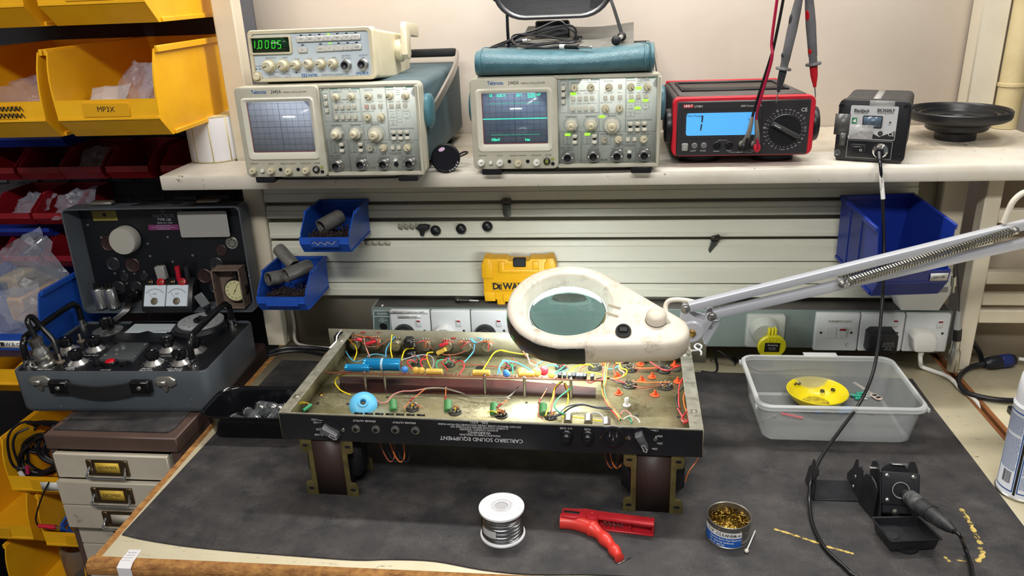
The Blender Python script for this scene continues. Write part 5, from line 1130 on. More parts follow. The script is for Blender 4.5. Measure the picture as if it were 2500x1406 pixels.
def heap(x, y, z, w, d, n, sd):
    rnd = random.Random(sd); b = MB(); b.grid(lambda u, v: (x+(u-.5)*w, y+(v-.5)*d, z+.008*sin(pi*u)*sin(pi*v)), 8, 8)
    for i in range(n):
        p = Vector((x+(rnd.random()-.5)*w*.8, y+(rnd.random()-.5)*d*.8, z+.009*rnd.random())); q = Vector((rnd.uniform(-1, 1), rnd.uniform(-1, 1), rnd.uniform(-.2, .6))).normalized()*.005; b.cyl(p-q, p+q, .0012, n=6)
    return b
tag(obj('loose_screw', heap(-.476, .77, .4005, .075, .09, 60, 4), M_scr), 'heap of loose silver screws in the red bin', 'screws', kind='stuff')
# plastic bags
M_bag = mat('clear_bag', '#c3c9da', .10, alpha=.17, bump=.6, bscale=90, spec=.9)
M_bagp = mat('paper_bag', '#c9bcb4', .5, alpha=.92, bump=.5, bscale=60)
def bag(name, lab, M, w, h, th, sd, m=M_bag, n=9, group='plastic bags in the bins', amp=.006):
    rnd = random.Random(sd); d = {}
    def P(i, j, s):
        k = (i, j, s if 0 < i < n and 0 < j < n else 0)
        if k not in d:
            u, v = i/n, j/n; r = amp
            d[k] = ((u-.5)*w+rnd.uniform(-r, r), (v-.5)*h+rnd.uniform(-r, r), s*th*(sin(pi*u)*sin(pi*v))**.6+rnd.uniform(-r, r)*.9)
        return d[k]
    b = MB()
    for s in (1, -1):
        o = [[P(i, j, s) for i in range(n+1)] for j in range(n+1)]
        b.add([p for r in o for p in r], [(j*(n+1)+i, j*(n+1)+i+1, (j+1)*(n+1)+i+1, (j+1)*(n+1)+i) for j in range(n) for i in range(n)])
    o = obj(name, b, m, ang=14); return tag(o, lab, 'bag', group, M=M)
bag('paper_bag', 'crumpled white paper bag at the left in the MP3X bin', T(-.205, .575, .566) @ RX(35) @ RZ(12), .075, .085, .020, 2, M_bagp, 6, amp=.003)
bag('plastic_bag', 'clear plastic bag of parts standing in the middle of the MP3X bin', T(-.150, .590, .590) @ RX(50) @ RZ(-14) @ RY(-14), .085, .105, .020, 5)
bag('plastic_bag', 'clear plastic bag leaning on the right wall of the MP3X bin', T(-.118, .62, .605) @ RX(62) @ RZ(-20), .055, .10, .012, 8)
bag('plastic_bag', 'flat clear bag lying low at the front of the MP3X bin', T(-.120, .560, .556) @ RX(20) @ RZ(24), .085, .06, .014, 15)
bag('plastic_bag', 'dark clear bag in the scribbled-label bin at the left edge', T(-.385, .60, .568) @ RX(40) @ RZ(20), .12, .12, .03, 21)
bag('plastic_bag', 'grey plastic bag in the third red bin of the top row', T(-.380, .76, .420) @ RX(30) @ RZ(10), .075, .08, .012, 31)
bag('plastic_bag', 'grey plastic bag in the left red bin of the middle row', T(-.552, .748, .318) @ RX(36) @ RZ(-8), .075, .075, .012, 33)
bag('plastic_bag', 'clear plastic bag in the red bin beside the tester lid', T(-.440, .735, .325) @ RX(36) @ RZ(14), .085, .08, .014, 35)
t = thing('metal_plug', 'silver and black metal plug in the lowest red row', 'plug', T(-.585, .765, .205))
one('body', lambda b: b.cyl((-.018, -.02, .0), (.010, .008, .024), .009, n=14), M_blk, t); one('collar', lambda b: b.cyl((.004, .002, .018), (.016, .014, .029), .0095, n=14), M_chrome, t)
# large blue bin with the plastic bag
bb = place_bin(bin_mesh(.205, .355, .158, .070, True, .003, taper=.06, band=.036), M_bblue, T(-.512, .505, .044), 'large blue bin with a label strip, holding a big clear plastic bag', 'blue bins on the louvred panel')
one('label_strip', lambda b: b.bx(-.035, .06, -.003, -.001, .040, .056), M_white, bb)
one('label_lettering', lambda b: [b.at(T(-.03+.012*i, -.0034, .048) @ RX(90)).text('\u25a3\u2297X\u25a0WBOE'[i], 0, 0, .012, 0) for i in range(8)], M_ink, bb)
bag('plastic_bag', 'large clear plastic bag peaking out of the blue bin beside the tester', T(-.535, .640, .19) @ RX(58) @ RZ(40) @ RY(4), .165, .165, .030, 42, n=11, amp=.009)
bag('plastic_bag', 'smaller clear bag with red parts at the front of the blue bin', T(-.530, .565, .135) @ RX(48) @ RZ(10), .14, .11, .020, 46)
t = thing('blue_bin_strip', 'blue bin front just visible under the scribbled-label yellow bin', 'bin', T(-.5, .72, .415), 'blue bins on the louvred panel')
obj('body', bin_mesh(.205, .13, .055, .03, rimlen=.5), M_bblued, t); t.location = (-.53, .73, .452)
t = thing('blue_bin_strip', 'blue bin front between the middle and lowest red rows', 'bin', T(-.62, .735, .248), 'blue bins on the louvred panel')
obj('body', bin_mesh(.205, .12, .032, .022, rimlen=.5), M_bblued, t)
t = thing('tool_box', 'tan and yellow box end at the left edge below the red bins', 'box', T(-.66, .74, .07))
one('lower_half', lambda b: b.box(0, 0, .03, .17, .16, .06, .006), M_byel, t); one('upper_half', lambda b: b.box(0, 0, .085, .17, .16, .050, .006), mat('tan_box', '#a58d4a', .6), t); one('black_mark', lambda b: b.box(.055, -.0805, .083, .02, .002, .03, .0005), M_blk, t)
# cables in the lower yellow bins
M_cb = mat('cable_black2', '#15161b', .4)
def coil(c, R, n, r, sd, tilt, m=M_cb):
    rnd = random.Random(sd); pts = []
    for i in range(n*8): a = 2*pi*i/8; q = R*(.8+.4*rnd.random()); pts.append((q*cos(a), q*sin(a)*.8, rnd.uniform(-.012, .012)+.0005*i))
    b = MB().at(T(*c) @ RX(tilt)); b.tube(pts, r, 6, 4); return b
t = thing('cable_bundle', 'coiled black cables with white and pink plugs in the yellow bin by the cabinet', 'cables', T(-.46, .62, -.25))
Bc = T(.46, -.62, .25)
for k, (dx, R, r) in enumerate(((0, .060, .0035), (.03, .055, .0045), (-.02, .05, .003))): obj('lead', coil((-.085+dx, -.05+.02*k, .030+.012*k), R*.85, 5, r, 60+k, 62), M_cb, t)
one('lead', lambda b: b.at(Bc).tube([Y(125, 1040, .56), Y(60, 1030, .53), Y(22, 1060, .508), Y(22, 1110, .507), Y(36, 1140, .51), Y(62, 1142, .52)], .0028, 8, 6), M_cb, t)
one('lead', lambda b: b.at(Bc).tube([Y(70, 1045, .54), Y(40, 1060, .525), Y(32, 1090, .515), Y(45, 1130, .515), Y(60, 1152, .52)], .0028, 8, 6), M_cb, t)
p = Y(56, 1160, .520); one('plug', lambda b: b.at(Bc @ T(*p)).cyl((0, 0, -.008), (-.004, 0, .010), .0055, n=12), M_white, t); p = Y(66, 1148, .522); one('plug', lambda b: b.at(Bc @ T(*p)).cyl((0, 0, -.008), (.003, 0, .010), .0045, n=12), mat('plug_pink', '#a8274f', .4), t)
t = thing('phono_lead', 'thin black lead with a red phono plug hanging over the blue-cable bin', 'lead', T(-.43, .5, -.33)); Bc = T(.43, -.5, .33)
one('lead', lambda b: b.at(Bc).tube([Y(132, 1166, .53), Y(118, 1180, .50), Y(100, 1220, .495), Y(88, 1260, .492), Y(90, 1278, .492), Y(97, 1285, .492)], .0018, 8, 6), M_cb, t)
a, c = Y(95, 1283, .492), Y(136, 1287, .492); k = one('plug_body', lambda b: b.at(Bc).cyl(a, c, .0042, .0054, 14), mat('plug_red', '#a31f31', .35), t); one('plug_tip', lambda b: b.at(Bc).cyl(c, c+(c-a).normalized()*.010, .0026, n=10), M_chrome, k)
tag(obj('cable_coil', coil((-.495, .575, -.410), .05, 5, .0032, 71, 20), mat('cable_blue', '#1f4fa3', .4)), 'coil of blue cable in the yellow bin below the black cables', 'cable')
t = thing('card_disc', 'red and yellow printed disc in the bin of blue cable', 'disc', T(-.500, .64, -.340) @ RX(60)); one('disc', lambda b: b.lathe([(1e-5, 0), (.06, 0), (.06, .002), (1e-5, .002)], 36), mat('disc_red', '#a3302f', .6), t); one('print', lambda b: b.disc(0, 0, .045, .0024, 30), mat('disc_yel', '#cf9c3c', .6), t); one('print', lambda b: b.disc(0, .012, .022, .0028, 30), mat('disc_red', '#a3302f'), t)
t = thing('glass_jar', 'clear glass jar in the lowest yellow bin', 'jar', T(-.530, .585, -.592)); one('jar', lambda b: b.lathe([(1e-5, 0), (.05, 0), (.052, .01), (.052, .11), (.046, .12), (.043, .12), (.049, .108), (.049, .012), (1e-5, .004)], 28), mat('jar_glass', '#c9c4bb', .05, trans=.9), t)
# ================================================================ drawer cabinet
M_br = mat('cabinet_brown', '#54423b', .45, col2='#4c3b35', nscale=9); M_dr = mat('drawer_cream', '#b5ae9e', .42, col2='#aba392', nscale=8); wear(M_dr, '#7e7464', 16, .62, .68, 120)
cb = thing('drawer_cabinet', 'brown steel cabinet with cream drawers labelled November and December under the valve tester', 'cabinet', T(-.167, .30, -.9))
Bk = T(.167, -.30, .9)
x0, x1, yf = -.296, -.038, .300
def cbody(b):
    b.at(Bk); b.bx(x0, x1, yf, .70, -.022, .008, .002); b.bx(x0+.001, x0+.017, yf+.006, .70, -.9, -.020); b.bx(x1-.017, x1-.001, yf+.006, .70, -.9, -.020); b.bx(x0, x1, .69, .70, -.9, -.02); b.bx(x0+.001, x1-.001, yf+.01, .70, -.9, -.86)
one('body', cbody, M_br, cb)
M_hf = mat('label_frame', '#6b5a45', .35, .85)
n = 0
for i in range(9):
    zt = -.024-.0525*i; out = (.012, .022, .022, .002, .002, .004, .002, .002, .002)[i]; zb = zt-.0505
    d = one('drawer', lambda b: [b.at(Bk).bx(x0+.018, x1-.018, yf-out, yf-out+.012, zb, zt, .0015), b.bx(x0+.020, x1-.020, yf-out+.012, .66, zb+.008, zb+.010), b.bx(x0+.020, x0+.0215, yf-out+.012, .66, zb+.008, zt-.006), b.bx(x1-.0215, x1-.020, yf-out+.012, .66, zb+.008, zt-.006)], M_dr, cb)
    hx = -.173+(.012 if i == 2 else .003*i); hz = zt-.026; y = yf-out
    f = one('label_holder', lambda b: [b.at(Bk @ T(hx, y, hz) @ RX(90)).bx(-.040, .040, -.015, .017, 0, .0012), b.bx(-.040, -.029, -.015, .017, 0, .004, .001), b.bx(.029, .040, -.015, .017, 0, .004, .001), b.bx(-.03, .03, -.015, -.011, 0, .003)], M_hf, d)
    if i < 2:
        one('label_card', lambda b: b.at(Bk @ T(hx, y, hz) @ RX(90)).bx(-.024, .022, -.010, .011, .0012, .0018), mat('card_yellow', '#c9a63c', .7), f)
        one('label_writing', lambda b: b.at(Bk @ T(hx, y, hz) @ RX(90)).text(('NOVEMBER', 'DECEMBER')[i], -.001, .001, .0092, .0022, rot=2, sx=.8), M_ink, f)
    elif i == 2: one('label_card', lambda b: b.at(Bk @ T(hx, y, hz) @ RX(90)).bx(-.024, .024, -.010, .010, .0012, .0018), mat('card_pale', '#b3ab9c', .6), f)
    one('handle', lambda b: b.at(Bk @ T(hx, y, hz) @ RX(90)).tube([(-.034, .004, .002), (-.036, -.006, .010), (-.037, -.011, .013), (-.032, -.014, .014), (0, -.0145, .014), (.032, -.014, .014), (.037, -.011, .013), (.036, -.006, .010), (.034, .004, .002)], .0021, 8, 3), M_chrome, d)
tag(one('rubber_pad', lambda b: b.prism([(-.286, .317), (-.062, .317), (-.056, .332), (-.056, .60), (-.280, .60), (-.280, .335)], .0082, .0110, .0006), M_mat), 'black rubber pad on top of the drawer cabinet under the tester', 'mat')
# ================================================================ valve tester
ra = radians(2.0)
FT3 = Fr((-.3855, .3710, .1000), (cos(ra), sin(ra), 0), (-sin(ra), cos(ra), 0))
def tester():
    M = FT3.M @ T(0, 0, -.0885)
    t = thing('valve_tester', 'grey metal-cased valve tester with its lid open, standing on the drawer cabinet', 'valve tester', M)
    W, D, H = .379, .232, .0885
    M_g = mat('tester_grey', '#4f555b', .38, col2='#474d53', nscale=10); wear(M_g, '#8f959a', 40, .66, .69, 160); M_pn = mat('tester_panel', '#111317', .35); M_kb = mat('tester_knob', '#0e0f11', .25); M_sk = mat('spun_alu', '#c9c9c9', .3, .9)
    M_wi = mat('ink_white', '#d7d7d7')
    P = lambda x, y: FT3.uv(20+x/4.167, 740+y/4.167)
    def case(b):
        o = rrect(W, D, .014, 5, W/2, D/2); i = rrect(W-.006, D-.006, .012, 5, W/2, D/2); bt = rrect(W-.012, D-.012, .016, 5, W/2, D/2); lo = rrect(W-.001, D-.001, .014, 5, W/2, D/2)
        b.loft([[(x, y, 0) for x, y in bt], [(x, y, .004) for x, y in rrect(W-.005, D-.005, .015, 5, W/2, D/2)], [(x, y, .012) for x, y in lo], [(x, y, H-.002) for x, y in o], [(x, y, H) for x, y in rrect(W-.002, D-.002, .014, 5, W/2, D/2)], [(x, y, H-.001) for x, y in i], [(x, y, H-.007) for x, y in i]])
    one('case', case, M_g, t)
    tp = one('panel', lambda b: b.prism(rrect(W-.007, D-.007, .011, 5, W/2, D/2), H-.0068, H-.0045), M_pn, t)
    z = H-.0044; ink = MB()
    def knob(x, y, r=.0155, dial=None, sk=True):
        u, v = P(x, y); a = random.uniform(0, 60)
        b = MB().at(T(u, v, z)); k = one('knob', lambda q: q.at(T(u, v, z+.008) @ RZ(a)).prism([((r*.86 if i % 4 < 2 else r*.72)*cos(2*pi*i/24), (r*.86 if i % 4 < 2 else r*.72)*sin(2*pi*i/24)) for i in range(24)], .006, .020, .003).lathe([(r*.66, -.002), (r*.60, .010), (1e-5, .010)], 20), M_kb, t)
        if sk: one('skirt', lambda q: q.at(T(u, v, z)).lathe([(r*1.2, 0), (r*1.2, .0012), (r*.66, .009), (1e-5, .009)], 32), M_sk, k)
        one('knob_dot', lambda q: q.at(T(u, v, z+.0282)).disc(.002, -.001, .0018, 0, 10), M_wi, k)
        if dial: one('dial_plate', lambda q: q.at(T(u, v, z)).lathe([(dial, 0), (dial, .0008), (1e-5, .0008)], 36), M_sk, t)
        for i in range(11):
            an = radians(30+i*30)
            ink.line([(u+r*1.3*cos(an), v+r*1.3*sin(an)), (u+r*1.5*cos(an), v+r*1.5*sin(an))], .0005, z)
    for x, y in ((705, 590), (885, 450), (1480, 590), (1755, 585), (1630, 455)): knob(x, y)
    knob(600, 455, dial=.022); knob(1900, 465, dial=.021); knob(1010, 260, r=.016, dial=.030, sk=False)
    for s, x, y, q in (('SCREEN', 620, 640, .007), ('VOLTS', 625, 655, .007), ('ANODE VOLTS', 830, 512, .006), ('CIRCUIT', 1400, 645, .007), ('SELECTOR', 1395, 662, .007), ('ELECTRODE', 1690, 648, .007), ('SELECTOR', 1690, 664, .007), ('mA/V ADJ', 985, 658, .006), ('HEATER VOLTS', 560, 512, .006), ('SENSITIVITY', 1610, 518, .006), ('PRESS TO SET', 360, 655, .006)): u, v = P(x, y); ink.text(s, u, v, q*.8, z)
    obj('panel_lettering', ink, M_wi, tp)
    # big thumb dial right rear
    u, v = P(1955, 250); dl = one('thumb_dial', lambda b: b.at(T(u, v, z)).lathe([(.056, 0), (.056, .008), (.050, .014), (1e-5, .014)], 48), M_pn, t)
    one('dial_face', lambda b: b.at(T(u, v+.008, z+.0142)).lathe([(.046, 0), (.046, .003), (1e-5, .003)], 48), mat('dial_grey', '#9a9da0', .4), dl)
    one('dial_hub', lambda b: b.at(T(u, v+.008, z+.017)).lathe([(.015, 0), (.015, .004), (.005, .005), (.004, .010), (1e-5, .010)], 24), M_kb, dl)
    one('dial_marks', lambda b: [b.at(T(u, v+.008, z+.0174)).text(str(k), .034*cos(.55*k), .034*sin(.55*k), .008, 0, rot=k*31) for k in range(11)], M_ink, dl)
    one('dial_peg', lambda b: b.at(T(u, v+.008, z+.016)).cyl((0, .036, 0), (0, .036, .018), .006, n=14), M_kb, dl)
    # meter
    m0 = [P(1075, 385), P(1660, 385), P(1790, 185), P(1265, 185)]
    mt = one('meter_frame', lambda b: b.prism([(x, y) for x, y in m0], z, z+.005, .002), M_pn, t)
    sc = [P(1185, 305), P(1330, 305), P(1420, 283), P(1480, 305), P(1640, 305), P(1720, 220), P(1690, 215), P(1290, 215)]
    ms = one('meter_scale', lambda b: b.prism(sc, z+.0045, z+.0055), mat('meter_white', '#bfc9cf', .3), mt)
    c = P(1440, 420)
    one('scale_mark', lambda b: [b.arc(c[0], c[1], .062, 55, 125, .0008, z+.0058, 24)]+[b.line([(c[0]+.062*cos(radians(a)), c[1]+.062*sin(radians(a))), (c[0]+.067*cos(radians(a)), c[1]+.067*sin(radians(a)))], .0006, z+.0058) for a in range(56, 126, 6)], M_ink, ms)
    one('green_zone', lambda b: b.arc(c[0], c[1], .055, 52, 80, .004, z+.0057), mat('zone_green', '#3f8a63', .5), ms)
    # clear window with scale card, red lamp, sockets, pegs
    wq = [P(925, 570), P(1270, 580), P(1430, 405), P(1130, 402)]
    one('clear_window', lambda b: b.prism(wq, z, z+.006, .001), mat('window_clear', '#55595c', .1, alpha=.55), t)
    for q in ((985, 530), (1100, 522), (1290, 540), (1395, 420)): u, v = P(*q); one('screw', lambda b: b.at(T(u, v, z+.006)).lathe([(.0035, 0), (.003, .0015), (1e-5, .002)], 12), M_steel, t)
    u, v = P(1040, 605); lm = one('lamp_bezel', lambda b: b.at(T(u, v, z)).lathe([(.0135, 0), (.0135, .006), (.0105, .008), (1e-5, .007)], 24), M_kb, t); one('red_lens', lambda b: b.at(T(u, v, z+.0065)).sphere((0, 0, 0), .0098, 18, 10, .55), mat('lens_red', '#a80f1f', .1), lm)
    for x, y in ((912, 607), (1188, 607)): u, v = P(x, y); one('terminal', lambda b: b.at(T(u, v, z)).lathe([(.0095, 0), (.0095, .004), (.006, .005), (.005, .002), (1e-5, .002)], 20), M_kb, t)
    for x, y in ((530, 580), (735, 370)): u, v = P(x, y); one('terminal_post', lambda b: b.at(T(u, v, z)).lathe([(.008, 0), (.008, .002), (.0022, .003), (.0022, .016), (.0016, .017), (1e-5, .017)], 14), mat('peg', '#8d8170', .4, .5), t)
    u, v = P(380, 595)
    one('cap_connector', lambda b: b.at(T(u, v, z) @ RY(-6) @ RX(4)).lathe([(.023, 0), (.023, .004), (.019, .006), (.020, .008), (.020, .018), (.0155, .020), (.0155, .030), (.0115, .036), (.0115, .044), (.0125, .046), (.0125, .056), (.008, .058), (1e-5, .058)], 24), M_steel, t)
    one('connector_lead', lambda b: b.tube([Vector((u-.004, v-.003, z+.055)), Vector((u-.010, v+.000, z+.072)), Vector((u-.016, v+.004, z+.088)), Vector((u-.018, v+.020, z+.090)), Vector((u-.008, v+.024, z+.066)), Vector((u+.012, v+.020, z+.040)), Vector((u+.022, v+.010, z+.01))], .0052, 10, 5), M_kb, t)
    # carrying bars
    for (xa, ya), (xb, yb) in (((205, 625), (755, 215)), ((1885, 620), (2280, 215))):
        a = P(xa, ya); c = P(xb, yb)
        h = one('guard_rail', lambda b: b.tube([(a[0], a[1], z+.012), (a[0], a[1], z+.040), (a[0], a[1]+.008, z+.052), (a[0]*.93+c[0]*.07, a[1]+.026, z+.058), (a[0]*.1+c[0]*.9, c[1]-.028, z+.058), (c[0], c[1]-.010, z+.053), (c[0], c[1], z+.042), (c[0], c[1], z+.012)], .0062, 12, 5), M_kb, t)
        for q in (a, c): one('rail_ferrule', lambda b: b.at(T(q[0], q[1], z)).lathe([(.0105, 0), (.0105, .003), (.0078, .004), (.0078, .016), (1e-5, .016)], 20), M_chrome, h)
    # front: handle and catches
    FF = Fr(M @ Vector((0, 0, 0)), (cos(ra), sin(ra), 0), (0, 0, 1)); Q = lambda x, y: FF.uv(20+x/4.167, 740+y/4.167)
    LF = Matrix(((1, 0, 0, 0), (0, 0, -1, 0), (0, 1, 0, 0), (0, 0, 0, 1)))
    (ax, ay), (bx_, by) = Q(550, 830), Q(1370, 830)
    hd = one('carry_strap', lambda b: b.at(LF).strip([(ax-.02, ay, .004), (ax+.012, ay, .008), (ax+.03, ay-.003, .013), ((ax+bx_)/2, ay-.006, .017), (bx_-.03, ay-.003, .013), (bx_-.012, by, .008), (bx_+.02, by, .004)], .022, .005, (0, 0, 1), 4), mat('strap_black', '#1b1b1d', .5), t)
    for u, v in ((ax, ay), (bx_, by)):
        k = one('strap_end', lambda b: b.at(LF @ T(u, v, 0)).box(0, 0, .008, .038, .027, .014, .003), M_kb, t); one('rivet', lambda b: b.at(LF @ T(u, v, .015)).lathe([(.0048, 0), (.0035, .002), (1e-5, .003)], 14), M_steel, k)
    for x, y in ((330, 800), (1600, 808)):
        u, v = Q(x, y); one('catch', lambda b: [b.at(LF @ T(u, v, 0)).prism([(-.021, .006), (-.012, .013), (.012, .014), (.022, .007), (.022, -.002), (.012, -.008), (.006, -.006), (.002, -.018), (-.004, -.016), (-.008, -.006), (-.020, -.003)], 0, .006, .003), b.at(LF @ T(u-.004, v+.002, .005)).box(0, 0, .003, .018, .010, .006, .002)], mat('catch_grey', '#9d9b94', .35, .8), t)
    for x in (40, W*1000-40): pass
    # lid
    yl = .2475; zl = H+.0125; LH = .2315; dp = .050
    LM = T(0, yl, zl) @ RX(-1.5)
    lid_o = rrect(W+.004, LH, .012, 5, W/2, LH/2); lid_i = rrect(W-.002, LH-.006, .010, 5, W/2, LH/2)
    def lid(b):
        b.at(LM @ LF @ T(0, 0, -dp)); L = lambda o, zz: [(x, y, zz) for x, y in o]
        b.loft([L(rrect(W-.006, LH-.010, .012, 5, W/2, LH/2), 0), L(lid_o, .006), L(lid_o, dp), L(lid_i, dp), L(rrect(W-.016, LH-.016, .008, 5, W/2, LH/2), .006)])
    ld = one('lid', lid, M_g, t)
    LB = LM @ LF @ T(0, 0, -dp+.0062)
    WM = M @ LB; FLb = Fr(WM.translation, WM.to_3x3().col[0], WM.to_3x3().col[1]); G = lambda x, y, d=0: (lambda f: f.uv(150+x/4.535, 470+y/4.535))(Fr(WM @ Vector((0, 0, d)), WM.to_3x3().col[0], WM.to_3x3().col[1]))
    one('valve_panel', lambda b: b.at(LB).prism(rrect(W-.018, LH-.018, .008, 5, W/2, LH/2), -.001, .001), M_pn, ld)
    def ring(x, y, r, m):
        u, v = G(x, y); one('valve_socket', lambda b: b.at(LB @ T(u, v, .001)).lathe([(r, 0), (r, .002), (r*.9, .003), (r*.82, .002), (r*.3, .002), (r*.26, .0005), (1e-5, .0005)], 28), m, ld)
        one('pin_hole', lambda b: [b.at(LB @ T(u, v, .0033)).disc(r*.58*cos(k*.785), r*.58*sin(k*.785), r*.13, 0, 8) for k in range(8)], M_ink, ld)
    M_bk = mat('socket_brown', '#33221f', .4); M_dk = mat('socket_dark', '#25262a', .35); M_wf = mat('socket_wafer', '#86867f', .4, .5)
    for x, y, r, m in ((795, 800, .0165, M_bk), (578, 785, .0155, M_dk), (525, 562, .0165, M_bk), (708, 935, .0095, M_dk), (925, 930, .0095, M_dk), (840, 1042, .0135, M_dk), (1778, 635, .0125, M_bk), (1893, 555, .0135, M_wf), (1720, 790, .0155, M_dk), (640, 1050, .0155, M_dk), (1590, 920, .0165, M_bk), (1720, 1040, .0155, M_dk)): ring(x, y, r, m)
    each('screw', ((295, 358), (693, 873), (812, 897), (918, 878), (1180, 492), (1234, 766), (1456, 694), (957, 565), (880, 1205), (938, 1000), (725, 1005), (985, 703), (445, 497), (592, 893)), lambda b, q: b.at(LB @ T(*G(*q), .001)).lathe([(.0034, 0), (.0026, .0014), (1e-5, .0018)], 10), M_steel, ld)
    def plt(name, x0, y0, x1, y1, m, d=.0012):
        a = G(x0, y1); c = G(x1, y0); return one(name, lambda b: b.at(LB).box((a[0]+c[0])/2, (a[1]+c[1])/2, d, c[0]-a[0], c[1]-a[1], .0012, .0003), m, ld)
    k = plt('yellow_plate', 360, 197, 605, 312, mat('plate_yellow', '#857a33', .5)); u, v = G(480, 243); one('plate_print', lambda b: [b.at(LB).disc(u, v, .0042, .0021, 16), b.text('BATTERY INSTRUCTIONS', u, v-.009, .0038, .0021)], M_ink, k)
    k = plt('maker_plate', 970, 192, 1295, 418, M_pn, .0014); u, v = G(1135, 255)
    one('plate_lettering', lambda b: [b.at(LB).text('VALVE TESTER', u, v, .0084, .0024, sx=.9), b.text('TYPE 160', u, v-.0085, .0084, .0024, sx=.9), b.text('SERIAL No 12385', u, v-.0155, .0046, .0024), b.arc(u, v+.010, .0042, 0, 360, .0007, .0024), b.line([(u-.003, v+.010), (u+.003, v+.010)], .0007, .0024)], mat('ink_pale', '#9a9aa6', .6), k)
    a = G(975, 415); c = G(1298, 350); k2 = one('purple_band', lambda b: b.at(LB).rect(a[0], a[1], c[0], c[1], .0022), mat('band_purple', '#6d2b5c', .5), k)
    one('band_lettering', lambda b: [b.at(LB).text(s, (a[0]+c[0])/2, (a[1]+c[1])/2+.0035-.0036*i, .0036, .0025) for i, s in enumerate(('SEE INSTRUCTION', 'DO NOT CONNECT TO SUPPLY', 'BEFORE READING'))], mat('ink_pale', '#9a9aa6'), k2)
    # hinge side flap of flex, wires
    one('flex_ribbon', lambda b: [b.tube([LB @ Vector((*G(740+18*i, 1160, .02), .022)), LB @ Vector((*G(715+20*i, 1200, .04), .042)), LB @ Vector((*G(705+20*i, 1290, .05), .058)), Vector((G(705+20*i, 1300)[0]+.006, yl-.035, H+.004)), Vector((G(705+20*i, 1300)[0]+.006, yl-.038, H-.004))], .0024, 6, 5) for i in range(4)], M_kb, t)
    one('flex_boot', lambda b: b.at(LB @ T(*G(780, 1140, .02), .016) @ RZ(24)).box(0, 0, 0, .036, .014, .014, .003), M_kb, ld)
    one('plate_catch', lambda b: b.at(LM @ LF @ T(.075, LH+.001, -.030) @ RX(-90)).box(0, 0, .004, .048, .02, .008, .003), mat('catch_grey', '#9d9b94'), ld); one('plate_catch', lambda b: b.at(LM @ LF @ T(.305, LH+.001, -.030) @ RX(-90)).box(0, 0, .004, .048, .02, .008, .003), mat('catch_grey', '#9d9b94'), ld)
    one('maker_badge', lambda b: b.at(LM @ LF @ T(.19, LH+.0006, -.026) @ RX(-90)).prism([(-.05, -.008), (.04, -.008), (.055, .010), (-.035, .010)], 0, .001), M_dk, ld)
    # ---- loose things kept in the open lid
    base = lambda u, d, hh=0: WM @ Vector((u, .0082+hh, d))
    R3 = WM.to_3x3().to_4x4()
    def inlid(name, label, cat, x, d, **k): u = G(x, 1250, d)[0]; p = base(u, d); return thing(name, label, cat, T(*p) @ RZ(2), **k)
    def onp(name, label, cat, x, y, d): u, v = G(x, y, d); return thing(name, label, cat, WM @ T(u, v, d))
    w_ = onp('plastic_cap', 'round white plastic cap on the valve panel in the tester lid', 'cap', 735, 510, .0045)  # flat-topped round white cap
    one('cap', lambda b: b.lathe([(.0295, 0), (.0300, .003), (.0290, .022), (.0275, .0245), (1e-5, .0250)], 40), mat('cap_white', '#a5a39a', .45), w_)
    w_ = onp('blank_card', 'blank pale card tucked in the top right of the tester lid', 'card', 1575, 350, .012)
    one('card', lambda b: b.prism(rrect(.107, .056, .004, 4), 0, .0008), mat('card_white', '#94938f', .6), w_)
    mb_ = inlid('twin_meter', 'black box with two small white milliamp meters standing in the tester lid', 'meter', 1220, .034)
    tilt = RX(-24)
    one('box', lambda b: b.at(RZ(0)).at(Matrix(((0, 0, 1, 0), (1, 0, 0, 0), (0, 1, 0, 0), (0, 0, 0, 1)))).prism([(-.022, 0), (-.022, .010), (.002, .052), (.020, .062), (.022, .0)], -.056, .056, .002, .002), M_blk, mb_)
    sl = T(0, -.0105, .0312) @ RX(90-30)
    for s in (-1, 1):
        k = one('meter_face', lambda b: b.at(sl @ T(s*.0245, 0, 0)).box(0, 0, .002, .047, .046, .006, .0012), mat('meter_white2', '#c9d4de', .2), mb_)
        one('scale_mark', lambda b: [b.at(sl @ T(s*.0245, -.010, .0053)).arc(0, 0, .024, 40, 140, .0006, 0)]+[b.line([(.024*cos(radians(a)), .024*sin(radians(a))), (.0265*cos(radians(a)), .0265*sin(radians(a)))], .0005, 0) for a in range(40, 141, 10)]+[b.text('mA', 0, .014, .0055, 0), b.line([(0, 0), (-.014, .018)], .0005, .0001)], M_ink, k)
        one('movement', lambda b: b.at(sl @ T(s*.0245, -.012, .0050)).lathe([(.008, 0), (.007, .0012), (.004, .0016), (1e-5, .0016)], 18, a0=0, a1=pi*2), mat('movement', '#8a8372', .3, .8), k)
    for i, (x, c) in enumerate(((-.037, 0), (-.014, 1), (.012, 0), (.034, 1))):
        q = Vector((x, .006, .056)); k = one('terminal', lambda b: b.at(T(*q) @ RX(62)).lathe([(.0082 if c else .0066, 0), (.0082 if c else .0066, .007), (.004, .008), (.003, .006), (1e-5, .006)], 16), mat('terminal_red', '#a8162a', .35) if c else M_blk, mb_); one('terminal_core', lambda b: b.at(T(*q) @ RX(62)).lathe([(.0026, .006), (.0024, .0085), (1e-5, .0088)], 10), M_brass, k)
    for x, c, nm in ((1290, mat('terminal_red', '#a8162a'), 'red'), (1390, M_dk, 'dark')):
        u, v = G(x, 895, .02); q = WM @ Vector((u, v, .02)); tag(one('insulator_tube', lambda b: b.cyl((0, 0, -.016), (.001, 0, .016), .0055, n=14), c), nm+' rubber tube standing behind the twin meter', 'tube', M=T(*q))
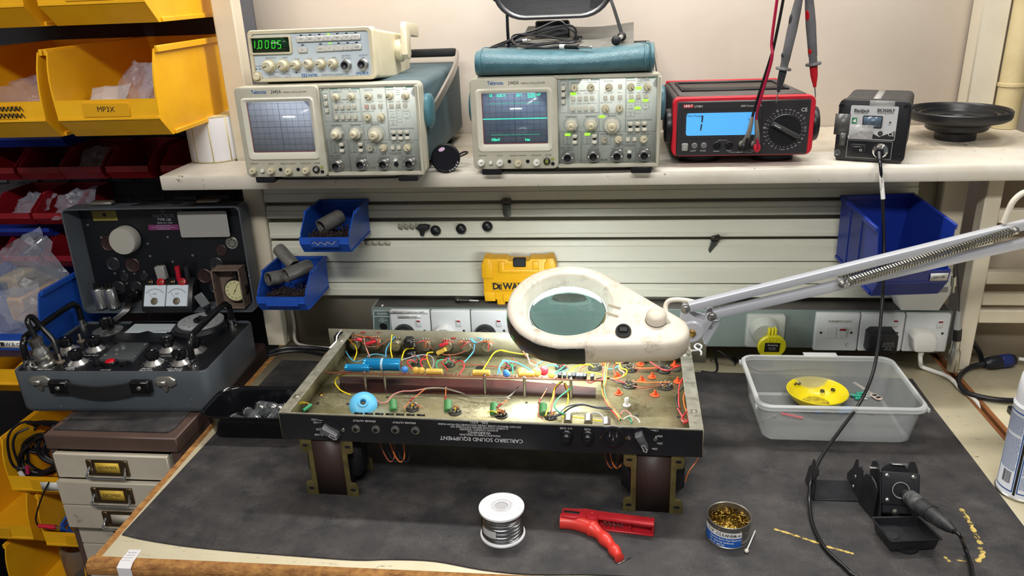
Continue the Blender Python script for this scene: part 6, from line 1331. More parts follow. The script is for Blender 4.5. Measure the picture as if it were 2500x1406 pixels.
    u, v = G(1108, 885, .02); q = WM @ Vector((u, v, .02)); tag(one('grey_connector', lambda b: b.box(0, 0, 0, .021, .014, .030, .002), M_grey), 'pale grey plastic block behind the left meter of the twin meter', 'connector', M=T(*q) @ RZ(2) @ RY(-4))
    for i, (x, l) in enumerate(((445, 'left of two silver can capacitors in the tester lid'), (575, 'right of two silver can capacitors in the tester lid'))):
        c = inlid('electrolytic_can', l, 'capacitor', x, .030, group='silver cans in the tester lid')
        one('can', lambda b: b.at(T(.002, 0, 0) @ RY(-4)).lathe([(1e-5, 0), (.0125, 0), (.0128, .001), (.0128, .043), (.012, .0445), (.009, .045), (1e-5, .045)], 24), mat('can_alu', '#b3b4b2', .28, .9), c)
        one('tag_ring', lambda b: [b.at(T(-.001, 0, .0452)).lathe([(.008, 0), (.008, .003), (1e-5, .003)], 14)]+[b.box(.005*cos(k*1.57), .005*sin(k*1.57), .007, .0015, .0035, .010) for k in range(4)], M_dkmetal, c)
    sb = inlid('stopwatch_box', 'open brown card box holding a stopwatch at the right of the tester lid', 'box', 1925, .022)
    def bxf(b):
        for x0, x1, z0, z1 in ((-.031, -.028, 0, .088), (.028, .031, 0, .088), (-.031, .031, 0, .003), (-.031, .031, .085, .088)): b.bx(x0, x1, -.022, .012, z0, z1, .001)
        b.bx(-.031, .031, .010, .012, 0, .088)
    one('box', bxf, mat('box_brown', '#77655a', .85, col2='#5f5047', nscale=60), sb)
    sw = inlid('stopwatch', 'round stopwatch with a cream dial in the brown box', 'stopwatch', 1950, .028); sw.matrix_world = sw.matrix_world @ T(0, .006, .0345) @ RX(84)
    one('watch_case', lambda b: b.lathe([(1e-5, -.012), (.020, -.012), (.0255, -.006), (.026, 0), (.0245, .004), (.0225, .004), (1e-5, .003)], 36), M_dkmetal, sw)
    one('dial', lambda b: b.lathe([(.0222, .0040), (.0222, .0046), (1e-5, .0046)], 36), mat('watch_dial', '#c6c293', .5), sw)
    one('dial_marks', lambda b: [b.text(str(5*k or 60), .0175*sin(k*pi/6), .0175*cos(k*pi/6), .0052, .0048) for k in range(12)]+[b.line([(-.004, -.008), (.007, .014)], .0009, .0050), b.disc(0, 0, .0016, .0051)], M_ink, sw)
    one('crown', lambda b: b.cyl((0, .026, -.004), (0, .038, -.004), .005, n=14), M_dkmetal, sw)
    u, v = G(1555, 1190, .035); q = WM @ Vector((u, v, .035)); tag(one('grey_card', lambda b: b.box(0, 0, 0, .022, .004, .030, .001), mat('grey_metal_card', '#6f7274', .4)), 'small grey metal plate leaning right of the twin meter', 'plate', M=T(*q) @ RZ(2) @ RY(-28))
tester()
# ================================================================ amplifier chassis lying upside down on its transformers
_ca = radians(-1.9)
FC = Fr((.231, .1600, .1050), (cos(_ca), sin(_ca), 0), (-sin(_ca), cos(_ca), 0))
FCF = Fr((.231, .1600, .1050), (cos(_ca), sin(_ca), 0), (0, 0, 1))
def chassis():
    t = thing('amplifier_chassis', 'open valve amplifier chassis full of coloured wiring, standing on its two transformers', 'amplifier', T(.231, .16, .0032) @ RZ(-1.9))
    BI = (T(.231, .16, .0032) @ RZ(-1.9)).inverted(); BM = BI @ FC.M; zf = .1068
    W, D, H = .631, .300, .0455
    M_tin = mat('chassis_tin', '#b0ab8c', .42, .45, col2='#979069', nscale=16, bump=.1, bscale=200); wear(M_tin, '#5e5638', 20, .52, .72, 220); wear(M_tin, '#c9c4a8', 60, .60, .66, 420)
    M_gal = mat('galvanised', '#aaa89a', .42, .6, col2='#8d8b7c', nscale=60); wear(M_gal, '#6e6a58', 30, .56, .68, 260)
    M_fp = mat('chassis_black', '#15161a', .36, col2='#1c1d22', nscale=12); M_wi = mat('ink_white', '#d7d7d7')
    R = random.Random(11)
    def b_(x, y, h=0): return Z(660+x/4.134, 780+y/4.134, zf+h)
    def c_(x, y, h=0): return Z(1200+x/4.136, 780+y/4.136, zf+h)
    def f1(x, y): return FCF.uv(700+x/3.642, 1020+y/3.642)
    def f2(x, y): return FCF.uv(1250+x/3.643, 1020+y/3.643)
    BF = BI @ FCF.M
    one('tray', lambda b: [b.at(BM).bx(0, W, 0, D, 0, .0014), b.bx(0, W, .0006, .0020, 0, H-.0005), b.bx(0, .0014, 0, D, 0, H), b.bx(W-.0014, W, 0, D, 0, H)], M_tin, t)
    one('back_plate', lambda b: b.at(BM).bx(-.032, W+.030, D, D+.0016, .0, H+.003), mat('back_plate', '#b0ad98', .4, .5, col2='#9d9a83', nscale=18), t)
    for x0, x1 in ((0, .0175), (W-.0195, W)):
        one('side_flange', lambda b: b.at(BM).bx(x0, x1, .002, D-.001, H-.0012, H+.0002, .0003), M_gal, t)
    for x, y in ((.009, .050), (.009, .255), (W-.010, .050), (W-.010, .235)): one('cage_nut', lambda b: [b.at(BM @ T(x, y, H)).box(0, 0, .0006, .0100, .0085, .0010), b.box(0, 0, .0011, .0062, .0052, .0010)], [M_gal, M_gal], t)
    one('front_lip', lambda b: b.at(BM).bx(0, W, -.0004, .0024, H-.0008, H+.0003, .0003), M_gal, t)
    one('paper_patch', lambda b: b.at(BI).quad(b_(528, 375, .022), b_(610, 285, .024), b_(612, 375, .004), b_(548, 480, .004)), mat('paper_pink', '#b9a08a', .8), t)
    one('torn_tape', lambda b: b.at(BI).loft([[b_(715, 100, .047), b_(720, 102, .046)], [b_(665, 165, .047), b_(678, 165, .0462)], [b_(660, 215, .0468), b_(670, 225, .045)], [b_(590, 285, .0468), b_(605, 290, .044)]], False, False), M_white, t)
    # front panel
    fp = one('front_panel', lambda b: b.at(BF).bx(.0008, W-.0008, .0006, H-.0012, -.0002, .0012, .0006), M_fp, t)
    z = .0014; ink = MB().at(BF)
    def tx(s, p, q, sx=1): ink.text(s, p[0], p[1], q, z, rot=180, sx=sx)
    for s, x, y, q, k in (('CARLSBRO SOUND EQUIPMENT', 1730, 187, .0090, .96), ('MANUFACTURED IN ENGLAND', 1718, 150, .0043, 1), ('WARNING', 1712, 127, .0062, 1.15), ('ALWAYS CONNECT SPEAKERS', 1710, 103, .0042, 1), ('& CHECK VOLTAGE BEFORE SWITCHING ON', 1712, 83, .0042, 1), ('DO NOT REMOVE COVER UNLESS DISCONNECTED FROM MAINS', 1712, 63, .0042, 1), ('S/N   6251', 1710, 35, .0062, 1), ('SPEAKER OUTPUT', 692, 22, .0044, 1), ('SPEAKER OUTPUT', 1046, 38, .0044, 1), ('3.75\u03a9', 250, 10, .004, 1), ('7.5\u03a9', 262, 36, .004, 1), ('15\u03a9', 283, 97, .004, 1), ('100v LINE', 298, 146, .004, 1)): tx(s, f1(x, y), q, k)
    for s, x, y in (('H.T. FUSE', 480, 88), ('FUSE', 671, 97), ('MAINS INPUT', 897, 72), ('110v', 1278, 108), ('200v', 1314, 158), ('225v', 1314, 222), ('250v', 1268, 270)): tx(s, f2(x, y), .0042)
    for p, q in ((f1(285, 14), f1(320, 20)), (f1(290, 36), f1(310, 36)), (f2(1200, 103), f2(1258, 106)), (f2(1275, 160), f2(1298, 158))): ink.line([p, q], .0005, z)
    obj('panel_lettering', ink, M_wi, fp)
    def sel(p, r, ang, arrow):
        u, v = p; k = one('selector_switch', lambda b: [b.at(BF @ T(u, v, .001)).lathe([(r, 0), (r, .0012), (1e-5, .0012)], 40), b.arc(0, 0, r*.97, 0, 180, .0006, .0014)], M_fp, t)
        one('switch_lever', lambda b: b.at(BF @ T(u, v, .002) @ RZ(ang)).prism([(-.013, -.0055), (.012, -.0042), (.0155, 0), (.012, .0042), (-.013, .0055)], 0, .015, .003), mat('lever_grey', '#3e3f42', .4, col2='#55565a', nscale=90), k)
        one('lever_arrow', lambda b: b.at(BF @ T(u, v, .0172) @ RZ(ang)).line([(.002, -.0022), (.010, -.0022), (.010, -.0034), (.0145, 0), (.010, .0034), (.010, .0022), (.002, .0022)], .0006, 0, True), M_wi, k)
        for s in (-1, 1): one('screw', lambda b: b.at(BF @ T(u+s*r*1.0, v, .001)).lathe([(.0036, 0), (.0028, .0014), (1e-5, .0016)], 14), M_steel, k)
    u, v = f1(402, 95); sel((u, v-.001), .0175, -28, 1); u, v = f2(1170, 185); sel((u-.002, v+.001), .0185, -65, 1)
    for x, y in ((618, 92), (795, 97), (968, 101), (1147, 108)):
        u, v = f1(x, y); k = one('jack_socket', lambda b: [b.at(BF @ T(u, v, .001)).lathe([(.0068, 0), (.0066, .001), (.0030, .001)], 24, False), b.prism(ngon(6, .0060, .3), .0008, .0035, .0006)], M_steel, t); one('jack_hole', lambda b: b.at(BF @ T(u, v, .001)).lathe([(.0036, .0034), (.0036, .0038), (1e-5, .0038)], 20), M_blk, k)
    for x, y in ((487, 152), (675, 158)):
        u, v = f2(x, y); k = one('fuse_holder', lambda b: b.at(BF @ T(u, v, .001)).lathe([(.0095, 0), (.0093, .003), (.0080, .005), (.0062, .005), (.0062, .011), (.0052, .013), (1e-5, .013)], 26), M_blk, t); one('fuse_slot', lambda b: b.at(BF @ T(u, v, .0141)).box(0, 0, 0, .007, .0014, .001), M_ink, k)
    u, v = f2(900, 165); k = one('mains_inlet', lambda b: b.at(BF @ T(u, v, .001)).lathe([(.0178, 0), (.0175, .002), (.0150, .003), (.0125, .003), (.0118, -.001), (1e-5, -.001)], 36), M_blk, t)
    one('inlet_pin', lambda b: [b.at(BF @ T(u+dx, v+dy, .0)).box(0, 0, .003, .0022, .005, .006, .0005) for dx, dy in ((0, -.003), (-.005, .003), (.005, .003))], M_steel, k)
    for s in (-1, 1): one('screw', lambda b: b.at(BF @ T(u+s*.0165, v-.001, .002)).lathe([(.0026, 0), (.002, .001), (1e-5, .0012)], 12), M_brass, k)
    # transformers
    def trafo(x0, x1, y0, d, h, coil_x):
        k = one('transformer', lambda b: [b.at(I4).bx(x0+.0185, x1-.0185, y0, y0+d, 0, h), ], mat('lamination', '#3b2a26', .5, col2='#2c201d', nscale=90, stretch=(14, 1, .3), nlo=.3, nhi=.7), t)
        for s, xa in ((1, x0), (-1, x1)):
            xb = xa+s*.019
            for yy in (y0-.0022, y0+d):
                pr = [(xb, 0), (xa, 0), (xa, .020), (xa+s*.003, .024), (xa+s*.010, .025), (xa+s*.011, .030), (xa+s*.011, h-.030), (xa+s*.010, h-.025), (xa+s*.003, h-.024), (xa, h-.020), (xa, h), (xb, h)]
                one('frame_bracket', lambda b: b.at(T(0, yy, 0) @ Matrix(((1, 0, 0, 0), (0, 0, -1, .0022), (0, 1, 0, 0), (0, 0, 0, 1)))).prism(pr, 0, .0022, .0005), mat('bracket_brass', '#7e7347', .42, .65, col2='#5f5636', nscale=30), k)
                if yy < y0:
                    for zz in (.012, h-.012): one('slot', lambda b: b.at(T(xa+s*.0085, yy-.0002, zz) @ RX(90)).prism(rrect(.0085, .0042, .002, 3), 0, .0004), M_blk, k)
        one('winding', lambda b: b.at(I4).box((x0+x1)/2, y0+d/2, h/2, (x1-x0)+.006, d*.62, h*.62, .010), mat('winding_black', '#17161a', .45), k)
    cz = BI.to_3x3()
    def loc(x, y): q = BI @ Vector((x, y, 0)); return q.x, q.y
    a = loc(.257, .166); c = loc(.342, .163); trafo(a[0], c[0], a[1]-.003, .070, .1025, 0)
    a = loc(.751, .147); c = loc(.838, .145); trafo(a[0], c[0], a[1]+.001, .070, .1025, 0)
    M_or = mat('wire_orange', '#c4692f', .45); M_ye = mat('wire_yellow', '#d8c01f', .4); M_bl = mat('wire_blue', '#4c9fc4', .4); M_re = mat('wire_red', '#c03337', .4); M_gn = mat('wire_green', '#2f9468', .4); M_pk = mat('wire_pink', '#b97f74', .45); M_bn = mat('wire_brown', '#8c4a33', .45); M_gy = mat('wire_grey', '#8f8f94', .45); M_bk2 = mat('wire_black', '#1d1d22', .4); M_wh = mat('wire_white', '#c9c2b4', .5); M_ba = mat('wire_bare', '#a9a49a', .3, .9)
    def wire(m, pts, r=.0009):
        one('wire', lambda b: b.at(BI).tube(pts, r, 6, 5), m, t)
    # loom under the chassis by the transformers
    for i, m in enumerate((M_bn, M_bk2, M_or, M_bk2)): x = .392+.010*i if 0 else .372+.008*i; wire(m, [Vector((x, .20, .100)), Vector((x+.004, .19, .075)), Vector((x+.016, .185, .052)), Vector((x+.024, .19, .060)), Vector((x+.020, .20, .100))], .0011)
    for i, m in enumerate((M_bn, M_bk2, M_or, M_bk2)): x = .725+.004*i; wire(m, [Vector((x, .19, .100)), Vector((x, .18, .075)), Vector((x+.008, .176, .058)), Vector((x+.018, .185, .062)), Vector((x+.030, .20, .085))], .0011)
    wire(M_or, [Vector((.866, .19, .104)), Vector((.860, .168, .085)), Vector((.846, .155, .070)), Vector((.842, .158, .05))], .0009)
    # holes in the floor
    each('floor_hole', ((b_(1900, 403), .0035), (b_(2205, 415), .0035), (b_(475, 845), .003), (b_(785, 852), .003), (b_(1180, 783), .0025), (b_(2118, 490), .0085), (c_(705, 420), .0042), (c_(622, 655), .0045), (c_(812, 745), .0022), (c_(815, 787), .0022), (c_(353, 840), .0022), (c_(1465, 970), .003), (c_(1890, 985), .003)), lambda b, q: b.at(BI @ T(*q[0])).disc(0, 0, q[1], .0004, 18), M_ink, t)
    one('floor_dust', lambda b: [b.at(BI @ T(p.x, p.y, zf+.0003)).disc(R.uniform(-.001, .001), R.uniform(-.001, .001), R.uniform(.0003, .0007), 0, 5) for p in [b_(R.uniform(400, 760), R.uniform(480, 900)) for _ in range(150)]], mat('dust_pale', '#c9bfa3', .9), t)['kind'] = 'stuff'
    one('rivet', lambda b: b.at(BI @ T(*b_(512, 755))).lathe([(.0046, 0), (.0036, .0012), (1e-5, .0016)], 14), M_brass, t)
    # the board's shadow on the floor, laid on as a dark red-brown sheet
    one('board_shade', lambda b: b.at(BI).prism([(p.x, p.y) for p in (b_(700, 735), b_(700, 575), b_(2398, 610), c_(1055, 690), c_(1050, 795), b_(2398, 760))], zf, zf+.0006), mat('shade_maroon', '#47201c', .55, col2='#2b1c19', nscale=7, nlo=.45, nhi=.62), t)
    # potentiometers, sockets on the back plate
    Fb = Fr(FC.M @ Vector((0, D-.0005, 0)), FC.r, (0, 0, 1)); BB = BI @ Fb.M
    pb = lambda x, y: Fb.uv(660+x/4.134, 780+y/4.134); pc = lambda x, y: Fb.uv(1200+x/4.136, 780+y/4.136)
    M_pot = mat('pot_tin', '#b5b09c', .3, .85, col2='#98927c', nscale=60)
    def pot(p, r=.0098, dome=False):
        u, v = p; k = one('potentiometer', lambda b: b.at(BB @ T(u, v, 0)).lathe([(r, 0), (r, .0075 if not dome else .013), (r*.93, .009 if not dome else .015), (r*.42, .009 if not dome else .0155), (r*.36, .0080 if not dome else .0155), (r*.15, .0080 if not dome else .0155), (r*.12, .0095 if not dome else .0155), (1e-5, .0095 if not dome else .0155)], 28), M_pot, t)
        one('solder_tag', lambda b: [b.at(BB @ T(u+dx, v+r*1.02, .004)).box(0, .002, 0, .0022, .006, .001) for dx in (-.005, 0, .005)], M_ba, k)
    for p in (pb(868, 240), pb(1080, 232), pb(1578, 252), pb(1788, 255), pb(1985, 258), pb(2195, 258), pc(385, 285)): pot(p)
    pot(pb(1285, 240), .0095, True)
    for x, y in ((718, 160), (705, 320), (1412, 205), (1420, 330)):
        u, v = pb(x, y); k = one('input_jack', lambda b: b.at(BB @ T(u, v, 0)).box(0, 0, .010, .0165, .0175, .020, .003), M_blk, t); one('solder_tag', lambda b: [b.at(BB @ T(u+.009, v+dy, .014)).box(.001, 0, 0, .005, .0022, .0008) for dy in (-.006, -.002, .003, .007)], M_ba, k)
        one('jack_hole', lambda b: b.at(BB @ T(u-.002, v, .0202)).lathe([(.003, 0), (.003, .0003), (1e-5, .0003)], 12), M_ink, k)
    u, v = pc(1310, 385); one('switch_block', lambda b: b.at(BB @ T(u, v, 0)).box(0, .002, .008, .026, .016, .016, .002), M_blk, t)
    u, v = pc(1560, 355); one('bead_lamp', lambda b: b.at(BB @ T(u, v, 0)).cyl((0, 0, 0), (0, -.004, .014), .0050, n=14), mat('lamp_dark', '#23302c', .3), t)
    u, v = pc(1800, 260); op = one('paint_patch', lambda b: b.at(BB @ T(u, v, .0004)).prism([(-.022, .011), (.020, .012), (.022, 0), (.008, -.004), (.004, -.014), (-.021, -.012)], 0, .0008), mat('paint_orange', '#d9512a', .6), t)
    u, v = pc(1790, 320); one('rectifier_block', lambda b: b.at(BB @ T(u, v+.005, .010) @ RZ(-14) @ RX(35)).box(0, 0, 0, .017, .030, .010, .002), M_blk, t)
    u, v = pc(1865, 285); one('wire', lambda b: b.at(BB @ T(u, v, .008)).tube([(-.004, .008, 0), (-.007, .002, .003), (-.002, -.006, .003), (.004, -.002, .002), (.002, .008, 0)], .001, 6, 3), M_wh, t)
    # component board on stand-offs
    e0 = b_(545, 536, .034); e1 = c_(1125, 618, .034); dr = (e1-e0).normalized(); bk = Vector((-dr.y, dr.x, 0)); lo = bk*.030+Vector((0, 0, -.0135))
    one('component_board', lambda b: b.at(BI).loft([[p, p+Vector((0, 0, -.0016)), p+lo+Vector((0, 0, -.0016)), p+lo] for p in (e0, e1)]), mat('board_brown', '#7b4a33', .6, col2='#693e2b', nscale=40), t)
    def up(p, d=.006, h=.0): return p+lo.normalized()*d+Vector((0, 0, h))
    for p in (b_(940, 540, .034), b_(1140, 542, .034), b_(2155, 575, .034), c_(328, 598, .034), c_(800, 612, .034)):
        q = p+lo*.12; one('standoff', lambda b: b.at(BI).cyl((q.x, q.y, zf), (q.x, q.y, q.z+.002), .0026, n=12).cyl((q.x, q.y, q.z), (q.x, q.y, q.z+.004), .0016, n=8), M_steel, t)
    E = lambda x, y, cr='b', h=.034: (b_ if cr == 'b' else c_)(x, y, h)
    def cylcap(name, x0, x1, y, r, m, cr='b', ends=True, d=.008, lead=True):
        p0 = (b_ if cr == 'b' else c_)(x0, y, .036+r*.2); p1 = (b_ if cr == 'b' else c_)(x1, y+(x1-x0)*.012, .036+r*.2); a = up(p0, d+r*.5); c = up(p1, d+r*.5); ax = (c-a).normalized()
        k = one(name, lambda b: b.at(BI @ along(a, c)).lathe([(1e-5, 0), (r*.8, 0), (r, .0012), (r, .004), (r*.95, .005), (r, .006), (r, (c-a).length-.0012), (r*.8, (c-a).length), (1e-5, (c-a).length)], 24), m, t)
        if lead: one('lead', lambda b: b.at(BI).tube([a-ax*.006+Vector((0, 0, -.010)), a-ax*.004, a], .0005, 5, 3).tube([c, c+ax*.004, c+ax*.006+Vector((0, 0, -.010))], .0005, 5, 3), M_ba, k)
        return k, a, c
    M_cbl = mat('cap_blue', '#1b82b8', .22, .35); M_ycp = mat('cap_yellow', '#c9a648', .45); M_rcap = mat('cap_red', '#bb2b38', .35)
    cylcap('electrolytic_capacitor', 742, 985, 488, .0068, M_cbl, d=.004)
    k, a, c = cylcap('electrolytic_capacitor', 915, 1292, 455, .0108, M_cbl, d=.010)
    mid = a.lerp(c, .48); ax = (c-a).normalized(); one('strap', lambda b: b.at(BI @ along(mid, c)).lathe([(.0109, 0), (.0113, .0004), (.0113, .0034), (.0109, .0038)], 24, False), mat('strap_clear', '#9fb9c4', .3), k)
    one('foil_end', lambda b: b.at(BI @ along(c, c+ax)).lathe([(.0080, .0001), (.0078, .0004), (1e-5, .0004)], 18), M_ba, k)
    for x0, x1, y, r, cr in ((1556, 1725, 527, .0050, 'b'), (2030, 2205, 540, .0052, 'b'), (262, 425, 552, .0052, 'c')): cylcap('yellow_capacitor', x0, x1, y, r, M_ycp, cr)
    def disc_cap(x, y, r, m, cr='b'):
        p = up(E(x, y, cr, .036), .008); one('disc_capacitor', lambda b: b.at(BI @ T(*p) @ RX(70)).sphere((0, 0, 0), r, 16, 10, .55), m, t)
    for x, y, r, m, cr in ((1455, 515, .0062, M_ycp, 'b'), (1515, 520, .0062, M_ycp, 'b'), (1342, 508, .0062, mat('cap_lblue', '#3f7fc9', .35), 'b'), (2372, 540, .0058, mat('cap_lblue', '#3f7fc9'), 'b'), (145, 550, .0058, mat('cap_lblue', '#3f7fc9'), 'c'), (296, 533, .0075, M_ycp, 'c'), (450, 535, .0080, M_ycp, 'c'), (600, 560, .0060, M_ycp, 'c'), (522, 520, .0080, M_rcap, 'c')): disc_cap(x, y, r, m, cr)
    # small resistors along the board
    M_rb = mat('resistor_brown', '#8a4b3c', .45); M_band = [mat('band_a', '#5c1f1a', .5), mat('band_b', '#d9a92b', .5)]
    def resistor(a, c, r=.0014, L=.0075, m=M_rb, name='resistor'):
        a = Vector(a); c = Vector(c); mid = (a+c)/2; d = (c-a).normalized(); L = min(L, (c-a).length*.8); p0 = mid-d*L/2
        k = one(name, lambda b: b.at(BI @ along(p0, c)).lathe([(1e-5, 0), (r*.8, .0003), (r, .001), (r, L*.2), (r*.86, L*.26), (r*.86, L*.74), (r, L*.8), (r, L-.001), (r*.8, L-.0003), (1e-5, L)], 12), m, t)
        one('colour_band', lambda b: [b.at(BI @ along(p0, c) @ T(0, 0, L*q)).lathe([(r*1.03, 0), (r*1.03, L*.07)], 12, False) for q in (.06, .33, .5, .85)], M_band[0], k)
        one('lead', lambda b: b.at(BI).tube([a, mid-d*L/2], .00035, 5, 0).tube([mid+d*L/2, c], .00035, 5, 0), M_ba, k)
    for cr, xs in (('b', [700, 725, 750, 775, 1298, 1320, 1345, 1375, 1740, 1765, 1790, 1815, 1860, 1890, 2222, 2250, 2280, 2310, 2340]), ('c', [20, 50, 80, 105, 185, 205, 225, 420, 500, 640, 655, 700])):
        for x in xs:
            p = up(E(x, 533 + (x-545)*.026 if cr == 'b' else 578+x*.035, cr), .003, .0015); resistor(p, p+lo.normalized()*.016+Vector((R.uniform(-.002, .002), 0, .0005)), .0013, .007)
    for i, x in enumerate((685, 735, 785, 830, 870, 905, 940, 1015)):
        p = up(E(x, 597+i*2, 'c'), .006, .004); one('block_resistor', lambda b: b.at(BI @ T(*p) @ RZ(-1.9)).box(0, .004, 0, .0062, .012, .0072, .0010), mat('block_slate', '#3f4347', .5) if i % 3 else M_blk, t)
    def tags(b, P, n=14, s=.6):
        for i in range(n):
            a = P+Vector((R.uniform(-.008, .008), R.uniform(-.006, .006), R.uniform(.0, .004))); b.tube([a, a+Vector((R.uniform(-.003, .003), R.uniform(-.003, .003), R.uniform(.003, .008)))], .0007, 5, 0); b.sphere(a, .0012, 6, 4)
    def vsock(P, r=.0105, big=False):
        k = one('valve_socket', lambda b: b.at(BI @ T(P.x, P.y, zf)).lathe([(r, .0004), (r, .0016), (r*.86, .0024), (r*.3, .0024), (r*.24, .001), (1e-5, .001)], 28), mat('socket_dk', '#26231f', .45), t)
        one('solder_tag', lambda b: [b.at(BI @ T(P.x+r*.62*cos(q*.8), P.y+r*.62*sin(q*.8), zf+.002) @ RZ(math.degrees(q*.8)) @ RY(12)).box(0, 0, .003, .0016, .0032, .006, .0003) for q in range(8)], M_ba, k)
        if big: one('centre_spigot', lambda b: b.at(BI @ T(P.x-r*.35, P.y-r*.35, zf+.0022)).lathe([(.0022, 0), (.0022, .0016), (1e-5, .0016)], 12), mat('spigot_yellow', '#c9b22b', .5), k)
    for p in (b_(1480, 450), b_(1810, 458), c_(190, 492), c_(700, 490)): vsock(p)
    for p in (c_(1045, 490), c_(1400, 505), c_(1740, 517), c_(1395, 668), c_(1760, 683)): vsock(p, .0125, True)
    for p in (b_(1430, 918), b_(1860, 955), b_(2330, 985), c_(95, 985), c_(600, 1000)): vsock(p+Vector((0, .004, 0)), .0105)
    M_bolt = mat('bolt_orange', '#cf4a22', .5)
    for p in (c_(1150, 445), c_(1502, 455), c_(1848, 460), c_(1270, 572), c_(1622, 580), c_(1515, 615), c_(1878, 628), c_(1282, 745), c_(1650, 760)):
        k = one('painted_bolt', lambda b: [b.at(BI @ T(p.x, p.y, zf)).prism(ngon(6, .0034, R.random()), .0012, .0048, .0006), b.lathe([(.0020, .0045), (.0018, .0085), (1e-5, .0085)], 10)], M_bolt, t)
        one('paint_splash', lambda b: b.at(BI @ T(p.x, p.y-.001, zf+.0003)).prism([((.0062+.0024*R.random())*cos(i*.52), (.0062+.0024*R.random())*sin(i*.52)) for i in range(12)], 0, .0008), M_bolt, k)
    p = c_(1365, 870); one('nylon_standoff', lambda b: b.at(BI @ T(p.x, p.y, zf)).lathe([(.0060, 0), (.0060, .002), (.0034, .003), (.0034, .010), (.004, .0105), (.003, .014), (1e-5, .014)], 16), M_white, t)
    # green capacitors and the pale blue cone
    M_gc = mat('cap_green', '#3f7b45', .45)
    for p, rz in ((b_(1245, 905), 14), (b_(1795, 910), 8), (b_(2258, 940), 4), (c_(30, 945), 6), (c_(522, 945), 2)):
        k = one('green_capacitor', lambda b: b.at(BI @ T(p.x, p.y, zf+.007) @ RZ(rz) @ RX(-62)).lathe([(1e-5, -.010), (.0052, -.010), (.0064, -.0085), (.0064, .0085), (.0052, .010), (1e-5, .010)], 18), M_gc, t)
        one('lead', lambda b: b.at(BI).tube([p+Vector((0, -.006, .004)), p+Vector((.002, -.012, .003)), p+Vector((.010, -.012, .004))], .0006, 5, 3), M_ba, k)
    p = b_(937, 850, .010); nn = (CAM-p).normalized()+Vector((0, .0, .55)); MM = nn.to_track_quat('Z', 'Y').to_matrix().to_4x4(); MM.translation = p
    one('blue_cone', lambda b: b.at(BI @ MM).lathe([(.0225, -.006), (.0228, -.0045), (.020, .001), (.014, .0045), (.0085, .0055), (.0080, .0085), (.0062, .0088), (.0048, .0078), (.0042, -.002), (.0215, -.008)], 44, False), mat('cone_blue', '#5aaed6', .45), t)
    # wiring, traced along the chassis floor
    wire(M_ye, [pw for pw in (b_(790, 545, .020), b_(700, 570, .020), b_(655, 620, .018), b_(670, 670, .014), b_(720, 720, .010), b_(810, 760, .008))], .0011)
    wire(M_pk, [b_(1060, 800, .006), b_(1110, 840, .004), b_(1180, 830, .005), b_(1240, 760, .008), b_(1330, 725, .010), b_(1440, 720, .012), b_(1555, 700, .014)], .0012)
    wire(M_ba, [b_(1560, 697, .014), b_(1650, 690, .014), b_(1760, 695, .014), b_(1860, 720, .012), b_(1940, 745, .010), b_(2010, 780, .008), b_(2120, 790, .008), b_(2250, 785, .010), b_(2398, 790, .012), c_(60, 795, .012), c_(165, 785, .012), c_(225, 735, .013), c_(272, 682, .014)], .0014)
    for a, m_, e in ((b_(1562, 700, .016), b_(1430, 810, .011), b_(1340, 900, .006)), (b_(1772, 690, .016), b_(1768, 800, .012), b_(1770, 900, .006)), (b_(2398, 805, .014), b_(2310, 875, .011), b_(2275, 925, .008)), (c_(180, 803, .014), c_(75, 880, .010), c_(40, 935, .006)), (c_(555, 708, .018), c_(487, 830, .012), c_(475, 930, .006))):
        wire(M_or, [a, m_, e], .0009); d = (e-a).normalized(); resistor(m_-d*.009+Vector((0, 0, .0012)), m_+d*.009+Vector((0, 0, .0012)), .0019, .011, mat('resistor_red', '#a8392f', .45))
        one('solder_blob', lambda b: b.at(BI).sphere(a, .0020, 10, 6), M_ba, t)
    wire(M_bn, [c_(475, 925, .006), c_(480, 970, .010), c_(520, 1005, .012)], .001)
    # left corner loom
    for i, (m, dy) in enumerate(((M_ye, 0), (M_ye, 14), (M_bn, 28))): wire(m, [b_(210, 915-dy, .012), b_(255, 870-dy*.6, .018), b_(320, 840-dy*.3, .018), b_(380, 850+dy*.3, .012), b_(395, 880+dy*.4, .006)], .0016)
    one('green_sleeve', lambda b: b.at(BI).cyl(b_(330, 920, .010), b_(410, 860, .012), .0030, n=12), M_gn, t)
    # wires of the back row
    wire(M_ye, [b_(770, 165, .030), b_(800, 215, .026), b_(855, 265, .018), b_(872, 330, .010), b_(845, 410, .010)], .0011)
    wire(M_bl, [b_(765, 320, .012), b_(790, 370, .010), b_(835, 415, .010), b_(880, 425, .012), b_(930, 405, .016)], .0011)
    wire(M_bl, [b_(1255, 170, .036), b_(1215, 225, .028), b_(1170, 300, .018), b_(1165, 380, .014)], .0011)
    wire(M_ye, [b_(1228, 150, .038), b_(1218, 230, .028), b_(1215, 310, .018), b_(1230, 385, .014)], .0012)
    wire(M_pk, [b_(945, 175, .032), b_(955, 250, .022), b_(980, 320, .014), b_(1000, 375, .012)], .0012)
    wire(M_bl, [b_(975, 375, .010), b_(1040, 350, .012), b_(1120, 355, .012), b_(1170, 380, .012)], .0010)
    for pts in ([b_(820, 165, .034), b_(870, 115, .041), b_(930, 128, .040), b_(1090, 130, .040), b_(1230, 155, .036)], [b_(850, 150, .036), b_(900, 165, .035), b_(1000, 178, .034), b_(1100, 165, .034)]): wire(M_or, pts, .0009)
    wire(M_bn, [b_(830, 175, .033), b_(890, 190, .031), b_(945, 250, .024), b_(1000, 275, .020), b_(1080, 268, .020), b_(1160, 230, .026), b_(1225, 185, .032)], .0009)
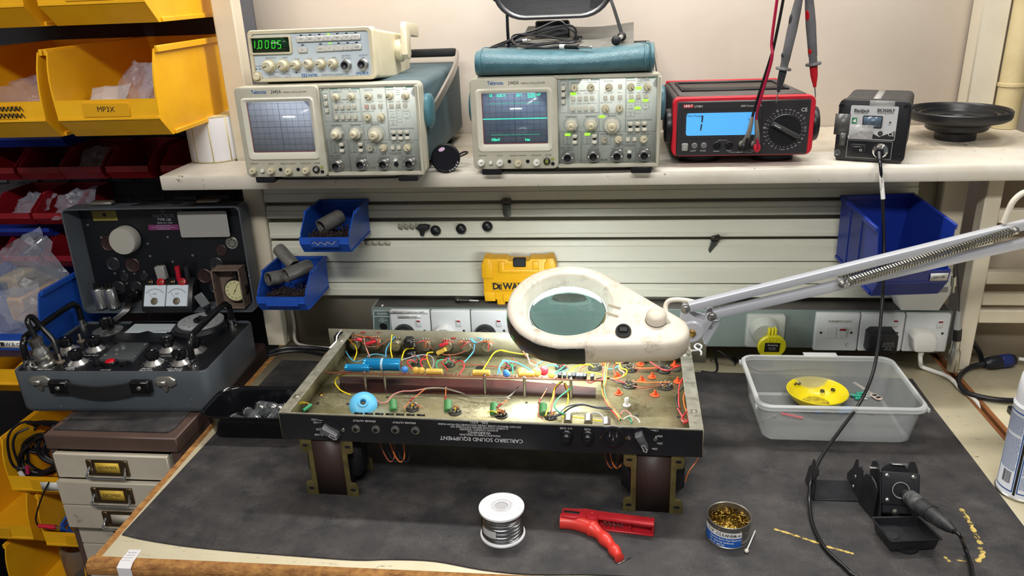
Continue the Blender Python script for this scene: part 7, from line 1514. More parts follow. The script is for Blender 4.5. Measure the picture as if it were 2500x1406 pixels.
    for a, c in ((b_(905, 130, .041), b_(965, 130, .041)), (b_(1070, 130, .041), b_(1130, 130, .041)), (b_(960, 176, .036), b_(1020, 180, .036))): resistor(a, c, .0018, .011, mat('resistor_red', '#a8392f'))
    for p, q in ((pb(900, 165), pb(950, 178)), (pb(990, 215), pb(1090, 185)), (pb(1725, 235), pb(1808, 200))):
        a = BB @ Vector((p[0], p[1], .014)); c = BB @ Vector((q[0], q[1], .014)); one('red_capacitor', lambda b: b.at(along(a, c)).lathe([(1e-5, 0), (.0028, .0004), (.0034, .002), (.0034, (c-a).length-.002), (.0028, (c-a).length-.0004), (1e-5, (c-a).length)], 14), M_rcap, t)
    p, q = pb(1705, 308), pb(1785, 265); a = BB @ Vector((*p, .014)); c = BB @ Vector((*q, .014)); one('yellow_capacitor', lambda b: b.at(along(a, c)).lathe([(1e-5, 0), (.0042, 0), (.0042, (c-a).length), (1e-5, (c-a).length)], 14), mat('cap_yellow', '#c9a648'), t)
    wire(M_bn, [b_(1560, 190, .030), b_(1600, 260, .022), b_(1640, 300, .014)], .0010); wire(M_or, [b_(1545, 195, .030), b_(1590, 165, .034), b_(1640, 195, .030)], .0009)
    wire(M_bn, [b_(1650, 190, .032), b_(1760, 155, .036), b_(1870, 145, .038), b_(2000, 160, .036)], .0010)
    wire(M_or, [b_(1830, 190, .032), b_(1900, 185, .032), b_(1960, 180, .033), b_(2000, 185, .033)], .0009); resistor(b_(1815, 188, .034), b_(1880, 188, .034), .0018, .011, mat('resistor_red', '#a8392f'))
    wire(M_bl, [b_(2020, 160, .036), b_(2020, 195, .034), b_(2060, 230, .030), b_(2110, 225, .031), b_(2140, 195, .034), b_(2080, 180, .036), b_(2035, 165, .036), b_(2040, 205, .032), b_(2080, 240, .028)], .0011)
    wire(M_bn, [b_(1690, 310, .014), b_(1760, 355, .008), b_(1880, 350, .008), b_(1980, 310, .014), b_(2050, 270, .020)], .0010)
    wire(M_bl, [b_(2060, 250, .024), b_(2050, 320, .014), b_(2000, 385, .008), b_(1955, 430, .010)], .0011)
    wire(M_ye, [b_(1640, 330, .014), b_(1585, 340, .012), b_(1580, 390, .012), b_(1605, 460, .014), b_(1640, 520, .020)], .0012)
    wire(M_ye, [b_(1450, 290, .016), b_(1370, 300, .016), b_(1335, 360, .014), b_(1320, 440, .014), b_(1300, 510, .020)], .0012)
    wire(M_gy, [b_(1320, 410, .012), b_(1420, 380, .012), b_(1540, 355, .012), b_(1620, 370, .012), b_(1650, 430, .012), b_(1630, 500, .018)], .0011)
    wire(M_re, [b_(1435, 500, .024), b_(1380, 430, .022), b_(1420, 410, .020), b_(1455, 425, .016)], .0013); wire(M_re, [b_(1545, 500, .024), b_(1515, 430, .022), b_(1535, 405, .020), b_(1580, 400, .014)], .0013)
    wire(M_re, [b_(1905, 555, .022), b_(1955, 480, .020), b_(1940, 425, .018), b_(1890, 420, .014), b_(1860, 440, .010)], .0013); wire(M_gn, [b_(1685, 500, .022), b_(1675, 440, .020), b_(1720, 405, .018), b_(1775, 415, .012)], .0012); wire(M_re, [b_(1790, 515, .022), b_(1760, 470, .016), b_(1725, 435, .012)], .0012)
    wire(M_bn, [b_(1900, 455, .004), b_(2100, 460, .004), b_(2398, 490, .004), c_(150, 500, .004)], .0011)
    wire(M_ye, [b_(2140, 515, .024), b_(2200, 420, .018), b_(2260, 335, .016), b_(2330, 310, .018), b_(2398, 325, .018), c_(110, 315, .018), c_(250, 340, .016), c_(360, 350, .014), c_(440, 330, .016)], .0012)
    wire(M_bl, [b_(2320, 545, .026), b_(2310, 480, .024), b_(2350, 425, .022), b_(2398, 420, .020), c_(120, 420, .020), c_(220, 425, .018), c_(310, 460, .016), c_(420, 525, .020)], .0012)
    wire(M_bl, [c_(60, 560, .024), c_(80, 480, .024), c_(140, 415, .022), c_(170, 440, .016)], .0011); wire(M_gn, [c_(215, 545, .022), c_(210, 480, .018), c_(185, 445, .012)], .0011)
    wire(M_pk, [c_(330, 250, .030), c_(350, 310, .024), c_(370, 390, .014), c_(400, 455, .010), c_(470, 475, .010)], .0014); wire(M_bn, [c_(315, 230, .032), c_(320, 320, .022), c_(380, 400, .012), c_(480, 450, .010)], .0012)
    wire(M_bl, [c_(580, 345, .020), c_(530, 410, .014), c_(460, 450, .012), c_(455, 510, .014)], .0012); wire(M_bl, [c_(520, 505, .020), c_(560, 465, .020), c_(630, 460, .016), c_(670, 480, .010)], .0012)
    wire(M_gn, [c_(800, 365, .018), c_(770, 430, .014), c_(700, 500, .014), c_(620, 550, .018)], .0012); wire(M_bl, [c_(640, 555, .020), c_(700, 530, .018), c_(770, 500, .012)], .0010)
    wire(M_ye, [c_(770, 555, .022), c_(810, 500, .018), c_(880, 462, .014), c_(980, 455, .010), c_(1030, 475, .006)], .0012); wire(M_ye, [c_(930, 545, .022), c_(1020, 535, .018), c_(1110, 555, .014), c_(1190, 585, .010)], .0012)
    wire(M_bn, [c_(880, 560, .022), c_(900, 500, .016), c_(960, 460, .012)], .0010)
    wire(M_bl, [c_(1130, 485, .008), c_(1200, 500, .008), c_(1270, 480, .008), c_(1300, 440, .010)], .0011)
    wire(M_bn, [c_(1300, 440, .012), c_(1240, 460, .010), c_(1235, 520, .008), c_(1260, 570, .008)], .0013); wire(M_pk, [c_(1300, 440, .012), c_(1290, 500, .010), c_(1340, 540, .010), c_(1300, 590, .010), c_(1215, 600, .010), c_(1150, 590, .012)], .0013)
    wire(M_ye, [c_(1295, 440, .012), c_(1310, 490, .012), c_(1365, 510, .012), c_(1350, 560, .010), c_(1280, 595, .010), c_(1210, 598, .010)], .0013)
    wire(M_pk, [c_(1360, 345, .024), c_(1390, 380, .018), c_(1340, 425, .012), c_(1295, 440, .012)], .0013); wire(M_ye, [c_(1260, 345, .022), c_(1220, 390, .016), c_(1250, 430, .012), c_(1300, 445, .012)], .0012)
    wire(M_or, [c_(1420, 480, .006), c_(1560, 490, .006), c_(1690, 480, .006)], .0010); wire(M_bn, [c_(1440, 495, .006), c_(1560, 500, .006), c_(1680, 495, .006)], .0010)
    wire(M_or, [c_(1420, 625, .006), c_(1560, 635, .006), c_(1800, 635, .006)], .0010); wire(M_bn, [c_(1430, 670, .005), c_(1530, 690, .005), c_(1640, 675, .005), c_(1760, 655, .006)], .0010)
    wire(M_re, [c_(1560, 385, .016), c_(1620, 440, .010), c_(1700, 490, .008), c_(1780, 515, .008), c_(1850, 485, .008), c_(1925, 460, .010)], .0013); wire(M_bk2, [c_(1580, 385, .016), c_(1680, 420, .010), c_(1740, 470, .008), c_(1800, 510, .008), c_(1880, 520, .008), c_(1930, 485, .010)], .0012)
    wire(M_re, [c_(1215, 600, .010), c_(1290, 620, .008), c_(1350, 640, .006)], .0012); wire(M_bk2, [c_(1210, 605, .010), c_(1280, 640, .008), c_(1340, 650, .006)], .0011)
    wire(M_re, [c_(1110, 600, .016), c_(1060, 615, .014), c_(1000, 640, .012), c_(960, 625, .014)], .0012); wire(M_bk2, [c_(1190, 590, .012), c_(1120, 590, .014), c_(1060, 600, .016)], .0014)
    for i, m in enumerate((M_re, M_ye, M_bk2, M_gn, M_or)):
        o = 7*(i-2); w = lambda x, y, h: c_(x+o*(1 if y < 700 else .8)+6*sin(y*.02+i*2), y, h)
        wire(m, [w(1175, 330, .034), w(1170, 420, .032), w(1152, 520, .028), w(1135, 620, .024), w(1125, 700, .020), w(1150, 790, .014), w(1200, 880, .010), w(1255, 950, .008), w(1305, 1015, .010)], .0013)
    wire(M_bk2, [c_(600, 1010, .008), c_(680, 950, .010), c_(760, 880, .010), c_(900, 855, .010), c_(1040, 880, .010), c_(1200, 890, .010)], .0014); wire(M_bk2, [c_(590, 985, .010), c_(700, 960, .010), c_(800, 890, .010), c_(920, 860, .010), c_(1060, 890, .010), c_(1220, 905, .010)], .0014)
    wire(M_gn, [c_(820, 678, .020), c_(740, 740, .014), c_(670, 800, .010), c_(635, 870, .008), c_(670, 925, .010), c_(750, 965, .014)], .0013); one('solder_blob', lambda b: b.at(BI).sphere(c_(822, 676, .020), .0022, 10, 6), M_wh, t)
    wire(M_ye, [c_(700, 630, .024), c_(640, 690, .016), c_(615, 800, .010), c_(580, 880, .008), c_(545, 970, .012)], .0013); wire(M_bn, [c_(720, 625, .024), c_(650, 690, .016), c_(630, 790, .010), c_(605, 880, .008), c_(610, 970, .012)], .0012)
    wire(M_ye, [c_(745, 640, .024), c_(770, 720, .012), c_(772, 830, .006), c_(740, 920, .006), c_(720, 990, .012)], .0012); wire(M_bn, [c_(735, 640, .024), c_(745, 690, .014), c_(780, 740, .008)], .0011)
    wire(M_ye, [c_(780, 955, .014), c_(830, 985, .010), c_(930, 995, .010), c_(1040, 1015, .010), c_(1140, 1030, .012)], .0011); wire(M_gy, [c_(970, 975, .014), c_(1020, 945, .014), c_(1090, 950, .014), c_(1150, 1010, .014)], .0010)
    wire(M_pk, [c_(1300, 960, .012), c_(1340, 920, .014), c_(1400, 950, .012), c_(1430, 1030, .010)], .0011); wire(M_gn, [c_(1340, 1005, .014), c_(1375, 990, .014), c_(1410, 1010, .012), c_(1415, 1045, .012)], .0014); wire(M_wh, [c_(1330, 1010, .014), c_(1390, 975, .016), c_(1460, 990, .014), c_(1500, 1045, .012)], .0012)
    for x, y in ((775, 990), (978, 995), (1160, 1030)): p = c_(x, y, .012); one('fuse_body', lambda b: b.at(BI @ FC.M.to_3x3().to_4x4() if 0 else BI).cyl(p+Vector((0, .004, 0)), p+Vector((0, -.016, 0)), .0065, .0065, 18), M_steel, t)
    wire(M_re, [c_(1940, 580, .024), c_(1900, 660, .016), c_(1890, 770, .010), c_(1895, 880, .006), c_(1910, 895, .004)], .0013); wire(M_or, [c_(1960, 720, .020), c_(1940, 780, .012), c_(1950, 870, .008), c_(1985, 970, .008), c_(2000, 1030, .012)], .0013); wire(M_bk2, [c_(1950, 670, .022), c_(1890, 740, .010), c_(1865, 800, .006), c_(1890, 900, .006), c_(1940, 980, .008)], .0011)
    for a in ((c_(1990, 910, .012), c_(1920, 1000, .012), c_(1960, 1040, .014), c_(2000, 1020, .014)), (c_(1975, 905, .010), c_(1990, 1000, .012), c_(1935, 1055, .014)), (c_(1880, 900, .006), c_(1950, 1010, .010), c_(2010, 1050, .014))): wire(M_re, list(a), .0013)
    each('tag_strip', range(7), lambda b, i: b.at(BI).cyl(b_(850+105*i, 945+3*i, .024), b_(930+105*i, 948+3*i, .024), .0016, n=8), M_blk, t)
    # short hook-up leads round the controls, sockets and board: too many and too fine to tell apart
    hk = MB().at(BI); MM = [M_or, M_bn, M_ba, M_re, M_bl, M_gn, M_ye]; V = Vector
    def short(i, a, h, c): hk.mat(i); hk.tube([a, (a+c)/2+h, c], .0008, 5, 4)
    for i, (x, y) in enumerate(((868, 240), (1080, 232), (1578, 252), (1788, 255), (1985, 258), (2195, 258))):
        u, v = pb(x, y)
        for k in range(4): short((0, 1, 2, 3)[(i+k) % 4], Fb.M @ V((u-.006+.005*k, v+.011, .005)), V((0, -.006, .004)), Fb.M @ V((u+R.uniform(-.018, .018), v+R.uniform(-.006, .012), .012)))
        a = Fb.M @ V((u-.012, v+.012, .010)); resistor(a, a+V((.018, R.uniform(-.002, .002), R.uniform(-.003, .003))), .0017, .010, mat('resistor_red', '#a8392f') if i % 2 else M_rb)
    for p in (b_(1480, 450), b_(1810, 458), c_(190, 492), c_(700, 490)):
        for k in range(6):
            an = k*1.05+.3; a = p+V((.007*cos(an), .007*sin(an), .006)); short((3, 1, 4, 2, 3, 5)[k], a, V((0, 0, .005)), a+V((R.uniform(-.016, .016), R.uniform(-.016, .004), R.uniform(.002, .012))))
    for p in (b_(1430, 918), b_(1860, 955), b_(2330, 985), c_(95, 985), c_(600, 1000)):
        for k in range(4): a = p+V((R.uniform(-.008, .008), .004+R.uniform(-.005, .005), .006)); short((6, 1, 2, 0)[k], a, V((0, 0, .004)), a+V((R.uniform(-.018, .018), R.uniform(-.004, .008), 0)))
    obj('short_wire', hk, MM, t)['kind'] = 'stuff'
chassis()
# ================================================================ things on the mat
ZM = .0034
def spool():
    c = Vector((.578, .083, ZM)); t = thing('solder_spool', 'white plastic spool of shiny solder wire standing on the mat in front of the amplifier', 'spool', T(*c))
    R, h = .0325, .047; M_p = mat('spool_white', '#e2e2e4', .4)
    one('flange', lambda b: b.lathe([(1e-5, 0), (R-.001, 0), (R, .001), (R, .0035), (R-.001, .0045), (.02, .0045)], 56, False), M_p, t)
    tf = one('flange', lambda b: [b.lathe([(.0098, h), (.0098, h+.0012), (.0155, h+.0012), (.0155, h+.0018), (R-.0015, h+.0018), (R, h+.001), (R, h-.002), (R-.001, h-.003), (.018, h-.003)], 56, False)], M_p, t)
    def relief(b):
        for r in (.0100, .0160, .0285): b.at(T(0, 0, h+.0019)).torus(r, .0006, 48, 5)
        for i in range(24): a = 2*pi*i/24; q0, q1 = ((.0168, .0215), (.0215, .0278))[i % 2]; b.at(T(0, 0, h+.0019) @ RZ(math.degrees(a))).box((q0+q1)/2, 0, 0, q1-q0, .0010, .0012); b.box(.0215, .0025, 0, .0009, .0052, .0012)
        for i in range(4): b.at(T(0, 0, h+.0015) @ RZ(45+90*i)).box(.0128, 0, 0, .006, .0011, .0010)
    one('relief', relief, M_p, tf)
    one('core_face', lambda b: b.lathe([(1e-5, h+.0004), (.0098, h+.0004)], 32, False), mat('core_grey', '#a9a9aa', .5), tf)
    one('core_ring', lambda b: b.lathe([(.0102, h+.0014), (.0152, h+.0014)], 32, False), mat('core_grey2', '#b9b9bd', .5), tf)
    def coil(b):
        r = .0295; pr = [(.016, .004)]
        for i in range(34): z = .0048+(h-.0082)*i/34; pr += [(r-.0004+.0005*sin(i*1.3), z), (r+.0002+.0005*sin(i*1.3), z+.0006)]
        b.lathe(pr+[(.016, h-.003)], 56, False)
    one('solder_wire', coil, mat('solder', '#9fa0a2', .22, 1), t)
    one('tape', lambda b: b.lathe([(.0303, .014), (.0303, .026)], 14, False, radians(-150), radians(-100)), mat('spool_tape', '#b9b9b8', .3), t)
spool()
def tin():
    c = Vector((.897, .098, ZM)); t = thing('tip_cleaner_tin', 'round tin of brass wire wool with a blue and white TIP CLEANER label', 'tin', T(*c)); R, h = .0305, .036
    M_t = mat('tin_grey', '#8f8d88', .35, .85)
    one('tin', lambda b: b.lathe([(1e-5, 0), (R-.001, 0), (R, .001), (R, .002), (R-.0008, .003), (R-.0008, h-.003), (R, h-.002), (R, h-.0005), (R-.0006, h), (R-.0016, h-.0006), (R-.0018, h-.003), (R-.0018, .002), (1e-5, .002)], 56), M_t, t)
    def arcs(b, r, z0, z1, a0, a1): b.lathe([(r, z0), (r, z1)], 26, False, radians(a0), radians(a1))
    lb = one('label', lambda b: arcs(b, R-.0005, .0035, .0235, -190, -62), mat('label_blue', '#1f57ad', .45), t); one('label_band', lambda b: arcs(b, R-.0004, .0185, .0275, -190, -62), M_white, lb)
    def curve(b, s, z, size, a0, step):
        for i, ch in enumerate(s):
            a = radians(a0+step*i)
            if ch != ' ': b.at(T((R-.0002)*cos(a), (R-.0002)*sin(a), z) @ RZ(math.degrees(a)+90) @ RX(90)).text(ch, 0, 0, size, .0001, bold=.0001)
    one('label_lettering', lambda b: (curve(b, 'TIP CLEANER', .0230, .0064, -157, 7.6), curve(b, 'CSI-09C', .0225, .0034, -84, 2.9)), M_ink, lb)
    one('small_lettering', lambda b: [curve(b, s, .0155-.0045*i, .0036, -148, 3.0) for i, s in enumerate(('Contains Rosin Flux Reservoir', 'for removing oxidation', 'no oil applied'))], M_white, lb)
    def wool(b):
        q = random.Random(3); pts = []
        for i in range(420):
            a = q.uniform(0, 2*pi); r = (R-.004)*q.random()**.5; z = h-.010+.007*(1-(r/R)**2)+q.uniform(-.002, .002); p = Vector((r*cos(a), r*sin(a), z)); d = Vector((q.uniform(-1, 1), q.uniform(-1, 1), q.uniform(-.4, .4))).normalized()
            n = d.orthogonal().normalized()*.0016
            b.tube([p+d*.002*k+n*.8*cos(k*1.6) for k in range(4)], .00032, 3, 2, cap=False)
        b.lathe([(R-.003, h-.013), (R*.6, h-.009), (1e-5, h-.007)], 24, False)
    o = one('wire_wool', wool, mat('wool_brass', '#a5853c', .28, 1, col2='#54421c', nscale=300), t); o['kind'] = 'stuff'
tin()
t = thing('cotton_bud', 'cotton bud with a white tip leaning at the right of the tip cleaner tin', 'cotton bud', T(.925, .082, ZM))
Bq = T(-.925, -.082, -ZM)
one('stick', lambda b: b.at(Bq).cyl((.936, .105, .008), (.918, .066, .0055), .0011, n=8), M_white, t); one('tip', lambda b: b.at(Bq @ T(.9175, .064, .0065)).sphere((0, 0, 0), .0030, 12, 8, 1.0), mat('cotton', '#d9d2c6', .9), t)
def croc():
    t = thing('spring_clamp', 'red plastic spring clamp with finger grips lying on the mat', 'clamp', T(.72, .09, ZM)); B = T(-.72, -.09, -ZM)
    M_r = mat('clamp_red', '#b3222b', .38, col2='#a11a24', nscale=20); M_r2 = mat('clamp_bright', '#c9372f', .36)
    V = lambda x, y, z: Z(x, y, z)
    a = V(1372, 1258, .018); c = V(1597, 1284, .018); d = (c-a).normalized(); n = Vector((-d.y, d.x, 0)); L = (c-a).length
    M = Matrix.Identity(4); M.col[0][:3] = d; M.col[1][:3] = n; M.col[2][:3] = (0, 0, 1); M.translation = Vector((a.x, a.y, ZM)); M = B @ M
    one('upper_arm', lambda b: [b.at(M).prism([(0, -.010), (.020, -.011), (.038, -.003), (L, -.007), (L, .010), (.05, .012), (.034, .014), (.012, .010), (0, .009)], .0175, .0215, .0012), b.bx(.040, L, .0065, .0095, .001, .0185, .0008), b.bx(.040, L, -.006, .0065, 0, .003, .0008), b.bx(L-.003, L, -.004, .0065, .003, .018, .0005), b.bx(.075, .0775, -.002, .0065, .003, .012), b.bx(.098, .1005, -.003, .0065, .003, .012)], M_r, t)
    one('pivot', lambda b: b.at(M @ T(.044, .0005, 0)).lathe([(.010, .002), (.010, .0215), (.009, .0228), (.0035, .0228), (.003, .0222), (1e-5, .0222)], 28), M_r, t)
    P = [V(1368, 1272, .012), V(1395, 1274, .012), V(1420, 1280, .012), V(1445, 1290, .012), V(1468, 1308, .011), V(1488, 1328, .010), V(1503, 1348, .009), V(1513, 1364, .009)]
    one('lower_arm', lambda b: b.at(B @ T(0, 0, 0)).tube(P, lambda s: (.0112 if s < .45 else .0100-.0030*(s-.45)/.55)+.0011*sin(s*32)*(s > .42)-(.004 if s > .985 else 0), 14, 8), M_r2, t)
    one('jaw_teeth', lambda b: b.at(M).bx(.002, .026, -.002, .004, .0195, .0222, .001), M_blkm, t)
    one('moulded_mark', lambda b: b.at(M @ T(.012, -.0125, .010) @ RX(90)).line([(-.003, -.003), (.003, -.003), (.003, .003), (-.003, .003)], .0008, 0, True), mat('clamp_dark', '#8d1820', .5), t)
    q = V(1470, 1295, .006); one('spring', lambda b: b.at(M @ T(.060, .001, .010) @ RY(90)).tube([(.0045*cos(i*1.05), .0045*sin(i*1.05), .0010*i) for i in range(30)], .0007, 5, 0), M_steel, t)
croc()
tag(one('needle', lambda b: b.cyl((-.010, -.007, .0008), (.008, .007, .0008), .0006, n=6), M_steel), 'short bare wire lying by the tip of the red clamp', 'wire', M=T(*Z(1526, 1370, ZM)))
# ---------------------------------------------------------------- iron stand and iron
def stand():
    t = thing('iron_stand', 'black sheet metal soldering iron stand with a sponge tray on the mat', 'iron stand', T(1.11, .16, ZM)); B = T(-1.11, -.16, -ZM)
    M_k = mat('stand_black', '#1a1b1e', .38, col2='#222327', nscale=40)
    pc = lambda x, y: (1940+x/4.594, 1100+y/4.594)
    def side(xw, pts, th=.0018):
        poly = [X(*pc(*p), xw) for p in pts]; M = Matrix(((0, 0, 1, xw), (1, 0, 0, 0), (0, 1, 0, 0), (0, 0, 0, 1)))
        return lambda b: b.at(B @ M).prism([(p.y, max(p.z, ZM)) for p in poly], 0, th, .0004)
    one('left_bracket', side(1.035, ((112, 360), (165, 165), (190, 165), (208, 95), (222, 105), (220, 190), (262, 205), (262, 275), (235, 300), (205, 590), (112, 400))), M_k, t)
    one('right_bracket', side(1.1005, ((585, 300), (590, 250), (655, 185), (690, 95), (706, 100), (705, 200), (745, 175), (760, 220), (745, 590), (700, 560))), M_k, t)
    each('screw', ((685, 290), (660, 400)), lambda b, p: b.at(B @ T(1.1000, X(*pc(*p), 1.1).y, X(*pc(*p), 1.1).z) @ RY(-90)).lathe([(.0030, 0), (.0022, .0014), (1e-5, .0016)], 12), M_steel, t)
    one('base_plate', lambda b: b.at(B).bx(1.035, 1.103, .187, .238, ZM, ZM+.0020, .0004), M_k, t)
    def sh(b): b.at(B); b.prism([(1.1005, .187), (1.1005, .235), (1.132, .175), (1.124, .120)], ZM, ZM+.002)
    one('base_plate', sh, M_k, t)
    a = Z(2099, 1229, ZM); c = Z(2132, 1268, ZM); d = (c-a).normalized(); M = Matrix.Identity(4); M.col[0][:3] = d; M.col[1][:3] = (0, 0, 1); M.col[2][:3] = d.cross(Vector((0, 0, 1))); M.translation = a
    L_ = (c-a).length; one('side_plate', lambda b: b.at(B @ M).prism([(0, 0), (L_, 0), (L_*1.02, .050), (L_*.85, .058), (L_*.55, .062), (L_*.2, .058), (0, .048)], 0, .0018, .0004), M_k, t)
    # holder block: arch-sided box carrying the front plate
    c = Y(*pc(1185, 425), .150); tl = 24
    FM_ = T(c.x, c.y, c.z) @ RZ(-4) @ RX(90-tl)            # local z out of the plate
    one('left_cheek', lambda b: b.at(B @ FM_ @ Matrix(((0, 0, 1, -.0275), (0, 1, 0, 0), (-1, 0, 0, 0), (0, 0, 0, 1)))).prism([(-.002, -.045), (-.002, .022), (.004, .028), (.020, .034), (.040, .030), (.052, .014), (.056, -.020), (.045, -.045)], 0, .0016), M_k, t)
    one('right_cheek', lambda b: b.at(B @ FM_ @ Matrix(((0, 0, 1, .0235), (0, 1, 0, 0), (-1, 0, 0, 0), (0, 0, 0, 1)))).prism([(-.002, -.045), (-.002, .022), (.004, .028), (.020, .036), (.040, .032), (.052, .014), (.056, -.020), (.045, -.045)], 0, .0016), M_k, t)
    one('arch', lambda b: b.at(B @ FM_ @ T(-.001, .010, -.022)).lathe([(.0225, 0), (.0225, .0015), (1e-5, .0015)], 36), M_k, t)
    one('holder_body', lambda b: b.at(B @ FM_).box(-.002, -.012, -.020, .046, .052, .034, .003), M_k, t)
    fp = one('front_plate', lambda b: b.at(B @ FM_).prism(rrect(.050, .046, .002, 3), -.0016, .0016, .0005), M_k, t)
    each('screw', ((-.0185, .0175), (.0165, .0175), (-.0175, -.0170)), lambda b, q: b.at(B @ FM_ @ T(*q, .0016)).lathe([(.0032, 0), (.0030, .0012), (.002, .0020), (1e-5, .0021)], 16), M_steel, fp)
    one('screw', lambda b: b.at(B @ FM_ @ T(-.006, -.034, .000)).lathe([(.0055, 0), (.0052, .002), (.002, .003), (1e-5, .0035)], 18), M_dkmetal, t)
    one('funnel_mouth', lambda b: b.at(B @ FM_ @ T(.000, -.002, .0014)).lathe([(.0125, 0), (.0120, .0022), (.0092, .0014), (.0088, -.006), (1e-5, -.006)], 32), M_blkm, fp)
    one('worn_ring', lambda b: b.at(B @ FM_ @ T(.000, -.002, .0034)).torus(.0112, .0007, 30, 5), M_grey, fp)
    each('top_tab', ((.004, .031, -.020, .022), (-.030, .024, -.018, .016)), lambda b, q: b.at(B @ FM_ @ T(*q[:3])).box(0, 0, 0, q[3], .002, .012, .0005), M_steel, t)
    one('arm_strut', lambda b: b.at(B @ FM_ @ T(.017, -.034, .004) @ RZ(28)).box(0, 0, 0, .006, .024, .005, .001), M_k, t)
    # sponge tray
    zt = ZM+.021; q = [Z(*pc(*p), zt) for p in ((850, 745), (1395, 735), (1672, 1000), (1075, 1030))]
    cx = sum((p.x for p in q))/4; cy = sum((p.y for p in q))/4
    def sc(k, z, off=0): return [(cx+(p.x-cx)*k, cy+(p.y-cy)*k, z) for p in q]
    def rnd(L, r=.003):
        out = []
        for i in range(4):
            p = Vector(L[i]); a = (Vector(L[i-1])-p).normalized()*r; c2 = (Vector(L[(i+1) % 4])-p).normalized()*r
            out += [p+a, p+a*.35+c2*.35, p+c2]
        return out
    one('sponge_tray', lambda b: b.at(B).loft([rnd(sc(.80, ZM+.003)), rnd(sc(.86, ZM+.004)), rnd(sc(.93, zt-.001)), rnd(sc(1.0, zt-.0006)), rnd(sc(1.0, zt+.0006)), rnd(sc(.92, zt)), rnd(sc(.86, ZM+.009)), rnd(sc(.80, ZM+.0085))]), M_k, t)
    p = Z(*pc(1090, 950), ZM+.009); one('drain_ring', lambda b: b.at(B @ T(p.x, p.y, ZM+.0090)).lathe([(.0085, 0), (.008, .0006), (1e-5, .0006)], 24), M_blkm, t)
    one('tray_foot', lambda b: b.at(B @ T(cx-.002, cy-.010, ZM)).lathe([(.018, 0), (.018, .004), (1e-5, .004)], 24), M_blkm, t)
    # the iron
    nn = (FM_.to_3x3() @ Vector((0, 0, 1))).normalized(); a = FM_ @ Vector((0, -.002, -.020)); e = Y(2330, 1297, .055); d = (e-a).normalized(); L = (e-a).length
    it = thing('soldering_iron', 'black soldering iron resting in the stand, its cord running up to the station', 'soldering iron', T(*a)); Bi = T(*(-a))
    one('handle', lambda b: b.at(Bi @ along(a, e)).lathe([(1e-5, .010), (.0085, .010), (.0085, .024), (.0104, .028), (.0112, .034), (.0118, .046), (.0118, .060), (.0121, .064), (.0121, .075), (.0117, L*.60), (.0100, L*.78), (.0078, L*.90), (.0045, L*.985), (.0040, L), (1e-5, L)], 24), mat('iron_rubber', '#202124', .5, col2='#37383b', nscale=60, nlo=.5, nhi=.7), it)
    one('worn_collar', lambda b: b.at(Bi @ along(a, e)).lathe([(.0112, .030), (.0115, .036), (.0121, .046), (.0121, .052), (.0116, .0525)], 24, False), mat('iron_worn', '#5b5b5c', .45, col2='#2a2a2c', nscale=90), it)
    one('barrel', lambda b: b.at(Bi @ along(a, e)).lathe([(1e-5, -.045), (.0025, -.044), (.0035, -.010), (.0035, .014), (1e-5, .014)], 16), M_steel, it)
    # cord
    u, v = FST.uv(2000+437/2.93, 1078/2.93); S0 = FST.M @ Vector((u, v, .010))
    M_cd = mat('cord_black', '#141416', .3)
    pth = [S0, S0+FST.n*.012+Vector((0, 0, -.006)), Y(2149, 400, .545), Y(2153, 450, .538), Y(2156, 520, .530), Y(2158, 600, .515), Y(2157, 680, .49), Y(2152, 760, .46), Y(2143, 850, .42), Y(2128, 920, .385), Y(2098, 985, .35), Y(2055, 1045, .305), Y(2015, 1100, .26), Y(1990, 1145, .225), X(1979, 1180, 1.031), Z(1976, 1225, ZM+.010), Z(1984, 1280, ZM+.004), Z(2012, 1335, ZM+.004), Z(2060, 1382, ZM+.004), Z(2100, 1412, ZM+.004), Vector((1.11, -.010, ZM+.005)), Vector((1.13, -.022, -.01)), Vector((1.17, -.030, -.06)), Vector((1.21, -.028, -.045)), Vector((1.222, -.018, .002)), Z(2385, 1425, ZM+.006), Z(2370, 1375, ZM+.006), Z(2355, 1335, ZM+.012), e+d*.010, e-d*.004]
    one('cord', lambda b: b.at(Bi).tube(pth, .0028, 10, 7), M_cd, it)
    p = S0; one('plug_body', lambda b: b.at(Bi).cyl(S0-FST.n*.002, S0+FST.n*.014, .0072, n=20).cyl(S0+FST.n*.012, pth[2].lerp(pth[1], .3), .0052, .0040, 14), M_blk, it)
    one('plug_ring', lambda b: b.at(Bi).cyl(S0-FST.n*.003, S0+FST.n*.006, .0088, n=22), M_chrome, it)
    s0, s1 = Y(2150, 408, .5440), Y(2156, 486, .5330); k = one('cord_label', lambda b: b.at(Bi).tube([s0, Y(2153, 450, .538), s1], .0036, 12, 4), M_white, it)
    one('label_lettering', lambda b: b.at(Bi @ T(*Y(2152.5, 448, .5335)) @ RX(90) @ RZ(-86)).text('BK3000 217160', 0, 0, .0048, 0, sx=.8), M_ink, k)
stand()
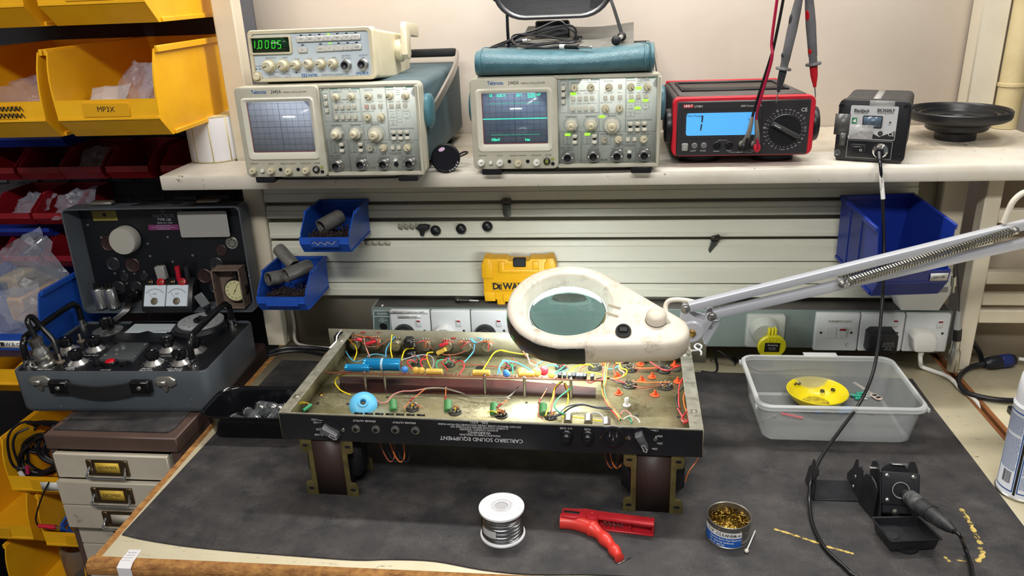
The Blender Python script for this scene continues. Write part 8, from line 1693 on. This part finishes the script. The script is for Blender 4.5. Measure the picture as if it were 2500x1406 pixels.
# ---------------------------------------------------------------- clear box with dish and bits
def clear_box():
    t = thing('clear_box', 'frosted clear plastic box without its lid, holding the yellow dish, on the mat', 'box', T(1.115, .44, ZM)); B = T(-1.115, -.44, -ZM)
    h = .0745+ZM; rim = [Z(x, y, h) for x, y in ((1822, 868), (1852, 992), (2276, 1002), (2158, 868))]; cx = sum(p.x for p in rim)/4; cy = sum(p.y for p in rim)/4
    x0, x1 = min(rim[0].x, rim[1].x), max(rim[2].x, rim[3].x); y0, y1 = (rim[1].y+rim[2].y)/2, (rim[0].y+rim[3].y)/2
    W, D = x1-x0, y1-y0; cx, cy = (x0+x1)/2, (y0+y1)/2
    def rr(g, z, r=.022): return [(cx+x, cy+y, z) for x, y in rrect(W-2*g, D-2*g, r-g*.3, 6)]
    M_c = mat('frosted_clear', '#bfc3c3', .25, alpha=.26, spec=.7); M_rim = mat('frosted_rim', '#d9dcdc', .25, alpha=.55, spec=.8)
    one('body', lambda b: b.at(B).loft([rr(.0045, h), rr(.0155, ZM+.004), rr(.020, ZM), rr(.022, ZM+.0012), rr(.017, ZM+.005), rr(.006, h)], True, False).add([Vector(p) for p in rr(.021, ZM+.0008)], [tuple(range(28))]), M_c, t)
    one('rim', lambda b: b.at(B).loft([rr(.0045, h-.008), rr(0, h-.008), rr(-.0005, h-.001), rr(.001, h+.0008), rr(.0055, h+.0008), rr(.0055, h-.002), rr(.0045, h-.002)], True, False), M_rim, t)
    one('hinge_tab', lambda b: b.at(B).box(cx+.012, y1+.008, h-.002, .060, .016, .0022, .0006), M_rim, t)
    for sx in (-1, 1):
        for sy in (-1, 1): one('lid_lug', lambda b: b.at(B).box(cx+sx*(W/2+.001), cy+sy*D*.42, h-.008, .004, .010, .007, .001), M_rim, t)
    # dish, and the bits in box and dish
    zf = ZM+.0022
    c = Vector((1.108, .474, zf)); d = thing('dish', 'shallow bright yellow plastic dish in the clear box', 'dish', T(*c))
    M_y = mat('dish_yellow', '#d8c512', .3, col2='#cdb90e', nscale=14)
    one('dish', lambda b: b.lathe([(1e-5, 0), (.026, 0), (.034, .004), (.046, .016), (.0525, .027), (.0535, .0285), (.0525, .0295), (.0505, .0285), (.044, .0175), (.033, .0065), (.024, .003), (1e-5, .003)], 56), M_y, d)
    one('grime', lambda b: b.lathe([(1e-5, .0032), (.0235, .0033)], 36, False), mat('dish_grime', '#b8a61a', .5, col2='#6b5f16', nscale=70, nlo=.45, nhi=.7), d)
    for i, (x, y, l) in enumerate(((1938, 953, 'washer at the left in the yellow dish'), (1948, 951, 'washer beside the left one in the yellow dish'), (2007, 959, 'washer in the middle of the yellow dish'), (2032, 963, 'washer at the right in the yellow dish'))):
        p = Z(x, y, zf+.008); tag(one('washer', lambda b: b.lathe([(.0018, 0), (.0040, 0), (.0040, .0016), (.0018, .0016), (.0018, 0)], 16, False), M_dkmetal), 'small dark '+l, 'washer', 'washers in the yellow dish', M=T(p.x, p.y, zf+.0045+max(0, (Vector((p.x, p.y))-c.to_2d()).length-.024)*.75) @ RX(14))
    M_gr = mat('resistor_green', '#2f9e82', .4)
    for i, (x, y) in enumerate(((2086, 965), (2092, 968), (2098, 972), (2100, 962))):
        p = Z(x, y, zf+.003); q = thing('resistor', 'green banded resistor in the clear box right of the yellow dish', 'resistor', T(p.x, p.y, zf+.0028+.002*(i % 2)) @ RZ(-10+9*i), 'loose green resistors'); one('body', lambda b: b.at(RY(90)).lathe([(1e-5, -.0075), (.0022, -.0075), (.0030, -.006), (.0030, -.004), (.0024, -.003), (.0024, .003), (.0030, .004), (.0030, .006), (.0022, .0075), (1e-5, .0075)], 14), M_gr, q); one('lead', lambda b: b.tube([(-.030, .004, -.001), (-.018, 0, 0), (-.0075, 0, 0)], .0004, 5, 3).tube([(.0075, 0, 0), (.013, -.004, 0)], .0004, 5, 0), M_steel, q)
    for i, (x, y, l) in enumerate(((2000, 1008, 'left of two blue capacitors at the front of the clear box'), (2058, 1010, 'right of two blue capacitors at the front of the clear box'))):
        p = Z(x, y, zf); q = thing('capacitor', l, 'capacitor', T(p.x, max(p.y, .392), zf+.0075) @ RZ(18), 'loose blue capacitors'); one('body', lambda b: b.at(RY(90)).lathe([(1e-5, -.009), (.006, -.009), (.0068, -.0075), (.0068, .010), (.0060, .011), (1e-5, .011)], 18), mat('cap_sky', '#3f8fd0', .35), q); one('lead', lambda b: b.cyl((-.022, 0, -.003), (-.009, 0, 0), .0004, n=5), M_steel, q)
    p = Z(1932, 1018, zf); tag(one('red_sleeve', lambda b: b.tube([(-.016, .008, .001), (-.003, .001, .0016), (.001, -.001, .002), (.018, -.007, .001)], .0022, 8, 3), mat('sleeve_red', '#d23c4a', .4)), 'short bright red sleeve at the front left of the clear box', 'sleeve', M=T(p.x, max(p.y, .395), zf+.0014))
    for x, y, rz, l in ((1890, 1018, 28, 'thin-leaded resistor at the left of the clear box'), (2128, 1012, -14, 'thin-leaded resistor at the right of the clear box')):
        p = Z(x, y, zf); q = thing('resistor', l, 'resistor', T(p.x, max(p.y, .392), zf+.002) @ RZ(rz), 'loose thin resistors'); one('lead', lambda b: b.cyl((-.032, 0, 0), (.032, 0, .001), .0004, n=5), M_steel, q); one('body', lambda b: b.cyl((-.004, 0, 0), (.004, 0, 0), .0014, n=10), mat('resistor_tan', '#9b7b61', .5), q)
    p = Z(2110, 955, zf); q = thing('terminal_strip', 'pale strip with black stamped end lying in the clear box', 'strip', T(p.x+.004, p.y, zf+.001) @ RZ(-66))
    one('strip', lambda b: b.prism([(-.034, -.003), (.012, -.003), (.018, -.007), (.034, -.007), (.038, 0), (.034, .007), (.018, .007), (.012, .003), (-.034, .003)], 0, .0016), mat('strip_pale', '#d6c3b4', .5), q); one('stamp', lambda b: [b.box(.021, 0, .0018, .006, .009, .0006), b.box(.030, 0, .0018, .006, .009, .0006)], M_ink, q)
    p = Z(2055, 980, zf); q = thing('diode', 'black bodied diode beside the yellow dish', 'diode', T(p.x, p.y, zf+.003) @ RZ(35)); one('body', lambda b: b.cyl((0, 0, 0), (.009, 0, .001), .003, n=12), M_blk, q); one('lead', lambda b: b.cyl((-.024, 0, -.002), (.03, 0, .001), .0005, n=5), M_steel, q)
clear_box()
# ---------------------------------------------------------------- black tray of valves
def tray():
    t = thing('black_tray', 'black plastic food tray full of glass valves at the left end of the amplifier', 'tray', T(.105, .36, ZM)); B = T(-.105, -.36, -ZM)
    h = ZM+.050; cx, cy, W, D = .108, .358, .205, .118
    rr = lambda g, z: [(cx+x, cy+y, z) for x, y in rrect(W-2*g, D-2*g, .034-g*.4, 8)]
    one('tray', lambda b: b.at(B).loft([rr(.017, ZM), rr(.014, ZM+.003), rr(.0055, h-.004), rr(.0035, h-.004), rr(0, h-.001), rr(0, h), rr(.0025, h+.0012), rr(.0055, h-.001), rr(.0065, h-.004), rr(.015, ZM+.003), rr(.018, ZM+.0014)]), mat('tray_gloss', '#0e0f12', .15), t)
    M_gl = mat('valve_glass', '#9aa0a4', .03, alpha=.13, spec=1.0); M_pl = mat('valve_plate', '#3a3a3d', .35, .9); M_ge = mat('getter', '#c7c8c6', .08, 1)
    def valve(x, y, z, az, el, lab, L=.042, r=.0095):
        M = T(x, y, z) @ RZ(az) @ RY(90-el); v = thing('valve', lab, 'valve', M, 'valves in the black tray')
        one('envelope', lambda b: b.lathe([(1e-5, 0), (r*.8, 0), (r, .002), (r, L-.010), (r*.9, L-.005), (r*.6, L-.0015), (r*.25, L), (r*.18, L+.004), (1e-5, L+.005)], 22), M_gl, v)
        one('getter_flash', lambda b: b.lathe([(r*.97, L-.011), (r*.87, L-.0055), (r*.57, L-.002), (r*.22, L-.0006)], 20, False), M_ge, v)
        one('anode', lambda b: [b.box(0, 0, L*.42, r*1.1, r*.6, L*.5, .001), b.lathe([(r*.85, L*.70), (r*.85, L*.715), (1e-5, L*.715)], 16), b.at(I4).lathe([(r*.85, L*.12), (r*.85, L*.135), (1e-5, L*.135)], 16)], M_pl, v)
        one('pin', lambda b: [b.cyl((r*.62*cos(i*.7), r*.62*sin(i*.7), -.007), (r*.62*cos(i*.7), r*.62*sin(i*.7), .001), .0006, n=6) for i in range(8)], M_steel, v)
    zz = ZM+.020
    for a in ((.056, .338, zz+.006, -32, 6, 'valve at the left of the tray with pins up and to the left'), (.080, .348, zz+.016, -38, -8, 'thin bright valve lying across the others in the tray'), (.090, .376, zz+.012, -12, 0, 'long shiny valve lying at the back of the tray'), (.092, .328, zz+.005, 62, 26, 'silver-topped valve at the front of the tray'), (.120, .350, zz+.006, 140, 10, 'dark-anode valve in the middle of the tray'), (.128, .326, zz+.005, 60, 28, 'silver-topped valve nearest the amplifier in the tray'), (.158, .352, zz+.008, 20, 4, 'valve half under the amplifier edge in the tray'), (.075, .334, zz-.008, 10, 0, 'valve lowest at the front left of the tray')): valve(*a)
tray()
# ---------------------------------------------------------------- spray can, tape, cables
def can_spray():
    c = Vector((1.3475, .232, .0004)); t = thing('spray_can', 'white aerosol can with blue-framed print and a white cap at the right picture edge', 'can', T(*c)); R = .0335
    one('can', lambda b: b.lathe([(1e-5, .001), (R-.003, 0), (R, .002), (R, .004), (R-.0012, .006), (R-.0012, .145), (R-.0005, .148), (R-.004, .154), (1e-5, .156)], 48), mat('can_white', '#d3d6dc', .3), t)
    one('base_ring', lambda b: b.lathe([(R-.001, .0005), (R+.0006, .002), (R+.0006, .004), (R-.001, .0055)], 48, False), M_steel, t)
    one('cap', lambda b: b.lathe([(R-.003, .150), (R-.0025, .172), (R-.004, .192), (R-.009, .199), (1e-5, .2005)], 48), mat('can_cap', '#dfe1e6', .3), t)
    M_bl = mat('can_blue', '#2a5596', .4); rad = R-.0009
    def arcp(b, a0, a1, z0, z1, r=rad, n=10): b.lathe([(r, z0), (r, z1)], n, False, radians(a0), radians(a1))
    def fr(b):
        for a0, a1 in ((-196, -139), (-127, -60)):
            for z0, z1 in ((.012, .0140), (.1385, .1405)): arcp(b, a0, a1, z0, z1)
            for a in (a0, a1): arcp(b, a-1.4, a+1.4, .012, .1405, n=2)
    one('blue_frame', fr, M_bl, t); one('dark_strip', lambda b: arcp(b, -136, -130, .008, .143), M_ink, t)
    q = random.Random(2)
    def pr(b):
        for a0, a1 in ((-192, -142), (-124, -64)):
            z = .134
            while z > (.048 if a0 < -180 else .020):
                if q.random() > .10:
                    a = a0
                    while a < a1-2: w = q.uniform(1.5, 6); arcp(b, a, min(a1, a+w), z-.0011, z, rad+.0001, 2); a += w+.9
                z -= .0022
    one('small_print', pr, mat('can_print', '#59709b', .5), t)['kind'] = 'stuff'
    one('barcode', lambda b: [arcp(b, -172+1.1*i, -172+1.1*i+q.uniform(.3, .8), .024, .044, rad+.0001, 1) for i in range(22)], M_ink, t)
can_spray()
def tape(b):
    b.loft([[(.039, .020, .0003), (.058, .020, .0003), (.058, .020, .0006), (.039, .020, .0006)], [(.0395, -.006, .0006), (.060, -.0065, .0006), (.060, -.0065, .0010), (.0395, -.006, .0010)], [(.040, -.0150, -.003), (.061, -.0152, -.003), (.061, -.0156, -.0026), (.040, -.0156, -.0026)], [(.0405, -.0152, -.019), (.0615, -.0152, -.019), (.0615, -.0158, -.019), (.0405, -.0158, -.019)]])
tp = tag(one('paper_tape', tape, mat('tape_white', '#cfcdd0', .5)), 'piece of white tape with faint writing folded over the front left corner of the bench', 'tape')
each('tape_writing', range(4), lambda b, i: b.at(T(.0485, .013-.0055*i, .0010) @ RZ(3)).line([(-.007+.0011*k, .0011*sin(k*2.3+i)) for k in range(13)], .0004, 0), mat('ink_faint', '#77757c', .7), tp)
def loose(name, label, pts, r, m, cat='cable'):
    c = pts[len(pts)//2]; return tag(one(name, lambda b: b.at(T(*(-c))).tube(pts, r, 8, 6), m), label, cat, M=T(*c))
M_ck = mat('cable_black2', '#15161b')
loose('black_cable', 'thin black cable looping on the bench behind the clear box', [Z(1712, 906, .003), Z(1745, 909, .003), Z(1752, 895, .003), Z(1748, 872, .006), Vector((.955, .640, .03)), Vector((.99, .632, .008)), Z(1790, 872, .004), Z(1812, 884, .004), Vector((1.03, .600, .006)), Vector((1.08, .604, .006)), Vector((1.14, .612, .006)), Vector((1.19, .606, .006))], .0019, M_ck)
loose('black_cable', 'black cable bundle entering behind the left end of the amplifier', [Z(655, 862, .006), Z(690, 850, .008), Z(735, 848, .008), Z(790, 852, .006), Vector((.20, .645, .006)), Vector((.26, .64, .006))], .0045, M_ck)
loose('black_cable', 'second black cable lying along the first at the back left of the bench', [Z(655, 868, .004), Z(700, 858, .004), Z(750, 858, .004), Vector((.17, .63, .005)), Vector((.25, .625, .005))], .0035, M_ck)
loose('grey_cable', 'dusty grey cable down the left rack post to the bench', [Vector((.030, .713, .10)), Vector((.032, .712, .05)), Vector((.034, .700, .014)), Vector((.06, .69, .006)), Vector((.12, .68, .006))], .0035, mat('cable_dusty', '#9b958a', .7))
def conn():
    y0 = lambda x, y: Z(x, y, .010)
    a, c = Z(2403, 888, .012), Z(2488, 876, .012); t = thing('blue_connector_lead', 'black cable with a black and blue connector curling on the neighbouring bench', 'cable', T(a.x, a.y, -.001)); B = T(-a.x, -a.y, .001)
    one('connector', lambda b: b.at(B @ along(a, c)).lathe([(1e-5, 0), (.007, 0), (.0095, .004), (.0125, .010), (.0130, .030), (.0118, .034), (.0130, .040), (.0130, .058), (.0105, .066), (1e-5, .067)], 24), mat('connector_black', '#171a24', .4), t)
    one('blue_ring', lambda b: b.at(B @ along(a, c)).lathe([(.0119, .034), (.0134, .0385), (.0134, .054), (.0128, .058)], 24, False), mat('connector_blue', '#1d2a63', .35), t)
    one('cable', lambda b: b.at(B).tube([a, Z(2370, 896, .008), Z(2345, 915, .006), Z(2340, 935, .006), Z(2360, 958, .006), Z(2410, 972, .006), Z(2470, 978, .006), Z(2560, 976, .006)], .0048, 10, 7), M_ck, t)
    one('white_wire', lambda b: b.at(B).tube([c, Z(2500, 878, .012), Z(2540, 884, .008)], .0036, 8, 5), M_white, t)
conn()
loose('black_cable', 'black cable dropping behind the right rack frame', [Y(2360, 822, .66), Y(2378, 840, .662), Y(2392, 862, .664), Y(2398, 885, .664)], .005, M_ck)
def xlr():
    p = [Y(2329, 655, .60), Y(2330, 690, .60)]
    t = thing('xlr_adapter_lead', 'lead with a silver XLR connector hanging between the trunking and the rack frame', 'lead', T(1.395, .60, .0)); B = T(-1.395, -.60, 0)
    yy = .585
    one('lead', lambda b: b.at(B).tube([Y(2337, 600, yy), Y(2338, 660, yy), Y(2342, 720, yy), Y(2341, 765, yy)], .0016, 8, 5), mat('lead_grey', '#3f3b3a', .5), t)
    a, c = Y(2341, 760, yy), Y(2337, 805, yy); one('boot', lambda b: b.at(B).cyl(a, c, .0042, .0070, 14), M_grey, t); d, e = Y(2337, 803, yy), Y(2335, 830, yy); one('black_sleeve', lambda b: b.at(B).cyl(d, e, .0082, n=16), M_blk, t)
    f = Y(2325, 905, yy); one('connector', lambda b: b.at(B @ along(e, f)).lathe([(1e-5, 0), (.0070, 0), (.0076, .018), (.0100, .024), (.0102, .060), (.0096, .064), (1e-5, .064)], 22), M_steel, t)
    j = Y(2329, 675, yy); k = Y(2327, 712, yy); one('jack_plug', lambda b: b.at(B).cyl(j, j.lerp(k, .6), .0052, n=14).cyl(j.lerp(k, .6), k, .0028, n=10).sphere(k, .003), M_steel, t); one('jack_lead', lambda b: b.at(B).tube([Y(2334, 600, yy), Y(2331, 640, yy), j], .002, 8, 4), mat('lead_grey', '#3f3b3a'), t)
xlr()
